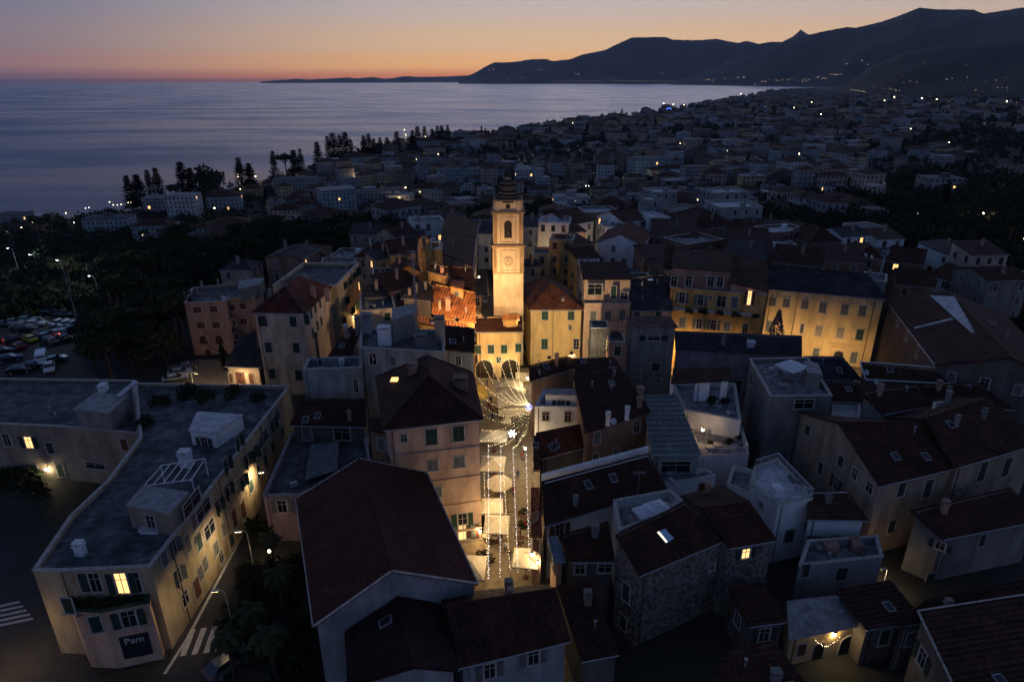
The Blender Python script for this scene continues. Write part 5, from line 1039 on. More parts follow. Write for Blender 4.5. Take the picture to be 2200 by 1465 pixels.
# ================================================================== the modern town
TW = {}
for nme, c in (('cream', (.36, .31, .25)), ('white', (.38, .39, .41)), ('grey', (.24, .24, .25)), ('pink', (.34, .25, .21)), ('yellow', (.40, .33, .19)), ('blue-grey', (.25, .3, .33)), ('brown', (.18, .14, .12))):
    TW[nme] = winmat(nme+'_facade', tuple(x*1.08 for x in c))
TR = {'flat pale': CONC, 'flat tarred': BITU, 'dark red hipped': T_DRED, 'brown hipped': T_BRN}
def block(c, wd, dp, h, a, wall, roofk, nme='apartment_block', label=None, parts=True, balc=True, acc=None, group=None):
    """a house of the modern town; c = ground point. acc collects into one mesh instead"""
    e = Vector((math.cos(a), math.sin(a), 0)); n = Vector((-e.y, e.x, 0)); z = Vector((0, 0, h)); dn = Vector((0, 0, -6))
    q = [e*s1*wd/2+n*s2*dp/2 for s1, s2 in ((-1, -1), (1, -1), (1, 1), (-1, 1))]
    root = None; off = Vector((0, 0, 0))
    if acc is None:
        root = thing(nme, c, label, 'building', group)
    wm = MB() if acc is None else acc[0]; rm = MB() if acc is None else acc[1]
    if acc is not None: off = c
    wi = acc[2][wall] if acc is not None else 0; ri = acc[3][roofk] if acc is not None else 0
    for i in range(4):
        p, r_ = q[i], q[(i+1) % 4]; L = (r_-p).length
        wm.quad([off+p+dn, off+r_+dn, off+r_+z, off+p+z], wi, [(.3, -6), (L+.3, -6), (L+.3, h), (.3, h)])
    hip_ = 'hipped' in roofk
    if hip_:
        o_ = [p*(1+.5/p.length*1.2) for p in q]; r1 = e*(-(wd-dp)/2 if wd > dp else 0); r2 = -r1; rz = Vector((0, 0, h+min(wd, dp)*.2))
        if dp > wd: r1 = n*(-(dp-wd)/2); r2 = -r1
        a_, b_, c_, d_ = [off+p+z for p in o_]; t1, t2 = off+r1+rz, off+r2+rz
        if wd >= dp: fs = [(a_, b_, t2, t1), (b_, c_, t2), (c_, d_, t1, t2), (d_, a_, t1)]
        else: fs = [(a_, b_, t1), (b_, c_, t2, t1), (c_, d_, t2), (d_, a_, t1, t2)]
        for f in fs: rm.quad(list(f), ri, roofuv(list(f), facenormal(list(f))))
    else:
        o_ = [p*1.03 for p in q]; rm.quad([off+p+z+Vector((0, 0, .25)) for p in o_], ri, [(p.x, p.y) for p in o_])
        for i in range(4): rm.quad([off+o_[i]+z-Vector((0, 0, .1)), off+o_[(i+1) % 4]+z-Vector((0, 0, .1)), off+o_[(i+1) % 4]+z+Vector((0, 0, .25)), off+o_[i]+z+Vector((0, 0, .25))], ri, [(0, 0)]*4)
        if wd > 9 and rnd.random() < .6: rm.box(off+e*rnd.uniform(-.2, .2)*wd+z+Vector((0, 0, 1.3)), (min(4, wd*.3), min(3.4, dp*.35), 2.3), ri, rz=a)
    if acc is not None: return None
    wm.build('wall', [TW[wall]], root, uv=True); rm.build('roof', [TR[roofk]], root, uv=True)
    if balc:
        m = MB(); k = int(h/3.1)
        for i in range(1, k):
            for s in (-1,): m.box(n*s*(dp/2+.5)+Vector((0, 0, i*3.1)), (wd*.72, 1.0, .14), rz=a); m.box(n*s*(dp/2+.97)+Vector((0, 0, i*3.1+.5)), (wd*.72, .06, .85), rz=a)
        if m.f: m.build('balconies', [CONC], root)
    return root
TB = []
def tblock(c, wd, dp, h, a, wall, roofk, label=None, **k):
    r = block(c, wd, dp, h, a, wall, roofk, label=label, **k); TB.append((r, c, h, wall, roofk))
    rr = math.hypot(wd, dp)/2; e = Vector((math.cos(a), math.sin(a))); n = Vector((-e.y, e.x)); cc = c.to_2d(); FOOT.append([cc+e*s1*wd/2+n*s2*dp/2 for s1, s2 in ((-1, -1), (1, -1), (1, 1), (-1, 1))]); return r
def land(u0, v0, v1, wpx, dp, a, wall, roofk, label, balc=False):
    """block whose foot stands at pixel (u0, v0) with its top at v1"""
    g = G(u0, v0); r = math.hypot(g.x, g.y); d = ray(u0, v1); top = CAMZ+d.z/math.hypot(d.x, d.y)*r; depth = g.y*math.cos(PITCH)+(CAMZ-g.z)*math.sin(PITCH)
    wd = wpx*depth/F; n = Vector((-math.sin(a), math.cos(a), 0)); tblock(g+n*dp/2, wd, dp, max(4, top-g.z), a, wall, roofk, label, balc=balc)
for a in [
 (395, 478, 420, 62, 14, .05, 'white', 'flat pale', 'tall white apartment block beside the shore pines with rows of tiny windows'),
 (335, 468, 426, 46, 14, .05, 'grey', 'flat pale', 'grey apartment block standing left against the tall white one'),
 (485, 462, 423, 68, 22, .3, 'blue-grey', 'dark red hipped', 'palazzo with arched window rows and a low red hipped roof near the shore'),
 (545, 425, 405, 40, 14, .3, 'yellow', 'brown hipped', 'small lamplit orange house behind the palazzo'), (640, 425, 385, 90, 16, .25, 'grey', 'flat tarred', 'long grey block on the shore below the pines, left of the glowing square'),
 (735, 470, 408, 72, 18, .5, 'blue-grey', 'flat pale', 'stepped blue-grey apartment block in the middle of the left town'), (655, 478, 440, 52, 14, .2, 'blue-grey', 'dark red hipped', 'pale green-grey block with a small red roof next to the stepped block'),
 (620, 492, 452, 70, 16, .1, 'cream', 'dark red hipped', 'cream house with stacked balconies above the dark park trees'), (805, 450, 412, 76, 13, .2, 'grey', 'flat tarred', 'grey block with a bright lamp on its side wall'),
 (862, 448, 420, 60, 12, .3, 'white', 'flat pale', 'white low block touched by two street lamps'), (850, 405, 375, 80, 14, .2, 'yellow', 'flat tarred', 'yellow lamplit block with long dark balconies'),
 (985, 445, 430, 80, 14, -.1, 'cream', 'flat tarred', 'cream low building with a grey roof just left of the cupola'), (920, 425, 405, 70, 14, .1, 'cream', 'dark red hipped', 'hipped cream house in the centre of the left town'),
 (985, 395, 365, 90, 16, .1, 'blue-grey', 'flat tarred', 'dark blue-grey balconied block left of the cupola top'), (1140, 395, 365, 60, 14, .15, 'white', 'flat pale', 'pale blue-white block right of the cupola top'),
 (1395, 385, 340, 72, 16, .35, 'blue-grey', 'flat tarred', 'grand greenish facade block lit softly by garden lamps'), (1475, 385, 362, 120, 14, .1, 'blue-grey', 'dark red hipped', 'long villa with two glowing orange windows'),
 (1815, 400, 372, 70, 18, .15, 'blue-grey', 'flat pale', 'dark block with a bright white flat roof on the right'), (2030, 420, 385, 75, 16, -.1, 'grey', 'flat tarred', 'round-ended building among the black woods on the right'),
 (1020, 300, 283, 48, 18, .2, 'blue-grey', 'flat pale', 'pale hotel block on the water front beyond the cupola'), (1155, 290, 277, 44, 18, .2, 'brown', 'brown hipped', 'dark pavilion roof on the water front'),
 (865, 330, 300, 16, 8, .2, 'yellow', 'brown hipped', 'narrow turret with lit openings among the shore pines'), (935, 340, 318, 44, 14, .2, 'cream', 'brown hipped', 'small church with two lit turrets near the shore'),
 (1585, 222, 209, 16, 20, .2, 'grey', 'flat tarred', 'distant tower block where the shore meets the sea'), (1605, 222, 208, 14, 20, .2, 'grey', 'flat tarred', 'second distant tower block beside the first on the shore'),
 (20, 485, 462, 60, 14, 0, 'grey', 'flat tarred', 'grey block at the left edge by the sea'), (30, 505, 492, 80, 14, 0, 'brown', 'brown hipped', 'low dark pavilion at the left edge'),
 (230, 505, 470, 90, 16, .1, 'blue-grey', 'flat tarred', 'blue-grey low building by the palms on the left'), (330, 520, 485, 80, 16, .1, 'blue-grey', 'dark red hipped', 'low villa with a small red roof in front of the grey block'),
 (670, 535, 515, 60, 12, .1, 'white', 'flat pale', 'low greenish white pavilion inside the park'), (455, 540, 522, 30, 8, .2, 'white', 'flat pale', 'tiny white pavilion roof among the park trees'),
 (425, 590, 562, 26, 7, .3, 'white', 'flat pale', 'pale kiosk roof hidden in the dark park trees')]: land(*a)
# town filler on a jittered street grid; the nearest stand as houses of their own
cand = []
y = 225.0
while y < 5200:
    cell = 21 if y < 420 else (25 if y < 800 else (32 if y < 1700 else 55))
    xw = y*.86+40; x = -xw
    while x < xw:
        px, py = x+rnd.uniform(-.26, .26)*cell, y+rnd.uniform(-.26, .26)*cell; x += cell
        cd_ = coast_d(px, py)
        if cd_ < 22 or rnd.random() < (.16 if y > 500 else .2): continue
        u, v = proj((px, py, terr(px, py)+6))
        if not (-60 < u < 2260): continue
        if u < 640 and v > 500 + u*.02: continue      # the park
        if u < 330 and v > 470: continue
        if u > 1660 and v > 455: continue
        if u > 1880 and v > 330 + rnd.uniform(-30, 30): continue
        if u > 1980 and rnd.random() < .45: continue
        if u > 2100 and rnd.random() < .4: continue
        # open green between the quarters
        gr = math.sin(px*.011+1.3)*math.sin(py*.009+.4)
        if gr > .62: continue
        if 560 < u < 900 and 470 < v < 545 and rnd.random() < .85: continue
        cand.append((math.hypot(px, py), px, py, cell))
    y += cell
cand.sort(); acc = None; nind = 0; kept = []
wk = list(TW); rk = list(TR); wi = {k: i for i, k in enumerate(wk)}; ri = {k: i for i, k in enumerate(rk)}
accW, accR = MB(), MB(); LIM = 300-len(HOUSES)-len(TB)-2
for d, x, y, cell in cand:
    wd = rnd.uniform(.38, .85)*min(cell, 34); dp = rnd.uniform(.36, .6)*min(cell, 34); h = rnd.choice([6, 7, 9, 10, 12, 13, 16])*(1 if d < 500 else 1.1)
    if d < 420: h = min(h, 10); wd = min(wd, 15)
    a = rnd.gauss(.12, .14)+(.35 if x < 0 else 0); wall = rnd.choice(wk+['brown', 'grey']); roofk = rnd.choice(rk+['dark red hipped', 'brown hipped', 'dark red hipped', 'flat tarred', 'brown hipped'])
    if not free(x, y, max(wd, dp)/2): continue
    c = Vector((x, y, terr(x, y)))
    if nind < LIM:
        r = tblock(c, wd, dp, h, a, wall, roofk, None, balc=(d < 520 and rnd.random() < .6), group='houses of the modern town'); nind += 1
    else:
        block(c, wd, dp, h, a, wall, roofk, acc=(accW, accR, wi, ri))
    kept.append((x, y, max(wd, dp), h))
o = accW.build('distant_town', [TW[k] for k in wk]+[TR[k] for k in rk], uv=True)
# one object for the mass beyond the 300th house: append the roofs
k0 = len(accW.v); nw = len(wk); mm = MB(); mm.v = accW.v+accR.v; mm.f = accW.f+[tuple(i+k0 for i in f) for f in accR.f]; mm.mi = accW.mi+[i+nw for i in accR.mi]; mm.uv = accW.uv+accR.uv
bpy.data.objects.remove(o); o = mm.build('distant_town', [TW[k] for k in wk]+[TR[k] for k in rk], uv=True); tag(o, 'dense far quarters of the town fading toward the hills', 'town', kind='stuff')
print('houses', len(HOUSES), 'blocks', len(TB), 'stuff blocks', len(kept)-nind)
# ================================================================== trees
LEAF = noisy('dark_foliage', (.030, .042, .022), (.012, .018, .010), scale=1.2, streak=False, bump=.1, bscale=3); LEAFO = noisy('olive_foliage', (.05, .055, .02), (.02, .026, .012), scale=1.2, streak=False, bump=.1, bscale=3); PINE = noisy('conifer_foliage', (.012, .018, .014), (.006, .009, .008), scale=2, streak=False, spec=0, rough=1); BARK = noisy('bark', (.06, .045, .035), scale=3)
def leafcloud(m, blobs, n, s, rn, mi=0, flat_=.0):
    tot = sum(b[1]**2 for b in blobs)
    for c, r, sq_ in blobs:
        k = int(n*r*r/tot)
        for i in range(k):
            d = Vector((rn.gauss(0, 1), rn.gauss(0, 1), rn.gauss(0, 1))).normalized(); rr = r*(rn.random()**.35)*(1+.25*math.sin(d.x*5+c[0])*math.sin(d.y*4+c[1]))
            p = Vector(c)+Vector((d.x*rr, d.y*rr, d.z*rr*sq_)); q = s*rn.uniform(.6, 1.4)
            a = Vector((rn.gauss(0, 1), rn.gauss(0, 1), rn.gauss(0, .6))).normalized(); b = a.orthogonal().normalized(); b = (Matrix.Rotation(rn.random()*6.3, 3, a) @ b)
            c2 = a.cross(b); m.quad([p+b*q, p+c2*q*.8, p-b*q, p-c2*q*.7], mi)
def proto(kind, seed):
    rn = random.Random(seed); tm, cm = MB(), MB(); crown = LEAF
    if kind == 'round':
        H_ = 9; tm.tube((0, 0, -1), (.2, 0, 3.6), .28, .18, n=7)
        bl = []
        for i in range(9):
            a = rn.random()*6.3; r = rn.uniform(.6, 2.6); c = (r*math.cos(a), r*math.sin(a), rn.uniform(4.2, 7.4)); bl.append((c, rn.uniform(1.2, 2.1), .85)); tm.tube((.2, 0, 3), c, .11, .04, n=5, cap=False)
        leafcloud(cm, bl, 900, .34, rn)
    elif kind == 'umbrella':
        tm.tube((0, 0, -1), (.3, .2, 8), .32, .2, n=7); bl = []
        for i in range(14):
            a = i*2.4; r = .55*math.sqrt(i)*1.25; c = (.3+r*math.cos(a), r*math.sin(a), 10+rn.uniform(-.5, .6)-r*.12); bl.append((c, rn.uniform(1.1, 1.7), .5)); tm.tube((.3, .2, 7.4), c, .1, .03, n=5, cap=False)
        leafcloud(cm, bl, 1000, .32, rn)
    elif kind == 'norfolk':
        crown = PINE; Ht = 26; tm.tube((0, 0, -1), (0, 0, Ht), .42, .04, n=7)
        z = 3.0
        while z < Ht-.5:
            f = 1-(z/Ht); L = .7+5.6*f**.8*rn.uniform(.55, 1.15); nb = 8; ph = rn.random()*6.3
            for b in range(nb):
                if rn.random() < .06: continue
                a = ph+b*6.283/nb+rn.uniform(-.15, .15); d = Vector((math.cos(a), math.sin(a), 0)); s_ = Vector((-d.y, d.x, 0)); LL = L*rn.uniform(.75, 1.1)
                tm.tube((0, 0, z), d*LL+Vector((0, 0, z+LL*.12)), .06, .02, n=3, cap=False)
                for k in range(8):
                    t = (k+1)/8.5; p = d*LL*t+Vector((0, 0, z+LL*.12*t+rn.uniform(-.05, .2))); w2 = 1.25*(1-t*.4)
                    for s in (-1, 1): cm.quad([p, p+s_*s*w2+d*.45+Vector((0, 0, .3)), p+s_*s*w2*.9+d*1.05+Vector((0, 0, .12)), p+d*.65+Vector((0, 0, -.1))]); cm.quad([p, p+s_*s*w2*.8+Vector((0, 0, -.35)), p+s_*s*w2*.8+d*.6+Vector((0, 0, .1)), p+d*.5+Vector((0, 0, .5))])
            z += 1.5 if z < 14 else 1.15
        for k in range(30): a = rn.random()*6.3; p = Vector((0, 0, Ht-rn.random()*2)); cm.quad([p, p+Vector((math.cos(a)*.5, math.sin(a)*.5, .3)), p+Vector((0, 0, .5)), p+Vector((-.05, 0, .1))])
    elif kind == 'cypress':
        crown = PINE; tm.tube((0, 0, -1), (0, 0, 3), .2, .15, n=6); bl = [((0, 0, 1.5+i*1.25), 1.25*math.sin(math.pi*(i+1.5)/10.5)**.7, 1.1) for i in range(9)]; leafcloud(cm, bl, 750, .3, rn)
    elif kind == 'palm':
        crown = LEAFO; pts = [Vector((math.sin(i*.25)*.25, 0, i*1.0-.5)) for i in range(9)]
        for a, b in zip(pts[:-1], pts[1:]): tm.tube(a, b, .22, .2, n=7, cap=False)
        top = pts[-1]
        for i in range(26):
            a = i*2.399; el = .9-1.6*i/26; d = Vector((math.cos(a), math.sin(a), 0)); s_ = Vector((-d.y, d.x, 0)); p = top.copy(); L = 2.6; prev = p; ang = el
            for k in range(7):
                ang -= .26; q = prev+(d*math.cos(ang)+Vector((0, 0, math.sin(ang))))*L/7; w2 = .42*math.sin(math.pi*(k+1)/8)+.06
                for s in (-1, 1): cm.quad([prev, prev+s_*s*w2+Vector((0, 0, -.16)), q+s_*s*w2*.9+Vector((0, 0, -.2)), q])
                prev = q
    elif kind == 'bush':
        bl = [((rn.uniform(-.8, .8), rn.uniform(-.8, .8), rn.uniform(.3, 1.1)), rn.uniform(.5, .9), .9) for i in range(6)]; leafcloud(cm, bl, 420, .17, rn); tm.tube((0, 0, -.3), (0, 0, .8), .06, .03, n=5)
    return tm.data('trunk', [BARK]), cm.data('crown', [crown if seed % 2 == 0 else (LEAFO if crown is LEAF else crown)])
PR = {k: [proto(k, s) for s in (2, 5, 8)] for k in ('round', 'umbrella', 'norfolk', 'cypress', 'palm', 'bush')}
TN = {'round': ('broadleaf_tree', 'tree'), 'umbrella': ('umbrella_pine', 'tree'), 'norfolk': ('norfolk_pine', 'tree'), 'cypress': ('cypress', 'tree'), 'palm': ('palm_tree', 'palm'), 'bush': ('bush', 'bush')}
NT = [0]; TREES = []
def tree(kind, p, s, label=None, group=None, sz=None, mat=None):
    nm, cat = TN[kind]; root = thing(nm, p, label, cat, group, rnd.random()*6.28); wf = rnd.uniform(.85, 1.45) if kind == 'norfolk' else 1; root.scale = (s*wf, s*wf, s*(sz or 1)*(1.06 if kind == 'norfolk' else 1)); t, c = rnd.choice(PR[kind])
    link('trunk' if kind != 'bush' else 'stem', t, root); link('crown' if kind != 'palm' else 'fronds', c, root); NT[0] += 1; TREES.append((root, kind)); return root
def tree_px(kind, u, vb, vt, label, group):
    """tree whose foot is hidden near pixel vb and whose tip shows at vt"""
    g = G(u, vb); r = math.hypot(g.x, g.y); d = ray(u, vt); top = CAMZ+d.z/math.hypot(d.x, d.y)*r; hh = {'norfolk': 26.4, 'palm': 9, 'cypress': 13, 'umbrella': 11.5, 'round': 9}[kind]
    return tree(kind, g, (top-g.z)/hh, label, group)
SH = 'tall pines along the sea front'
for u, vb, vt, nb in [(287, 456, 380, 'leftmost shore pine, standing by the glowing beach bars'), (307, 452, 378, 'second shore pine from the left'), (331, 446, 369, 'third shore pine, slim, from the left'), (349, 445, 364, 'fourth shore pine, broader, above the grey block'), (402, 436, 352, 'tall shore pine right above the white apartment block'), (420, 434, 364, 'thin shore pine beside the palms'), (440, 430, 362, 'thin shore pine left of the biggest one'),
                      (523, 420, 342, 'slim shore pine left of a bushy one near the palazzo'), (543, 418, 354, 'bushy short pine near the palazzo'), (594, 396, 328, 'lone slim pine above the long grey block'), (638, 392, 326, 'left pine of a close pair in the middle of the shore'), (652, 390, 323, 'right pine of a close pair in the middle of the shore'), (688, 378, 308, 'lone tall pine above the shore lawn'), (709, 362, 296, 'first pine of the dense clump of five'), (721, 360, 290, 'second pine of the dense clump of five'), (735, 358, 293, 'third pine of the dense clump of five'), (747, 356, 288, 'fourth and tallest pine of the dense clump of five'), (758, 354, 302, 'thin last pine of the dense clump of five'),
                      (785, 346, 294, 'left pine of the thin trio on the shore'), (796, 345, 290, 'middle pine of the thin trio on the shore'), (806, 344, 300, 'right pine of the thin trio on the shore'), (819, 342, 298, 'leaning thin pine before the dark hall'), (834, 340, 298, 'small pine before the dark hall'), (855, 335, 285, 'pine just left of the lit turret'), (888, 325, 282, 'first pine right of the lit turret'), (899, 323, 274, 'tall pine right of the lit turret'), (914, 321, 274, 'pine between the turret and the hotel, left'), (930, 318, 279, 'pine between the turret and the hotel, middle'), (941, 316, 273, 'slender pine between the turret and the hotel'), (950, 315, 272, 'slender twin pine before the hotel'), (963, 314, 271, 'last pine before the pale hotel'), (1035, 302, 272, 'short pine right of the pale hotel'), (1043, 300, 277, 'smallest pine right of the pale hotel'), (1320, 258, 240, 'far pine on the sea edge, left of two'), (1335, 257, 235, 'far pine on the sea edge, right of two')]:
    tree_px('norfolk', u, vb, vt, nb, SH)
tree_px('round', 460, 440, 345, 'huge bushy cedar above the palazzo roof', SH); tree_px('umbrella', 619, 392, 329, 'wide cedar beside the shore pines', SH)
for u, vb, vt, lb in [(78, 505, 455, 'leftmost of the palms by the left shore'), (95, 507, 458, 'second palm by the left shore'), (110, 503, 451, 'tallest palm by the left shore'), (131, 508, 460, 'lamplit palm by the left shore'), (372, 440, 390, 'small palm between the shore pines'), (385, 440, 389, 'small palm beside its twin between the shore pines'), (1389, 405, 372, 'left palm by the greenish facade'), (1405, 403, 374, 'right palm by the greenish facade'), (590, 555, 505, 'palm in the dark park')]: tree_px('palm', u, vb, vt, lb, 'palms of the gardens')
tree_px('cypress', 573, 440, 400, 'dark cypress against the grey block', 'cypresses'); tree_px('cypress', 1600, 395, 325, 'tall cypress left of the lamplit houses in the upper right', 'cypresses'); tree_px('cypress', 1830, 380, 322, 'cypress among the dark houses on the right', 'cypresses')
for u, v, s in ((485, 800, .5), ): tree('cypress', P(u, v, -.5), s, 'small cypress beside the lamplit annex', 'cypresses')
# the black park at the left and the wooded slope at the right
PG = 'dark trees of the park on the left'; RG = 'dark trees on the wooded slope at the right'; MG = 'trees between the houses of the modern town'; wood = []
def scatter(poly, n, kinds, group, smin, smax, mind):
    got = []; k = 0; tries = 0
    while k < n and tries < n*60:
        tries += 1; u = rnd.uniform(min(p[0] for p in poly), max(p[0] for p in poly)); v = rnd.uniform(min(p[1] for p in poly), max(p[1] for p in poly))
        if not inpoly(Vector((u, v)), [Vector(p) for p in poly]): continue
        g = G(u, v)
        if coast_d(g.x, g.y) < 15 or not free(g.x, g.y, 2.2): continue
        if any((g.x-q.x)**2+(g.y-q.y)**2 < mind**2 for q in got): continue
        got.append(g); tree(rnd.choice(kinds), g, rnd.uniform(smin, smax), None, group); k += 1
    print(group, k)
scatter([(-60, 540), (330, 520), (420, 560), (400, 640), (395, 700), (400, 790), (350, 800), (190, 800), (175, 720), (230, 690), (100, 650), (-60, 640)], 62, ['round', 'umbrella', 'round'], PG, .8, 1.25, 6)
scatter([(200, 745), (235, 712), (400, 690), (412, 765), (345, 812), (215, 838)], 20, ['round', 'umbrella'], PG, .75, 1.1, 5)
scatter([(330, 540), (640, 515), (760, 500), (880, 475), (800, 560), (560, 600), (420, 610)], 34, ['round', 'umbrella'], PG, .7, 1.1, 7)
scatter([(1900, 370), (2260, 300), (2260, 900), (2170, 800), (2140, 700), (2060, 640), (1990, 600), (1860, 520), (1830, 460)], 62, ['round', 'umbrella', 'round', 'cypress'], RG, .8, 1.35, 7)
scatter([(1230, 440), (1900, 300), (1900, 450), (1640, 470), (1480, 430), (1300, 440)], 40, ['round', 'umbrella', 'cypress'], MG, .6, 1.1, 14)
# beyond those: woods and garden trees that read as one mass
wm_ = MB(); cnt = 0; NEARB = {}
for a_, b_, w_, h_ in kept: NEARB.setdefault((int(a_//60), int(b_//60)), []).append((a_, b_, w_))
for i in range(14000):
    r = 180*(3600/180)**rnd.random(); a = R(rnd.uniform(-42, 44)); x, y = r*math.sin(a), r*math.cos(a)
    if coast_d(x, y) < 8: continue
    u, v = proj((x, y, terr(x, y)))
    if not (-40 < u < 2260) or v > 720: continue
    dens = .85
    if u > 1900: dens = 1.0
    if u < 650 and v > 500: dens = 1.0
    if u > 1650 and v > 430: dens = 1.0
    if math.sin(x*.011+1.3)*math.sin(y*.009+.4) > .6: dens = 1
    if rnd.random() > dens or (r < 950 and not free(x, y, 2.2)): continue
    if r >= 950 and any(abs(x-a_)+abs(y-b_) < w_*.55 for a_, b_, w_ in NEARB.get((int(x//60), int(y//60)), ())): continue
    s = rnd.uniform(2.4, 4.4)*(1 if r < 900 else 1.7); z = terr(x, y); cnt += 1
    n_ = 120 if r < 450 else (50 if r < 1000 else 16)
    leafcloud(wm_, [((x+rnd.uniform(-1, 1), y+rnd.uniform(-1, 1), z+s*rnd.uniform(.9, 1.5)), s, .75), ((x+s*.6, y, z+s*.9), s*.7, .7)], n_, s*(.17 if n_ > 100 else .24 if n_ > 40 else .45), rnd)
tag(wm_.build('woodland', [LEAF]), 'dark massed garden trees and woods between the houses', 'woodland', kind='stuff'); print('wood', cnt, len(wm_.f))
# ================================================================== cars
def carpaint(n, c): return plain('car_paint_'+n, c, .25, .5, .3)
def car_parts(paint, van=False):
    b = MB(); L, Wd = (4.3, 1.76) if not van else (5.2, 1.95)
    if van: prof = [(-2.6, .35), (-2.6, 1.0), (-2.55, 2.15), (-2.4, 2.3), (.9, 2.3), (1.15, 2.2), (1.75, 1.3), (2.5, 1.05), (2.6, .8), (2.6, .35)]
    else: prof = [(-2.15, .4), (-2.17, .78), (-2.05, .98), (-1.2, 1.02), (1.0, .95), (1.95, .82), (2.13, .62), (2.12, .35)]
    def ext(m, prof, w0, w1=None, zsplit=9, mi=0):
        w1 = w1 or w0; k = len(m.v); n = len(prof)
        for s in (-1, 1):
            for x, z in prof: m.v.append(Vector((x, s*(w0 if z < zsplit else w1)/2, z)))
        m.f.append(tuple(k+i for i in range(n))[::-1]); m.f.append(tuple(k+n+i for i in range(n))); m.mi += [mi]*2; m.uv += [[(0, 0)]*n]*2
        for i in range(n): j = (i+1) % n; m.f.append((k+i, k+j, k+n+j, k+n+i)); m.mi.append(mi); m.uv.append([(0, 0)]*4)
    ext(b, prof, Wd, Wd*.86, 1.4)
    for s in (-1, 1):
        if not van: ext(b, [(-2.05, .42), (-2.05, .9), (1.9, .8), (2.0, .42)], Wd+.05)
    r = [('body', b.data('body', [paint]))]; g = MB()
    if van: ext(g, [(1.12, 1.36), (1.02, 2.0), (1.18, 2.0), (1.72, 1.36)], Wd*.9); g.box((1.45, 0, 1.75), (.03, 1.5, .62), M=Matrix.Translation((0, 0, 0))); g.box((.4, 0, 1.72), (1.0, Wd*.9+.1, .55))
    else: ext(g, [(-1.75, 1.0), (-1.25, 1.38), (.25, 1.4), (1.05, .97)], Wd-.1, Wd-.42, 1.2)
    r.append(('windows', g.data('windows', [plain('car_glass', (.01, .012, .015), .05, .7)])))
    if not van: t = MB(); ext(t, [(-1.22, 1.385), (-1.15, 1.44), (.1, 1.45), (.28, 1.4)], Wd-.46); r.append(('roof', t.data('roof', [paint])))
    w = MB(); xs = (-1.3, 1.32) if not van else (-1.6, 1.75)
    wd = []
    for x in xs:
        for s in (-1, 1): q = MB(); q.tube((x, s*(Wd/2-.2), .33), (x, s*(Wd/2+.02), .33), .33, n=14); q.tube((x, s*(Wd/2), .33), (x, s*(Wd/2+.035), .33), .19, n=10, mi=1); r.append(('wheel', q.data('wheel', [plain('tyre', (.015, .015, .015), .9), M_ZINC])))
    for s in (-1, 1):
        q = MB(); q.box((L/2-.07 if not van else 2.56, s*.62, .68), (.1, .34, .14)); r.append(('headlight', q.data('headlight', [plain('headlight_glass', (.5, .5, .5), .1)])))
        q = MB(); q.box((-L/2+.05 if not van else -2.6, s*.68, .82), (.09, .26, .16)); r.append(('tail_light', q.data('tail_light', [plain('tail_light_glass', (.25, .01, .01), .2)])))
    return r
PAINT = {'white': (.55, .57, .6), 'silver': (.35, .37, .39), 'grey': (.12, .125, .13), 'black': (.015, .015, .018), 'dark blue': (.02, .035, .09), 'dark red': (.16, .015, .012), 'yellow-green': (.45, .5, .03), 'pale blue': (.2, .3, .38)}
CP = {k: car_parts(carpaint(k.replace(' ', '_').replace('-', '_'), c)) for k, c in PAINT.items()}
def car(u, v, colour, rz, label, lit=False, z=.08, van=False, group='cars in the open-air car park'):
    root = thing('van' if van else 'parked_car', P(u, v, z), label, 'van' if van else 'car', group, rz)
    for nm, d in (car_parts(carpaint('white', PAINT['white']), True) if van else CP[colour]):
        if lit and nm == 'tail_light': d = d.copy(); d.materials.clear(); d.materials.append(E_RED)
        link(nm, d, root)
    if lit:
        glow(root, (-2.9, 0, .7), 9, (1, .08, .03), .1)
    return root
ca = 2.25
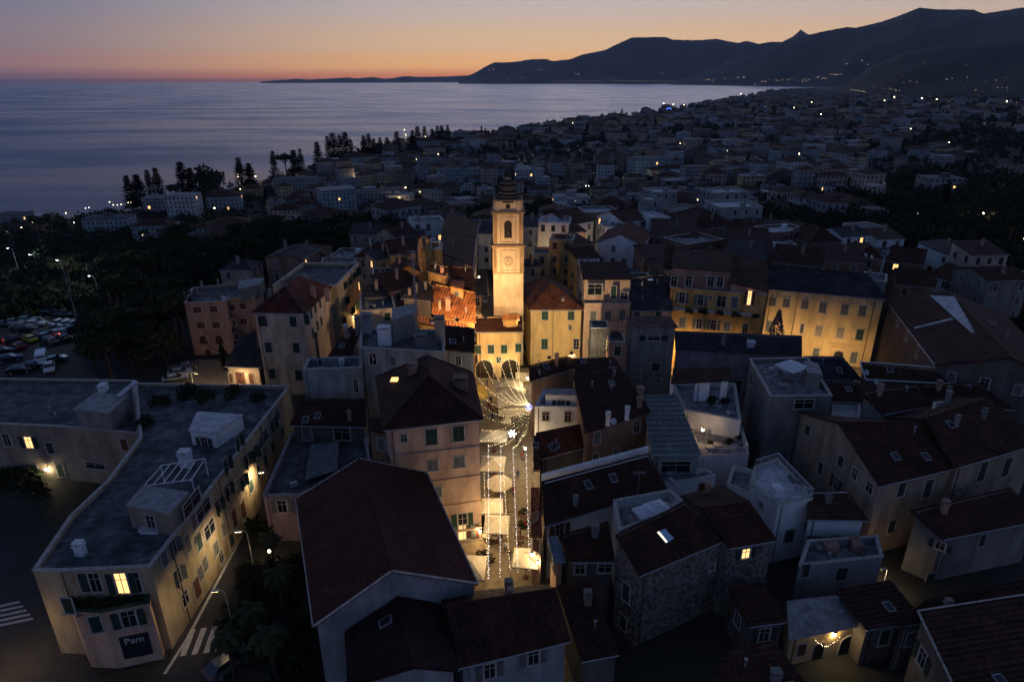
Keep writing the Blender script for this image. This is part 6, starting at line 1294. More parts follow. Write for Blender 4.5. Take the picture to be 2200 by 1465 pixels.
for i, (u, v, c, rz, lb) in enumerate([
 (12, 683, 'silver', .3, 'silver car at the left end of the top row'), (27, 680, 'silver', .3, 'second silver car in the top row'), (52, 678, 'grey', .3, 'grey car in the middle of the top row'), (70, 676, 'yellow-green', .3, 'yellowish car at the far corner of the car park'),
 (8, 702, 'pale blue', .3, 'pale blue car at the left end of the middle row'), (32, 697, 'silver', .3, 'silver car topmost in the middle row'), (50, 706, 'silver', .3, 'silver car below its twin in the middle row'), (57, 692, 'pale blue', .3, 'pale blue car right of the silver one in the middle row'), (74, 701, 'white', .3, 'white car at the right end of the middle row with shining nose'), (57, 711, 'grey', .3, 'grey car below the white one'),
 (106, 676, 'black', .2, 'black car left in the row beyond the lane'), (120, 673, 'grey', .2, 'grey car beyond the lane'), (134, 681, 'black', .2, 'black car beyond the lane, nearer the lamp post'), (150, 683, 'black', .2, 'last black car before the white pair'),
 (133, 697, 'white', 1.2, 'white car left of the pair under the tall lamp'), (149, 699, 'white', 1.2, 'white car right of the pair under the tall lamp'), (165, 700, 'pale blue', 1.2, 'pale blue car beside the white pair'), (160, 711, 'dark blue', 1.2, 'dark blue car below the white pair'),
 (64, 733, 'yellow-green', 2.6, 'bright yellow-green hatchback in the lower row'), (93, 727, 'pale blue', 2.6, 'pale blue car right of the yellow-green one'), (120, 720, 'silver', 2.6, 'silver car behind the car with red lights'), (84, 722, 'black', 2.6, 'black car between the yellow-green and pale blue ones'), (136, 731, 'black', 2.6, 'black car below the red lights'), (15, 735, 'black', 2.6, 'black car at the far left of the lower row'),
 (110, 738, 'grey', 2.6, 'grey car at the bottom of the lower row'), (40, 748, 'dark red', 2.6, 'dark red car in the lower left row'), (10, 760, 'black', .6, 'black car above the road at the left edge'), (22, 775, 'dark blue', .6, 'dark blue car at the left edge by the road'), (120, 778, 'pale blue', .9, 'pale blue car behind the white van'), (76, 790, 'dark blue', .3, 'dark blue car left of the white van'), (45, 800, 'black', .3, 'black car near the flat roof edge'),
 (108, 795, 'white', -1.0, 'white small car directly in front of the white van'),
 (238, 738, 'silver', .4, 'dim silver car under the park trees'), (388, 806, 'silver', .5, 'upper silver car on the forecourt of the villa'), (378, 819, 'white', .5, 'lower pale car on the forecourt of the villa'), (405, 792, 'grey', .5, 'grey car nearest the villa on its forecourt')]):
    car(u, v, c, rz, lb)
car(142, 717, 'silver', 1.35, 'silver car with glowing red tail lights', lit=True); car(38, 733, 'dark red', .6, 'dark red car with one row of glowing red lights at the left', lit=True)
car(92, 781, 'white', -1.05, 'white delivery van in the car park road', van=True)
car(492, 1432, 'grey', .95, 'grey car by the dark garden at the bottom left', z=.04, group='cars along the lower street'); 
# ================================================================== street lamps
def hpx(u, vb, vt, z0):
    g = P(u, vb, z0); d = ray(u, vt); r = math.hypot(g.x, g.y); return CAMZ+d.z/math.hypot(d.x, d.y)*r-z0
g = P(166, 690, .08); streetlamp(g, 14, R(150), 'tallest lamp post of the car park with a curved arm', 1500, True, 1.4, 'lamp posts of the car park')
streetlamp(P(221, 668, 0), 8.5, R(160), 'shorter lamp post right of the tallest one in the car park', 120, True, 1.2, 'lamp posts of the car park')
streetlamp(P(86, 592, -1), 6, R(165), 'lamp post shining over a yellow-green tree at the left', 1100, True, 1.2, 'lamp posts of the car park')
streetlamp(P(41, 585, -1), 7, R(165), 'lamp post nearest the left edge, in the park', 1100, True, 1.2, 'lamp posts of the car park')
tree('round', P(60, 622, -1), .55, 'small yellow-green lamplit tree in the park', PG)
tag(link('lawn', mesh('lawn', [P(-40, 670, .08), P(35, 655, .08), P(50, 625, .05), P(-40, 620, .05)], [(0, 1, 2, 3)], noisy('grass', (.05, .11, .04), scale=2, streak=False))), kind='structure')
streetlamp(P(420, 850, 0), 4.6, R(-30), 'warm street lamp on the forecourt behind the flat-roofed block', 1100, group='warm street lamps'); streetlamp(P(-8, 1445, 0), 5, 0, 'warm street lamp at the bottom left corner', 420, group='warm street lamps')
def wl(b, u, v, label, power, **k):
    h_ = hit(b, u, v)
    if h_: return lantern(h_[1]+h_[2]*.45, h_[2], label, power, **k)
    print('LANTERN MISS', label)
Lb = [b for b in HOUSES if b['root'].get('label', '').startswith('wide dark flat-roofed')][0]; wl(Lb, 103, 1003, 'white wall lamp over the courtyard of the wide dark house', 120, col=(1, .85, .55)); wl(Lb, 12, 1026, 'orange wall lamp at the left edge above two shrubs', 90)
wl(L5, 762, 678, 'wall lamp on the long ochre house, lower of two', 900) ; wl(L5, 777, 640, 'wall lamp on the long ochre house, upper of two', 500)
# lamps that warm the tall house's flank; lower-street posts added to light the block
for i, (u, v, pw, h_, rz) in enumerate([(672, 845, 2400, 4.6, 180), (735, 760, 2600, 4.6, 180), (622, 985, 260, 5.5, 200), (592, 1100, 1000, 6, 190), (548, 1235, 900, 6, 190), (505, 1370, 350, 6, 190)]):
    p = P(u, v, 0); streetlamp(p, h_, R(rz), ['warm lamp post behind the tall cream house', 'warm lamp post beside the long ochre house', 'warm lamp post at the far end of the lower street', 'warm lamp post halfway down the lower street', 'warm lamp post by the palm garden', 'dim lamp post near the zebra crossing'][i], pw, group='warm street lamps', arm=.6)
streetlamp(P(520, 850, 0), 3.4, R(90), 'warm lamp post in front of the classical annex', 420, group='warm street lamps', arm=.4)
# square: floodlights on the eaves and lanterns
def flood(loc, aim, power, label, ang=50, col=(1, .62, .29)):
    root = thing('floodlight', loc, label, 'floodlight', 'floodlights of the square'); d = (Vector(aim)-Vector(loc)).normalized(); q = d.to_track_quat('-Z', 'Y').to_matrix().to_4x4()
    m = MB(); m.box((0, 0, .12), (.5, .4, .22), M=q); m.tube((0, 0, -.6), (0, 0, 0), .04, n=6); m.build('housing', [M_METAL], root); g = MB(); g.box((0, 0, .003), (.42, .32, .01), M=q); g.build('lens', [E_LAMP], root)
    glow(root, d*.06, power, col, .2, R(ang), d); return root
flood((5.5, 88.5, 12.6), (TX, TY, 24), 15000, 'floodlight on the brown roof aimed at the bell tower', 34)
flood((-8.5, 95, 16.2), (TX-.5, TY, 22), 8500, 'floodlight on the red shed roof aimed at the bell tower', 40)
flood((-4.2, 96.5, 15.9), (-9, 107, 14.2), 14000, 'floodlight low on the red shed roof aimed at the orange ribbed roof', 110)
flood((-12.5, 97, 18.8), (-10, 126, 14.5), 9000, 'floodlight beside the lattice mast aimed at the roofs behind', 75, (1, .5, .18))  # unseen source, added for the warm spill over these roofs
flood((1.6, 108.6, 9.9), (TX, TY-2.7, 17), 500, 'small floodlight on the arcaded house roof at the tower foot', 90)
flood((9, 90.5, 12.4), (10, 112, 8), 15000, 'floodlight on the brown roof facing the bright yellow house', 95, (1, .72, .36))
for i, (x, y, z, pw) in enumerate([(36, 104, 4.2, 3800), (47, 105, 4.2, 3000), (56, 103, 4.2, 3000), (63, 104.5, 3.6, 500), (28, 106, 4.2, 2400)]):
    streetlamp((x, y, 0), z, R(90), ['lamp post on the hidden square under the balcony house', 'lamp post under the left half of the lettered yellow building', 'lamp post under the middle of the lettered yellow building', 'lamp post in the corner between the yellow building and its wing', 'lamp post between the salmon house and the balcony house'][i], pw*1.5, group='lamps of the upper square', arm=.5, aim=(0, 1, -.05))
streetlamp(P(1150, 600, 0), 6.5, R(90), 'lamp post in the lane right behind the tower', 2600, group='warm street lamps', arm=.5); streetlamp(P(1215, 610, 0), 6.5, R(90), 'lamp post in the lane behind the yellow house', 2600, group='warm street lamps', arm=.5); streetlamp(P(1262, 612, 0), 8, R(90), 'lamp post in the yard of the white gabled house', 1500, group='warm street lamps', arm=.5)
for i, (u, v) in enumerate([(1029, 595), (1031, 645), (1031, 685)]):
    p = P(u, v, 5.2); lantern(p, (-1, 0), ['farthest lantern in the narrow alley left of the tower', 'middle lantern in the narrow alley left of the tower', 'nearest lantern in the narrow alley left of the tower'][i], 520, (1, .72, .36), 1.2, 'lanterns of the narrow alley')
for i, (u, v, z, n, pw, s, lb) in enumerate([(1133, 811, 4.4, (-1, 0), 230, 1.0, 'bright lantern on the right corner of the square'), (1129, 962, 4.6, (-1, .2), 330, 1.0, 'bright lantern halfway down the festive street on its right side'), (1143, 1189, 4.2, (-1, 0), 60, .9, 'big white-hot lantern above the parasol at the lower end of the street'), (1155, 1206, 3.6, (-1, 0), 60, .8, 'small lantern just below the big one at the lower end of the street')]):
    lantern(P(u, v, z), n, lb, pw, (1, .72, .4), s, 'lanterns of the festive street')
lantern(P(1510, 922, 8.6), (0, -1), 'lit lamp on the back wall of the white-railed terrace', 110, (1, .6, .3), 1.0); lantern(P(1793, 1359, 3.0), (-.3, -1), 'bright lantern hung with fairy lights over the arched door at the bottom right', 130, (1, .75, .36), 1.4)
g = P(1912, 1285, 0); streetlamp(g+Vector((0, 1.5, 0)), 2.6, R(200), 'hidden alley lamp glowing yellow between two grey houses', 220, group='warm street lamps', arm=.3)
rt = thing('garden_lamp', P(585, 1222, .0), 'glowing lamp among the palms of the dark garden', 'garden lamp'); m = MB(); m.tube((0, 0, 0), (0, 0, 2.4), .05, n=6); m.build('post', [M_METAL], rt); m = MB(); m.ico((0, 0, 2.5), .16); m.build('globe', [E_LAMP], rt); glow(rt, (0, 0, 2.85), 60, (1, .6, .25))
# small town lamps
TLAMP = MB(); TLAMP.ico((0, 0, 5.2), .22); LG = TLAMP.data('lamp_globe', [emit('town_lamp_glow', (1, .78, .42), 14, False)]); TLW = MB(); TLW.ico((0, 0, 5.2), .22); LW = TLW.data('lamp_globe', [emit('town_lamp_white', (.85, 1, .8), 12, False)]); tp = MB(); tp.tube((0, 0, 0), (0, 0, 5.1), .06, n=5); LP = tp.data('pole', [M_METAL])
LAMPS = []
def tlamp(u, v, col='w', sc=1.0, power=0):
    g = G(u, v+2); r = math.hypot(g.x, g.y); s = max(.8, r/520)*sc
    root = thing('town_lamp', g, None, 'street lamp', 'lamps of the modern town'); root.scale = (s,)*3
    link('pole', LP, root); link('lamp_globe', LG if col == 'w' else LW, root); LAMPS.append(root)
    if power: glow(root, (0, 0, 5.6), power, (1, .68, .32) if col == 'w' else (.85, 1, .75), .3)
for a in [(240, 452, 'w', 1.2, 0), (247, 455, 'w', 1, 0), (256, 455, 'w', 1, 0), (264, 454, 'w', 1, 0), (272, 453, 'w', 1.3, 900), (279, 450, 'w', 1, 0), (285, 449, 'w', 1, 0), (292, 450, 'w', 1.2, 0), (188, 462, 'g', 1, 0), (195, 461, 'g', 1, 0), (147, 478, 'w', 1.3, 0), (163, 493, 'g', 1, 0), (75, 493, 'w', 1, 0), (131, 492, 'w', .8, 700), (52, 508, 'w', 1.2, 0),
          (455, 455, 'w', 1.6, 2500), (459, 461, 'w', 1, 0), (514, 392, 'w', 1.6, 600), (553, 405, 'w', 1.8, 3000), (519, 423, 'w', 1.2, 1500), (526, 437, 'w', 1, 0), (467, 482, 'w', 2.4, 500), (431, 507, 'w', 1, 0), (574, 515, 'w', 1.4, 900), (580, 520, 'g', .8, 0), (760, 396, 'g', 1.4, 700), (768, 393, 'g', 1.2, 0), (774, 398, 'w', 1.3, 2500), (786, 399, 'w', 1.2, 0), (804, 394, 'w', 1.8, 1500), (735, 347, 'w', 1, 0), (741, 346, 'w', 1, 0), (748, 345, 'w', 1, 0), (873, 433, 'w', 2.2, 1800), (860, 449, 'w', 1.7, 900), (903, 425, 'w', 1, 0), (763, 462, 'g', 1.2, 0), (776, 442, 'w', 1.2, 500),
          (896, 360, 'w', 1.3, 0), (904, 361, 'w', 1.3, 0), (916, 384, 'w', 1.5, 500), (890, 380, 'w', 1, 0), (915, 312, 'w', 1.3, 900), (930, 311, 'w', 1.3, 900), (870, 296, 'w', 1.2, 0), (873, 303, 'w', 1, 0), (817, 493, 'g', 1.5, 100), (735, 486, 'g', 1, 0), (742, 502, 'w', 1.2, 0),
          (1112, 442, 'w', 1, 0), (1236, 432, 'g', 1.2, 200), (1247, 432, 'g', 1.2, 200), (1241, 413, 'g', 1.2, 200), (1258, 415, 'g', 1.2, 0), (1264, 415, 'g', 1.2, 0), (1281, 416, 'g', 1.2, 0), (1327, 405, 'g', 1.3, 0), (1338, 405, 'g', 1.3, 400), (1373, 392, 'g', 1.4, 600), (1382, 400, 'g', 1.2, 0), (1370, 378, 'g', 1, 0), (1420, 390, 'w', 1, 900), (1217, 307, 'w', 1.5, 0), (1240, 370, 'w', 1.2, 0), (1290, 340, 'w', 1, 0), (1460, 322, 'w', 1, 0), (1555, 343, 'g', 1.3, 0), (1560, 343, 'g', 1.3, 0), (1540, 343, 'g', .9, 0), (1643, 338, 'w', 1.4, 0), (1230, 278, 'w', 1, 0),
          (1383, 273, 'w', 1, 0), (1424, 243, 'w', 1.4, 0), (1445, 242, 'w', 1.2, 0), (1468, 240, 'w', 1, 0), (1590, 220, 'w', 1.2, 0), (1712, 361, 'w', 2, 200), (1820, 349, 'g', 1, 0), (1828, 349, 'g', 1, 0), (1783, 405, 'w', 1.6, 200), (1844, 392, 'w', 1.4, 400), (1864, 420, 'g', 1.4, 100), (1895, 415, 'g', 1.4, 100), (1942, 452, 'g', 1.4, 0), (1960, 464, 'w', 1, 0), (1965, 482, 'w', 1.2, 0), (2102, 498, 'w', 1.8, 900), (2188, 556, 'w', 1.6, 100), (2105, 597, 'w', 1.2, 0), (2034, 326, 'w', 1.2, 0), (1916, 234, 'w', 1.5, 0), (1896, 236, 'w', 1.2, 0), (1975, 235, 'w', 1.4, 0), (2007, 236, 'w', 1.3, 0), (2155, 247, 'w', 1.6, 0), (1965, 285, 'w', 1, 0), (1952, 298, 'w', 1.3, 0), (1703, 250, 'w', 1.2, 0), (1741, 235, 'w', 1, 0), (1760, 268, 'w', 1.4, 0), (1825, 305, 'w', 1, 0)]: tlamp(*a)
# the lights of the far quarters and slopes: beyond counting, one object
lm = MB(); rr_ = random.Random(4)
def farlight(u, v, s):
    d = ray(u, v); best = None; t = 400.0
    for i in range(420):
        p = CAM+d*t
        if p.z <= terr(p.x, p.y)+3: break
        t *= 1.012
    p.z = max(p.z, terr(p.x, p.y)+4); lm.ico(p, t/1393*s, rr_.choice([0, 0, 0, 1, 2]))
for i in range(330):
    u = rr_.uniform(1080, 2200); v0 = 262-(u-1240)*.16 if u < 1680 else 200; v = rr_.uniform(v0+8, v0+30+abs(rr_.gauss(0, 60)))
    if v > 400: continue
    farlight(u, v, rr_.choice([.18, .22, .28, .35, .45]))
o = lm.build('far_town_lights', [emit('far_light_warm', (1, .75, .4), 2.0, False), emit('far_light_white', (.9, .95, 1), 1.6, False), emit('far_light_orange', (1, .45, .12), 2.4, False)]); tag(o, 'countless tiny lights scattered over the far town', 'lights', kind='stuff')
# lit specks on the mountain slopes and the far shore (on the relief itself)
dg = bpy.context.evaluated_depsgraph_get(); bpy.context.view_layer.update(); dg = bpy.context.evaluated_depsgraph_get()
sl = MB(); rg = ('far_mountains', 'mountains', 'near_hill', 'distant_coast_hills')
def onslope(u, v, s):
    d = ray(u, v); o_ = CAM+d*1500
    ok, loc, nn, ix, ob, mt = scn.ray_cast(dg, o_, d)
    if ok and ob.name.split('.')[0] in rg:
        t = (loc-CAM).length; sl.ico(loc-d*(t*.0006), t/1393*s, rr_.choice([0, 0, 1, 2]))
for u in range(1190, 1450, 7): onslope(u, 174.5+rr_.uniform(-.6, .6), .35)
for cu, cv, w_, n_ in ((1060, 150, 14, 5), (1110, 168, 30, 6), (1160, 150, 5, 4), (1235, 160, 20, 3), (1300, 170, 30, 4), (1425, 157, 8, 4), (1520, 172, 26, 10), (1585, 168, 24, 8), (1640, 176, 30, 10), (1690, 171, 22, 8), (1725, 173, 16, 8), (1765, 168, 20, 10), (1790, 160, 14, 8), (1835, 134, 24, 5), (1865, 140, 14, 3), (1900, 190, 40, 6), (1955, 176, 18, 4), (1930, 195, 14, 4), (2040, 170, 50, 4), (2150, 190, 50, 6)):
    sl_ = rr_.uniform(-.25, .1)
    for k in range(n_): x_ = rr_.gauss(0, w_*.5); onslope(cu+x_, cv+x_*sl_+rr_.gauss(0, 1.2), rr_.choice([.25, .3, .4]))
for k in range(9): onslope(1827+k*4, 193+k*.6, .45)
for k in range(24): onslope(rr_.uniform(1480, 2200), rr_.uniform(130, 198), .22)
o = sl.build('hillside_lights', [bpy.data.materials['far_light_warm'], bpy.data.materials['far_light_white'], bpy.data.materials['far_light_orange']]); tag(o, 'scattered village lights on the mountain slopes and far shore', 'lights', kind='stuff')
# ================================================================== the festive street
hub = P(1141, 868, 8.0); SG = 'strings of fairy lights over the street'
hb = thing('light_hub', hub, 'violet-blue glowing ornament where the fairy lights meet on the white terrace corner', 'ornament'); m = MB(); m.tube((0, 0, -1.2), (0, 0, .2), .05, n=6); m.build('bracket', [M_METAL], hb); m = MB()
for i in range(26): a = i*2.4; z = 1-i/13; r = math.sqrt(max(0, 1-z*z))*.42; m.ico((r*math.cos(a)-.3, r*math.sin(a), z*.42-.5), .07)
m.build('ornament_bulbs', [E_BLUE], hb)
def string(a, b, sag, label, white=False, light=True):
    a, b = Vector(a), Vector(b); L = (b-a).length; root = thing('string_lights', a, label, 'string lights', SG); n = max(6, int(L/.42)); w_, bl = MB(), MB(); prev = None
    for i in range(n+1):
        t = i/n; q = (b-a)*t; q.z -= sag*4*t*(1-t)+.06*math.sin(i*1.7)
        if prev is not None: w_.tube(prev, q, .012, n=3, cap=False)
        prev = q; bl.ico(q+Vector((.03*math.sin(i*9), 0, -.06)), .03+.014*(i % 3 == 0), 0)
    w_.build('wire', [M_METAL], root); tag(bl.build('bulbs', [E_BULBW if white else E_BULB], root), kind='stuff')
    if light:
        for t in ((.05, .22) if sag > 2 else (.1, .4, .7)) if L > 15 else (.25,):
            q = (b-a)*t; q.z -= sag*4*t*(1-t)+.2; glow(root, q, (70 if sag > 2 else 140) if L > 15 else 110, (1, .7, .34), .12)
    return root
Z = 5.6
for i, (u0, v0, u1, v1, wh, lb) in enumerate([(1040, 1016, 1049, 1240, 0, 'short string of fairy lights hugging the left house fronts'), (1049, 955, 1050, 1240, 1, 'fairy-light string down the left side of the parasols'), (1076, 958, 1074, 1236, 1, 'fairy-light string down the middle of the parasols'), (1082, 1010, 1096, 1222, 0, 'yellowish fairy-light string down the street centre'), (1102, 963, 1113, 1226, 1, 'brightest fairy-light string right of the street centre'), (1130, 965, 1138, 1222, 1, 'fairy-light string along the right house fronts')]):
    string(P(u0, v0, Z+.4), P(u1, v1, Z), .5, lb, bool(wh))
Pz = P1['org']
for i, (u, v) in enumerate([(1035, 770), (1052, 768), (1072, 767), (1092, 768), (1108, 767)]):
    h_ = hit(P1, u, v); string(h_[1]+h_[2]*.2, hub+Vector((-.3, .2, 0)), 3.0-.3*i, ['leftmost', 'second', 'third', 'fourth', 'rightmost'][i]+' of the five fairy-light strings swooping from the arcade to the hub')
for i, (u, v, z, lb) in enumerate([(1021, 803, 6, 'fairy-light string from the arcade corner to the hub'), (1024, 838, 6, 'fairy-light string crossing the square above the yellow awning'), (1035, 868, 6, 'fairy-light string crossing the square below the yellow awning'), (1040, 891, 6, 'fairy-light string crossing level with the hexagonal parasol'), (1036, 922, 6, 'fairy-light string from the corner-house eave rising to the hub'), (1034, 946, 6, 'lower fairy-light string from the corner house rising to the hub'), (1050, 957, 6, 'fairy-light string from the parasol line rising to the hub'), (1076, 957, 6, 'fairy-light string from the street centre rising to the hub'), (1103, 960, 6, 'short steep fairy-light string right of centre'), (1122, 935, 6, 'shortest fairy-light string under the hub')]):
    string(P(u, v, z), hub, 1.6 if i > 3 else 1.9, lb, light=(i % 3 == 0))
st = thing('star_lamp', P(1101, 931, 5.0), 'dazzling white star of lights hanging over the street', 'lamp'); m = MB()
for i in range(14): a = i*2.4; z = 1-(i+.5)/7; r = math.sqrt(1-z*z); d = Vector((r*math.cos(a), r*math.sin(a), z)); m.tube((0, 0, 0), d*.5, .018, .005, n=4); m.ico(d*.5, .04)
m.ico((0, 0, 0), .12); m.build('star_bulbs', [E_WHITE], st); m = MB(); m.tube((0, 0, .2), (0, 0, 1.4), .015, n=4); m.build('wire', [M_METAL], st); glow(st, (0, 0, -.5), 300, (1, .92, .8))
def parasol(c, w_, d_, label, n=4, mat=None, h=2.7, rz=0, cat='parasol', group='parasols of the street cafes', rise=.75):
    root = thing('parasol', (c.x, c.y, 0 if c.z < 3.5 else c.z-h), label, cat, group, rz); m = MB(); pts = []
    for i in range(n):
        a = 2*math.pi*(i+.5)/n; f = 1/math.cos(math.pi/n) if n == 4 else 1.08; pts.append(Vector((math.cos(a)*w_/2*f, math.sin(a)*d_/2*f, h)))
    top = Vector((0, 0, h+rise))
    for i in range(n):
        a, b = pts[i], pts[(i+1) % n]; mid = (a+b)/2
        m.quad([a, b, top], 0); m.quad([a-Vector((0, 0, .18)), b-Vector((0, 0, .18)), b, a], 0); m.quad([b-Vector((0, 0, .03)), a-Vector((0, 0, .03)), top-Vector((0, 0, .03))], 0)
    m.build('canopy', [mat or M_CANVAS], root); m = MB(); m.tube((0, 0, 0), (0, 0, h+rise+.12), .04, n=8); m.box((0, 0, .05), (.6, .6, .1)); m.build('pole', [M_BRWOOD], root)
    m = MB()
    for p in pts: m.tube(Vector((0, 0, h+rise-.1)), p-Vector((0, 0, .05)), .018, n=4)
    m.build('ribs', [M_BRWOOD], root); return root
for (u, v, w_, d_, n, lb) in [(1059, 992, 2.9, 3.3, 4, 'square cream parasol at the top of the street row'), (1073, 1034, 2.9, 3.2, 8, 'octagonal cream parasol in the street row'), (1057, 1083, 2.4, 2.8, 4, 'half-hidden square parasol below the octagonal one'), (1067, 1122, 2.6, 3.0, 4, 'square parasol above the barrel tables'), (1014, 1215, 2.6, 3.4, 4, 'parasol at the lower left by the shop door'), (1130, 1195, 2.5, 2.9, 4, 'square parasol under the big white-hot lantern'), (1061, 933, 3.6, 3.0, 4, 'large cream parasol beside the corner house roof'),
                              (1092, 822, 4.6, 2.3, 4, 'wide parasol nearest the arches'), (1096, 837, 4.6, 2.3, 4, 'wide parasol just below the one nearest the arches'), (1106, 858, 5.0, 3.4, 4, 'wide flat parasol in the middle of the square'), (1107, 881, 5.0, 2.6, 6, 'hexagonal cream parasol at the near end of the square'), (1126, 806, 2.6, 3.0, 4, 'greyish parasol in the right corner by the arches'), (1089, 900, 1.2, 1.6, 4, 'smallest cream parasol below the hexagonal one')]:
    parasol(P(u, v, 2.9), w_*1.12, d_*1.1, lb, n, rz=rnd.uniform(-.12, .12))
aw = thing('awning', P(1031, 842, 3.4), 'yellow awning along the left side of the square', 'awning'); m = MB()
for i in range(8):
    a0, a1 = math.pi*i/8, math.pi*(i+1)/8
    m.quad([Vector((-.6, 2.6*math.cos(a0), 0)), Vector((-.6, 2.6*math.cos(a1), 0)), Vector((.2+1.1*math.sin(a1), 2.6*math.cos(a1), -.5*math.sin(a1))), Vector((.2+1.1*math.sin(a0), 2.6*math.cos(a0), -.5*math.sin(a0)))])
m.build('awning_cloth', [noisy('yellow_canvas', (.5, .33, .06), streak=False)], aw); m = MB(); m.tube((-.6, -2.6, 0), (-.6, 2.6, 0), .05, n=6); m.build('awning_frame', [M_METAL], aw)
stp = thing('rounded_steps', P(1136, 842, 0), 'curved stone steps in the right corner of the square', 'steps'); 
for k in range(4):
    m = MB(); m.lathe([(.01, .16*(k+1)), (2.6-k*.55, .16*(k+1)), (2.6-k*.55, 0)], n=28); m.build('step', [TRIM], stp)
# street cafe furniture and people
def cafetable(loc, label, cloth=False, r=.38):
    root = thing('cafe_table', loc, label, 'table', 'tables of the street cafes'); m = MB(); m.tube((0, 0, .72), (0, 0, .76), r, n=14); m.build('tabletop', [M_CANVAS if cloth else M_BRWOOD], root); m = MB(); m.tube((0, 0, 0), (0, 0, .72), .035, n=6); m.tube((0, 0, 0), (0, 0, .03), .22, n=10); m.build('leg', [M_METAL], root); return root
def cafechair(loc, rz, label):
    root = thing('cafe_chair', loc, label, 'chair', 'chairs of the street cafes', rz); m = MB(); m.box((0, 0, .45), (.42, .42, .05)); m.build('seat', [M_BRWOOD], root); m = MB(); m.box((-.2, 0, .72), (.04, .42, .36)); m.build('backrest', [M_BRWOOD], root)
    for x in (-.18, .18):
        for y in (-.18, .18): m = MB(); m.tube((x, y, 0), (x, y, .44), .018, n=4, cap=False); m.build('leg', [M_METAL], root)
    return root
tabs = [(1062, 1163, 'white-clothed square table glowing near the barrel', 1), (1063, 1028, 'table under the octagonal parasol', 0), (1057, 1092, 'table under the half-hidden parasol', 0), (1064, 1150, 'table below the square parasol by the barrel', 0), (1128, 1120, 'table on the right side of the street', 0), (1122, 1165, 'table left of the parasol under the big lantern', 0), (1056, 1000, 'table under the top parasol of the street row', 0), (1050, 950, 'table beneath the large cream parasol', 0), (1062, 812, 'table in front of the left arch', 0), (1095, 806, 'table in front of the right arch', 0), (1060, 880, 'table on the open paving of the square', 0), (1078, 1057, 'barrel-like table at the edge of the octagonal parasol', 0)]
for u, v, lb, cl in tabs:
    p = P(u, v, .02); cafetable(p, lb, bool(cl), .5 if cl else .38)
    for k, a in enumerate((.4, 2.4, 4.3)): cafechair(p+Vector((math.cos(a), math.sin(a), 0))*.8, a+math.pi, ['right', 'far', 'near'][k]+' chair at the '+lb.replace('table ', 'table ', 1))
bar = thing('barrel_table', P(1047, 1164, .02), 'round wooden barrel table by the pink corner house', 'barrel'); m = MB(); m.lathe([(.02, 0), (.3, 0), (.38, .35), (.38, .6), (.32, .95), (.02, .95)], n=16); m.build('barrel_body', [M_BRWOOD], bar); m = MB(); m.tube((0, 0, .95), (0, 0, 1.0), .55, n=20); m.build('tabletop', [W_BEIGE], bar)
SKIN = plain('skin', (.42, .25, .17), .6); HAIR = plain('dark_hair', (.03, .02, .015), .8)
CL = {'dark': plain('dark_cloth', (.03, .03, .04), .9), 'white': plain('white_cloth', (.5, .5, .5), .9), 'red': plain('red_cloth', (.25, .03, .03), .9), 'blue': plain('blue_cloth', (.04, .07, .16), .9)}
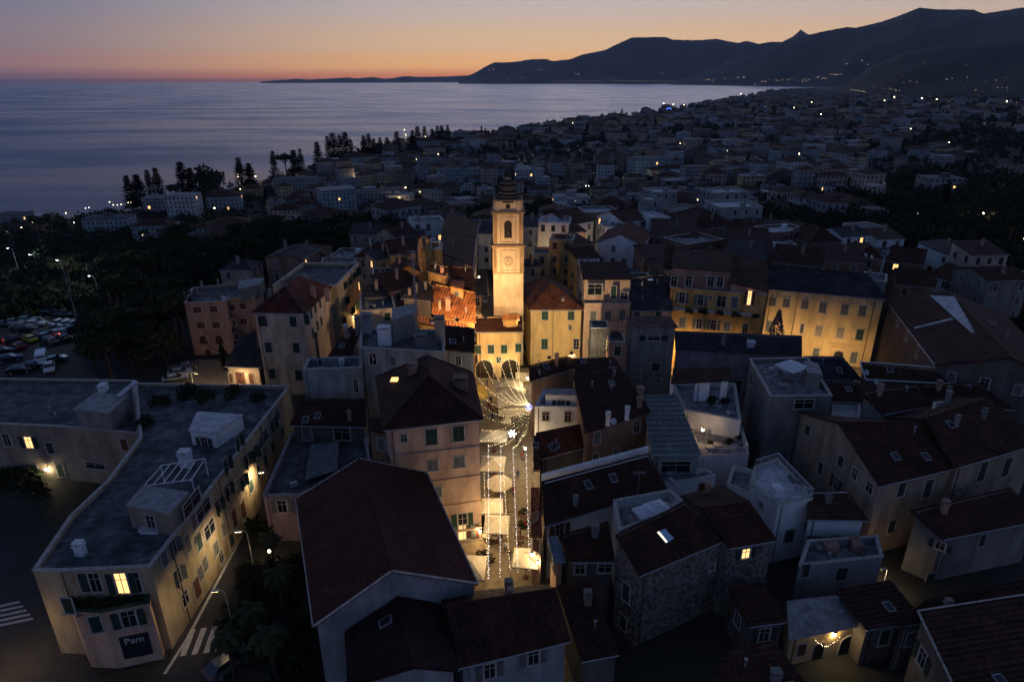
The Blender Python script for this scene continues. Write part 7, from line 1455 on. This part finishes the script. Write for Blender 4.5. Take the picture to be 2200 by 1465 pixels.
def figure(pose):
    """one skinned body mesh, 1.72 m standing; returns evaluated mesh datas for body, clothes, hair"""
    J = {'pel': (0, 0, .93), 'ch': (0, .02, 1.25), 'nk': (0, 0, 1.47), 'hd': (0, .03, 1.6), 'tp': (0, .02, 1.7)}
    if pose == 'walk': L = {'hl': (.09, .12, .5), 'al': (.1, .02, .09), 'tl': (.1, .2, .04), 'hr': (-.09, .05, .5), 'ar': (-.1, -.28, .13), 'tr': (-.1, -.14, .04), 'el': (.24, -.08, 1.12), 'wl': (.24, .08, .9), 'er': (-.24, .1, 1.13), 'wr': (-.22, .3, .98)}
    elif pose == 'sit':
        J = {k: (x, y, z-.45) for k, (x, y, z) in J.items()}; L = {'hl': (.1, .42, .5), 'al': (.1, .45, .09), 'tl': (.1, .62, .04), 'hr': (-.1, .42, .5), 'ar': (-.1, .4, .09), 'tr': (-.1, .57, .04), 'el': (.25, .1, .72), 'wl': (.16, .34, .74), 'er': (-.25, .1, .72), 'wr': (-.16, .34, .76)}
    else: L = {'hl': (.1, .03, .5), 'al': (.11, 0, .09), 'tl': (.12, .15, .04), 'hr': (-.1, .02, .5), 'ar': (-.11, 0, .09), 'tr': (-.12, .15, .04), 'el': (.25, 0, 1.14), 'wl': (.2, .2, 1.1), 'er': (-.26, -.02, 1.12), 'wr': (-.24, .08, .88)}
    dz = -.45 if pose == 'sit' else 0
    J.update(L); J.update({'ll': (.1, 0, .88+dz), 'rl': (-.1, 0, .88+dz), 'sl': (.19, 0, 1.4+dz), 'sr': (-.19, 0, 1.4+dz)})
    rad = {'pel': (.14, .11), 'ch': (.15, .11), 'nk': (.055, .055), 'hd': (.085, .1), 'tp': (.07, .08), 'll': (.085, .085), 'rl': (.085, .085), 'hl': (.055, .06), 'hr': (.055, .06), 'al': (.038, .04), 'ar': (.038, .04), 'tl': (.035, .03), 'tr': (.035, .03), 'sl': (.06, .06), 'sr': (.06, .06), 'el': (.04, .04), 'er': (.04, .04), 'wl': (.026, .03), 'wr': (.026, .03)}
    E = [('pel', 'ch'), ('ch', 'nk'), ('nk', 'hd'), ('hd', 'tp'), ('pel', 'll'), ('pel', 'rl'), ('ll', 'hl'), ('hl', 'al'), ('al', 'tl'), ('rl', 'hr'), ('hr', 'ar'), ('ar', 'tr'), ('ch', 'sl'), ('ch', 'sr'), ('sl', 'el'), ('el', 'wl'), ('sr', 'er'), ('er', 'wr')]
    # five short fingers on each hand
    for s, w_, e_ in (('l', 'wl', 'el'), ('r', 'wr', 'er')):
        a, b = Vector(J[e_]), Vector(J[w_]); d = (b-a).normalized(); x = d.orthogonal().normalized(); pm = 'p'+s; J[pm] = tuple(b+d*.06); rad[pm] = (.03, .02); E.append((w_, pm))
        for k in range(4): J[f'f{s}{k}'] = tuple(b+d*(.135-.01*abs(k-1.5))+x*(k-1.5)*.02); rad[f'f{s}{k}'] = (.009, .009); E.append((pm, f'f{s}{k}'))
        J['t'+s] = tuple(b+d*.06+x*-.055); rad['t'+s] = (.01, .01); E.append((w_, 't'+s))
    names = list(J); me = bpy.data.meshes.new('skeleton'); me.from_pydata([J[n] for n in names], [(names.index(a), names.index(b)) for a, b in E], [])
    ob = bpy.data.objects.new('skeleton', me); COL.objects.link(ob); sk_ = ob.modifiers.new('s', 'SKIN'); 
    for i, n in enumerate(names): me.skin_vertices[0].data[i].radius = rad[n]; me.skin_vertices[0].data[i].use_root = (n == 'pel')
    sb = ob.modifiers.new('b', 'SUBSURF'); sb.levels = 1; bpy.context.view_layer.update()
    ev = ob.evaluated_get(bpy.context.evaluated_depsgraph_get()); d = bpy.data.meshes.new_from_object(ev); d.name = 'person_body'; bpy.data.objects.remove(ob); return d, dz
FIG = {p: figure(p) for p in ('stand', 'walk', 'sit')}
def person(u, v, pose, cloth, rz, label, loc=None):
    d, dz = FIG[pose]; key = (pose, cloth)
    if key not in FIG:
        q = d.copy(); q.materials.clear(); q.materials.append(SKIN); q.materials.append(CL[cloth]); q.materials.append(CL['dark'])
        for f in q.polygons:
            z = f.center.z-dz; f.material_index = 0 if z > 1.45 else (1 if z > .92 or pose == 'sit' and f.center.z > .5 else 2)
            if abs(f.center.x) > .15 and z < .96 and f.center.z > .6+dz*.5 and pose != 'sit': f.material_index = 0
            f.use_smooth = True
        FIG[key] = q
        h = MB(); h.lathe([(.02, .13), (.07, .115), (.1, .06), (.105, .0), (.09, -.05)], (0, -.01, 1.62+dz), 12); FIG[key+('h',)] = h.data('hair', [HAIR], True)
        f = MB(); f.tube((0, .11, 1.6+dz), (0, .145, 1.585+dz), .014, .018, n=5)
        for s in (-1, 1): f.ico((s*.035, .115, 1.625+dz), .012, 1); f.ico((s*.098, .02, 1.605+dz), .022)
        f.box((0, .118, 1.55+dz), (.045, .012, .01), 2); FIG[key+('f',)] = f.data('face', [SKIN, HAIR, CL['red']], True)
    root = link('person', FIG[key]); root.location = loc or P(u, v, .03); root.rotation_euler.z = rz; tag(root, label, 'person', 'people in the festive street')
    link('hair', FIG[key+('h',)], root); link('face', FIG[key+('f',)], root); return root
for a in [(1087, 1186, 'walk', 'white', 3.0, 'person in a white top walking down the middle of the street'), (1118, 1160, 'stand', 'dark', 1.2, 'person in dark clothes standing by the tables right of centre'), (1108, 1150, 'stand', 'blue', -1.5, 'person in blue standing beside the one in dark clothes'), (1055, 870, 'walk', 'dark', .4, 'person in dark clothes crossing the square'), (1049, 884, 'stand', 'red', 2.0, 'person in red on the left of the square'), (1068, 900, 'walk', 'dark', 1.0, 'person in dark clothes walking past the smallest parasol'), (1125, 975, 'stand', 'white', 1.7, 'person in white near the lantern on the right'), (1121, 990, 'stand', 'red', -1.0, 'person in red near the lantern on the right'), (1058, 905, 'stand', 'blue', .2, 'person in blue left of the smallest parasol'), (1131, 1110, 'stand', 'dark', 1.6, 'person in dark clothes at the right house fronts'), (1098, 1060, 'walk', 'dark', 0.1, 'person in dark clothes walking away up the middle of the street'), (1104, 1066, 'walk', 'red', 0.1, 'person in red walking away up the middle of the street'), (1112, 1030, 'walk', 'blue', 3.1, 'person in blue walking down right of the octagonal parasol'), (1092, 1125, 'walk', 'dark', 3.0, 'person in dark clothes walking beside the square parasol above the barrel'), (1110, 955, 'stand', 'dark', 1.5, 'person in dark clothes under the star lamp'), (1117, 958, 'stand', 'white', -1.5, 'person in white under the star lamp'), (1047, 830, 'walk', 'blue', .3, 'person in blue walking toward the left arch'), (1095, 1205, 'walk', 'dark', 0.2, 'person in dark clothes at the lower end of the street')]: person(*a)
for i, (u, v) in enumerate([(1057, 1003), (1066, 1152), (1059, 1092), (1128, 1124), (1063, 815), (1097, 809)]):
    p = P(u, v, .02); person(0, 0, 'sit', ['dark', 'blue', 'white', 'red'][i % 4], i*1.3, ['seated person under the top parasol of the street row', 'seated person by the barrel tables', 'seated person under the half-hidden parasol', 'seated person at the right side table', 'seated person before the left arch', 'seated person before the right arch'][i], loc=p+Vector((0, -.75, 0)))
# plants, pots and terrace things
for i, (u, v, z, s, lb) in enumerate([(1046, 1128, 0, .8, 'leafy potted shrub beside the pink corner house'), (1045, 1140, 0, .7, 'second leafy shrub beside the pink corner house'), (1040, 1205, 0, .8, 'shrub by the parasol at the lower left'), (1128, 1130, 0, .6, 'shrub against the right house fronts'), (1125, 1105, 0, .55, 'small shrub against the right house fronts'), (160, 1303, 6.2, .6, 'left bush on the corner wing terrace'), (190, 1308, 6.2, .7, 'second bush on the corner wing terrace'), (225, 1306, 6.2, .7, 'third bush on the corner wing terrace'), (265, 1300, 6.2, .7, 'fourth bush on the corner wing terrace'), (303, 1292, 6.2, .7, 'rightmost bush on the corner wing terrace'), (20, 1040, 0, 1.6, 'round shrub lit from behind at the left edge'), (48, 1042, 0, 1.7, 'larger round shrub next to the lit one at the left edge'), (80, 1060, 0, 1.4, 'dark shrub under the white wall lamp'),
   (345, 870, 9.6, 1.0, 'rooftop shrub on the far end of the flat block, left'), (395, 850, 9.6, 1.2, 'rooftop shrub on the far end of the flat block, second'), (440, 860, 9.6, 1.1, 'rooftop shrub on the far end of the flat block, third'), (500, 850, 9.6, 1.0, 'rooftop shrub on the far end of the flat block, fourth'), (560, 860, 9.6, .9, 'rooftop shrub on the far end of the flat block, rightmost'), (310, 910, 9.6, .9, 'rooftop shrub near the step of the flat roof'),
   (1480, 672, 11.9, .6, 'balcony plant, leftmost on the balcony house'), (1510, 674, 11.9, .7, 'balcony plant, second on the balcony house'), (1545, 677, 11.9, .6, 'balcony plant, middle of the balcony house'), (1580, 680, 11.9, .6, 'balcony plant, fourth on the balcony house'), (1622, 684, 11.9, .6, 'balcony plant, rightmost on the balcony house'), (1530, 862, 8.7, .7, 'shrub bed on the white upper terrace, left'), (1560, 866, 8.7, .6, 'shrub bed on the white upper terrace, right'), (1525, 955, 6.4, .4, 'potted plant on the lamplit terrace, left'), (1565, 950, 6.4, .5, 'potted plant on the lamplit terrace, middle'), (1585, 940, 6.4, .4, 'potted plant on the lamplit terrace, right')]):
    tree('bush', P(u, v, z), s, lb, 'shrubs and potted plants')
for i, (u, v, s) in enumerate([(505, 1420, .75), (560, 1370, .8), (610, 1290, .8), (520, 1300, .75), (600, 1430, .85), (590, 1180, .6), (640, 1190, .6), (545, 1195, .55)]):
    tree('palm' if i in (0, 1, 2, 4, 5) else 'bush', P(u, v+40, 0), s*(1 if i in (0, 1, 2, 4, 5) else 2.2), ['palm at the bottom left of the dark garden', 'palm in the middle of the dark garden', 'palm beside the big red hall', 'broad shrub at the garden edge', 'palm at the bottom of the dark garden', 'palm lit by the garden lamp', 'shrub behind the garden lamp', 'shrub left of the garden lamp'][i], 'plants of the dark garden')
for i in range(16):
    u = rnd.uniform(520, 650); v = rnd.uniform(1150, 1480); tree('bush', P(u, v, 0), rnd.uniform(1.0, 2.0), None, 'plants of the dark garden')
tag(link('garden_soil', mesh('garden_soil', [P(u, v, .05) for u, v in ((450, 1470), (690, 1600), (640, 1080), (580, 1075), (560, 1120))], [(0, 1, 2, 3, 4)], GROUND)), kind='structure')
# christmas tree on the upper square, parasol terrace furniture
xt = thing('christmas_tree', P(1672, 722, 8.6)+Vector((0, 1, -2.2)), 'bluish conical fir in front of the lettered yellow building', 'tree'); cm_ = MB(); rn = random.Random(3)
for i in range(1100): z = rn.random()**.8; r = (1-z)*1.9*rn.uniform(.6, 1); a = rn.random()*6.28; p = Vector((r*math.cos(a), r*math.sin(a), .8+z*6)); d = Vector((math.cos(a), math.sin(a), -.3)); s_ = Vector((-d.y, d.x, 0)); cm_.quad([p+s_*.14, p+d*.34, p-s_*.14, p-d*.1])
cm_.build('crown', [noisy('blue_fir', (.07, .09, .14), streak=False)], xt); m = MB(); m.tube((0, 0, -4), (0, 0, 6), .12, .03, n=6); m.build('trunk', [BARK], xt)
pr_ = parasol(P(1704, 778, 14.4), 3.4, 3.2, 'white parasol on the square grey roof terrace', 4, M_WCANV, 2.3, .5, rise=.7); pr_.location.z = 11.55
for lb, pts in (('left pale folded parasol on the white walled terrace', (1388, 1092)), ('right pale folded parasol on the white walled terrace', (1412, 1082))): q = parasol(P(pts[0], pts[1], 9.9), 2.2, 2.0, lb, 4, M_WCANV, 2.0, .4, rise=.5); q.location.z = 7.55
for i, (u, v, z, rz, lb) in enumerate([(1680, 812, 11.52, 0, 'left lounger on the square grey roof terrace'), (1735, 822, 11.52, .2, 'right lounger on the square grey roof terrace'), (1715, 1043, 7.85, .7, 'dark lounger on the white cubic roof terrace')]):
    root = thing('sun_lounger', P(u, v, z), lb, 'sun lounger', 'loungers on the roof terraces', rz); m = MB(); m.box((0, 0, .32), (.65, 1.5, .08)); m.build('bed', [M_GREYSH], root); m = MB(); m.box((0, 0, 0), (.65, .7, .07), M=Matrix.Translation((0, .98, .5)) @ Matrix.Rotation(.6, 4, 'X')); m.build('backrest', [M_GREYSH], root)
    for x in (-.28, .28):
        for y in (-.6, .6): m = MB(); m.tube((x, y, 0), (x, y, .3), .025, n=5); m.build('leg', [M_METAL], root)
for u, v, z, lb in ((1700, 800, 11.52, 'table on the square grey roof terrace'), (1430, 1095, 7.55, 'table on the white walled terrace'), (1540, 965, 6.4, 'table on the lamplit terrace'), (1840, 1175, 4.45, 'pale table on the grey balcony roof')): cafetable(P(u, v, z), lb, True, .5)
# satellite dishes and aerials
for i, (u, v, z, lb) in enumerate([(1862, 800, 12.0, 'larger satellite dish on the mauve-brown ridge'), (1882, 820, 11.6, 'smaller satellite dish near the mauve-brown ridge'), (1860, 548, 16, 'satellite dish near the wood'), (1873, 552, 16, 'satellite dish beside its twin near the wood'), (1318, 905, 12.2, 'small satellite dish on the big brown slope'), (742, 700, 14.5, 'satellite dish on the red lean-to')]):
    root = thing('satellite_dish', P(u, v, z), lb, 'satellite dish', 'satellite dishes'); root.rotation_euler = (R(-60), 0, R(200)); m = MB(); m.lathe([(.02, -.12), (.2, -.1), (.34, -.04), (.42, .03), (.4, .035), (.02, -.1)], n=18); m.build('dish', [CONC_L], root, smooth=True); m = MB(); m.tube((0, 0, -.1), (0, -.9, -.6), .03, n=5); m.tube((0, -.3, 0), (0, 0, .4), .015, n=4); m.build('arm', [M_METAL], root)
for i, (u, v, z, h, lb) in enumerate([(1314, 835, 12.6, 3.2, 'comb aerial on the big brown slope'), (1098, 1240, 10.2, 1.8, 'bent aerial on the pale grey bottom-centre house'), (905, 590, 17, 3, 'aerial on the brown tiled loft'), (975, 545, 16.5, 3, 'aerial on the long alley roof'), (963, 1278, 10, 1.5, 'small aerial on the left eave of the bottom-centre house'), (1600, 500, 16, 3, 'aerial on a far dark roof'), (1370, 1065, 9.8, 3, 'aerial over the white walled terrace'), (1155, 795, 11, 2.5, 'aerial on the dark brown corner house'), (600, 640, 17, 2, 'aerial on the red hip of the tall cream house')]):
    root = thing('aerial', P(u, v, z), lb, 'aerial', 'roof aerials'); m = MB(); m.tube((0, 0, -.5), (0, 0, h), .022, n=5); m.build('mast', [M_ZINC], root); m = MB(); m.tube((-.6, 0, h-.1), (.6, 0, h-.1), .014, n=4)
    for k in range(7): m.tube((-.6+k*.2, -.3, h-.1), (-.6+k*.2, .3, h-.1), .009, n=4)
    m.build('elements', [M_ZINC], root)
# fairy lights by the arched door
q0 = P(1752, 1372, 3.0); q1 = P(1775, 1385, 2.6); q2 = P(1803, 1366, 2.9); string(q0+Vector((0, -.1, 0)), q1+Vector((0, -.1, 0)), .15, 'left half of the fairy lights beside the lantern at the bottom right', light=False); string(q1+Vector((0, -.1, 0)), q2+Vector((0, -.1, 0)), .15, 'right half of the fairy lights beside the lantern at the bottom right', light=False)
# groynes and jetty in the sea
gm = 0
for i, (u0, v0, u1, v1, lb) in enumerate([(1484, 229, 1538, 227, 'longest thin breakwater off the far beach'), (1510, 225, 1560, 224, 'second thin breakwater off the far beach'), (1540, 220, 1585, 219, 'third thin breakwater off the far beach'), (1577, 207, 1620, 208, 'fourth thin breakwater off the far beach'), (1625, 189, 1665, 192, 'farthest jetty at the bend of the bay')]):
    a, b = P(u0, v0, SEA+.6), P(u1, v1, SEA+.6); root = thing('breakwater', a, lb, 'breakwater', 'breakwaters off the far beach'); n_ = 14; m = MB(); w_ = (b-a).length
    for k in range(n_): t0, t1 = k/n_, (k+1)/n_; p, q = (b-a)*t0, (b-a)*t1; wd = (a.y*.004)*(1+.3*math.sin(k*2.1)); m.hexa([p+Vector((0, -wd, -2)), q+Vector((0, -wd, -2)), q+Vector((0, wd, -2)), p+Vector((0, wd, -2)), p+Vector((0, -wd*.6, .9)), q+Vector((0, -wd*.6, .9+.3*(k % 2))), q+Vector((0, wd*.6, .9)), p+Vector((0, wd*.6, .9))])
    m.build('rock_mound', [W_DARK], root)
bpt = thing('ferris_light', G(1436, 246), 'small blue lit funfair structure on the far beach', 'funfair'); m = MB(); s = 10
for i in range(10): m.ico((math.cos(i*.63)*s*.7, 0, s+math.sin(i*.63)*s*.7), 1.1)
m.build('blue_lights', [emit('blue_light', (.05, .15, 1), 6, False)], bpt); m = MB(); m.tube((-6, 0, 0), (0, 0, s), .4, n=5); m.tube((6, 0, 0), (0, 0, s), .4, n=5); m.build('frame', [M_METAL], bpt)
# ================================================================== windows of the houses not set out one by one
bpy.context.view_layer.update(); dg = bpy.context.evaluated_depsgraph_get(); tot = 0; rw = random.Random(11)
EYES = [CAM, CAM+Vector((9, 2, 0)), CAM+Vector((-9, 2, 0))]
def seen(p):
    for e in EYES:
        d = p-e; L = d.length; ok, loc, nn, ix, ob, mt = scn.ray_cast(dg, e, d.normalized())
        if not ok or (loc-e).length > L-.8: return True
    return False
for b in HOUSES:
    expl = not b['auto']
    if expl and b['root'].name.split('.')[0] in ('hall', 'arcaded_house', 'pergola_roof', 'glazed_annex', 'shop_wing', 'villa', 'annex') or b['root'].get('label', '').startswith(('narrow slate-hung', 'lower dark-roofed')): continue
    k = 0; ww, hh = b['wsz']; far = b['org'].y > 150; sh = b['sh'] or rw.choice([M_GREEN, M_DGREEN, M_GREYSH, M_BRWOOD])
    for a, c, n, L, base in b['walls']:
        mid = (a+c)/2
        if n.dot(CAM-mid) <= 0 or L < 2.4 or any(q.dot(n) > .96 for q in b['used']): continue
        top = min(a.z, c.z); nf = int((top-1.0)/b['storey']); nc = max(1, int(L/2.7))
        for f in range(nf):
            z = top-1.5-f*b['storey']
            if z < 1 or f > 3: continue
            for i in range(nc):
                if rw.random() < (.45 if expl else .18) or k > 26: continue
                p = a.lerp(c, (i+.5)/nc); p.z = z
                if not seen(p+n*.4): continue
                kd = 'lit' if rw.random() < .04 else (b['autokind'] if b['autokind'] == 'proj' else rw.choice(['closed', 'plain', 'closed', 'plain' if far else 'open']))
                put_window(b['root'], b['org'], p+n*.004, n, ww*rw.uniform(.8, 1.05), hh*rw.uniform(.75, 1), kd, sh); k += 1; tot += 1
print('auto windows', tot)
# lit windows of the town: their own small openings on a few near blocks
lw = MB(); lw.box((0, -.03, 0), (1.3, .06, 1.5)); LWD = lw.data('window', [M_LITWARM]); lw = MB(); lw.box((0, -.03, 0), (1.3, .06, 1.5)); LWD2 = lw.data('window', [M_LITCOOL])
for r, c, h, wall, rk_ in TB:
    if c.y > 900 or rw.random() > .6: continue
    wo = [ch for ch in r.children if ch.name.startswith('wall')][0]; vs = wo.data.vertices
    for f in list(wo.data.polygons)[:4]:
        q = [vs[i].co for i in f.vertices]; a, b_ = q[0], q[1]; e = (b_-a).normalized(); n = Vector((e.y, -e.x, 0))
        if n.dot(CAM-c) <= 0 or rw.random() < .4: continue
        t = rw.uniform(.2, .8); p = a.lerp(b_, t); z = 1.7+3.1*rw.randrange(max(1, int(h/3.1)))
        if z > h-.8: continue
        w_ = link('window', LWD if rw.random() < .7 else LWD2, r, Matrix.Translation(Vector((p.x, p.y, z))+n*.03) @ Matrix((e, -n, Vector((0, 0, 1)))).transposed().to_4x4()); w_['label'] = 'small window lit warm'
        s = 1 if c.y < 500 else 1.3; w_.scale = (s, 1, s)
# ================================================================== labels by place for everything not named one by one
LM = [('the bell tower', (1090, 480)), ('the tall white shore block', (395, 445)), ('the palazzo near the shore', (485, 440)), ('the stepped blue-grey block', (735, 435)), ('the yellow balconied block', (850, 390)), ('the cupola top', (1087, 365)), ('the greenish lamplit facade', (1395, 365)), ('the villa with glowing windows', (1475, 375)), ('the white-roofed dark block', (1815, 385)), ('the pale hotel on the water front', (1020, 290)), ('the white gabled house', (1320, 520)), ('the orange roof terrace', (925, 530)), ('the wide hipped roof', (1540, 470)), ('the distant tower blocks', (1595, 215)), ('the lettered yellow building', (1780, 640)), ('the car park', (90, 730)), ('the villa with chimney posts', (470, 650)), ('the round-ended building', (2030, 400)), ('the lit turret', (865, 310)), ('the lamp posts of the car park', (90, 590)), ('the beach bar lights', (265, 452)), ('the dark garden lamp', (585, 1220)), ('the stacked-balcony house', (620, 470)), ('the salmon top floor', (1300, 600)), ('the big red hall', (800, 1130))]
ORD = ['nearest', 'second', 'third', 'fourth', 'fifth', 'sixth', 'seventh', 'eighth', 'ninth', 'tenth', 'eleventh', 'twelfth', 'thirteenth', 'fourteenth', 'fifteenth', 'sixteenth', 'seventeenth', 'eighteenth', 'nineteenth', 'twentieth']
def place(items):
    """items: (object, point, description) -> label: description + place relative to the closest landmark, ordered by nearness to it"""
    bins = {}
    for o, p, d in items:
        u, v = proj(p); nm, (lu, lv) = min(LM, key=lambda q: (q[1][0]-u)**2+((q[1][1]-v)*1.8)**2); du, dv = u-lu, (v-lv)*1.8
        side = ('right of' if du > 0 else 'left of') if abs(du) > abs(dv)*1.0 else ('below' if dv > 0 else 'above')
        bins.setdefault((d, side, nm), []).append((math.hypot(du, dv), o))
    for (d, side, nm), l in bins.items():
        l.sort(key=lambda q: q[0])
        for i, (x, o) in enumerate(l):
            o['label'] = f'{d} {side} {nm}' + ('' if len(l) == 1 else f', {ORD[min(i, 19)]}')
place([(b['root'], Vector(b['loop'][0]), d) for b, d in AUTOL])
place([(r, c+Vector((0, 0, h)), f"{'tall' if h > 11 else 'low'} {wall} house with {'a ' if 1 else ''}{rk_} roof") for r, c, h, wall, rk_ in TB if not r.get('label')])
KN = {'round': 'bushy dark tree', 'umbrella': 'flat-topped dark pine', 'cypress': 'narrow dark cypress', 'bush': 'dark garden shrub', 'palm': 'palm', 'norfolk': 'pine'}
place([(r, r.location+Vector((0, 0, 6)), KN[k]) for r, k in TREES if not r.get('label')])
place([(r, r.location, 'small bright street lamp') for r in LAMPS])
# ================================================================== the air
m = MB(); x0, x1, y0, y1, z0, z1 = -26500, 26500, -600, 26500, SEA-95, 2600
m.hexa([(x0, y0, z0), (x1, y0, z0), (x1, y1, z0), (x0, y1, z0), (x0, y0, z1), (x1, y0, z1), (x1, y1, z1), (x0, y1, z1)])
hm = bpy.data.materials.new('haze_air'); hm.use_nodes = True; t = hm.node_tree; t.nodes.clear(); pv = t.nodes.new('ShaderNodeVolumePrincipled'); pv.inputs['Color'].default_value = (.72, .8, 1, 1); pv.inputs['Density'].default_value = 2.2e-5; pv.inputs['Anisotropy'].default_value = 0
oo = t.nodes.new('ShaderNodeOutputMaterial'); t.links.new(pv.outputs[0], oo.inputs['Volume'])
HAZE = True
if HAZE: tag(m.build('haze', [hm]), kind='stuff')
print('lamps', NL[0], 'trees', NT[0], 'objects', len(bpy.data.objects))
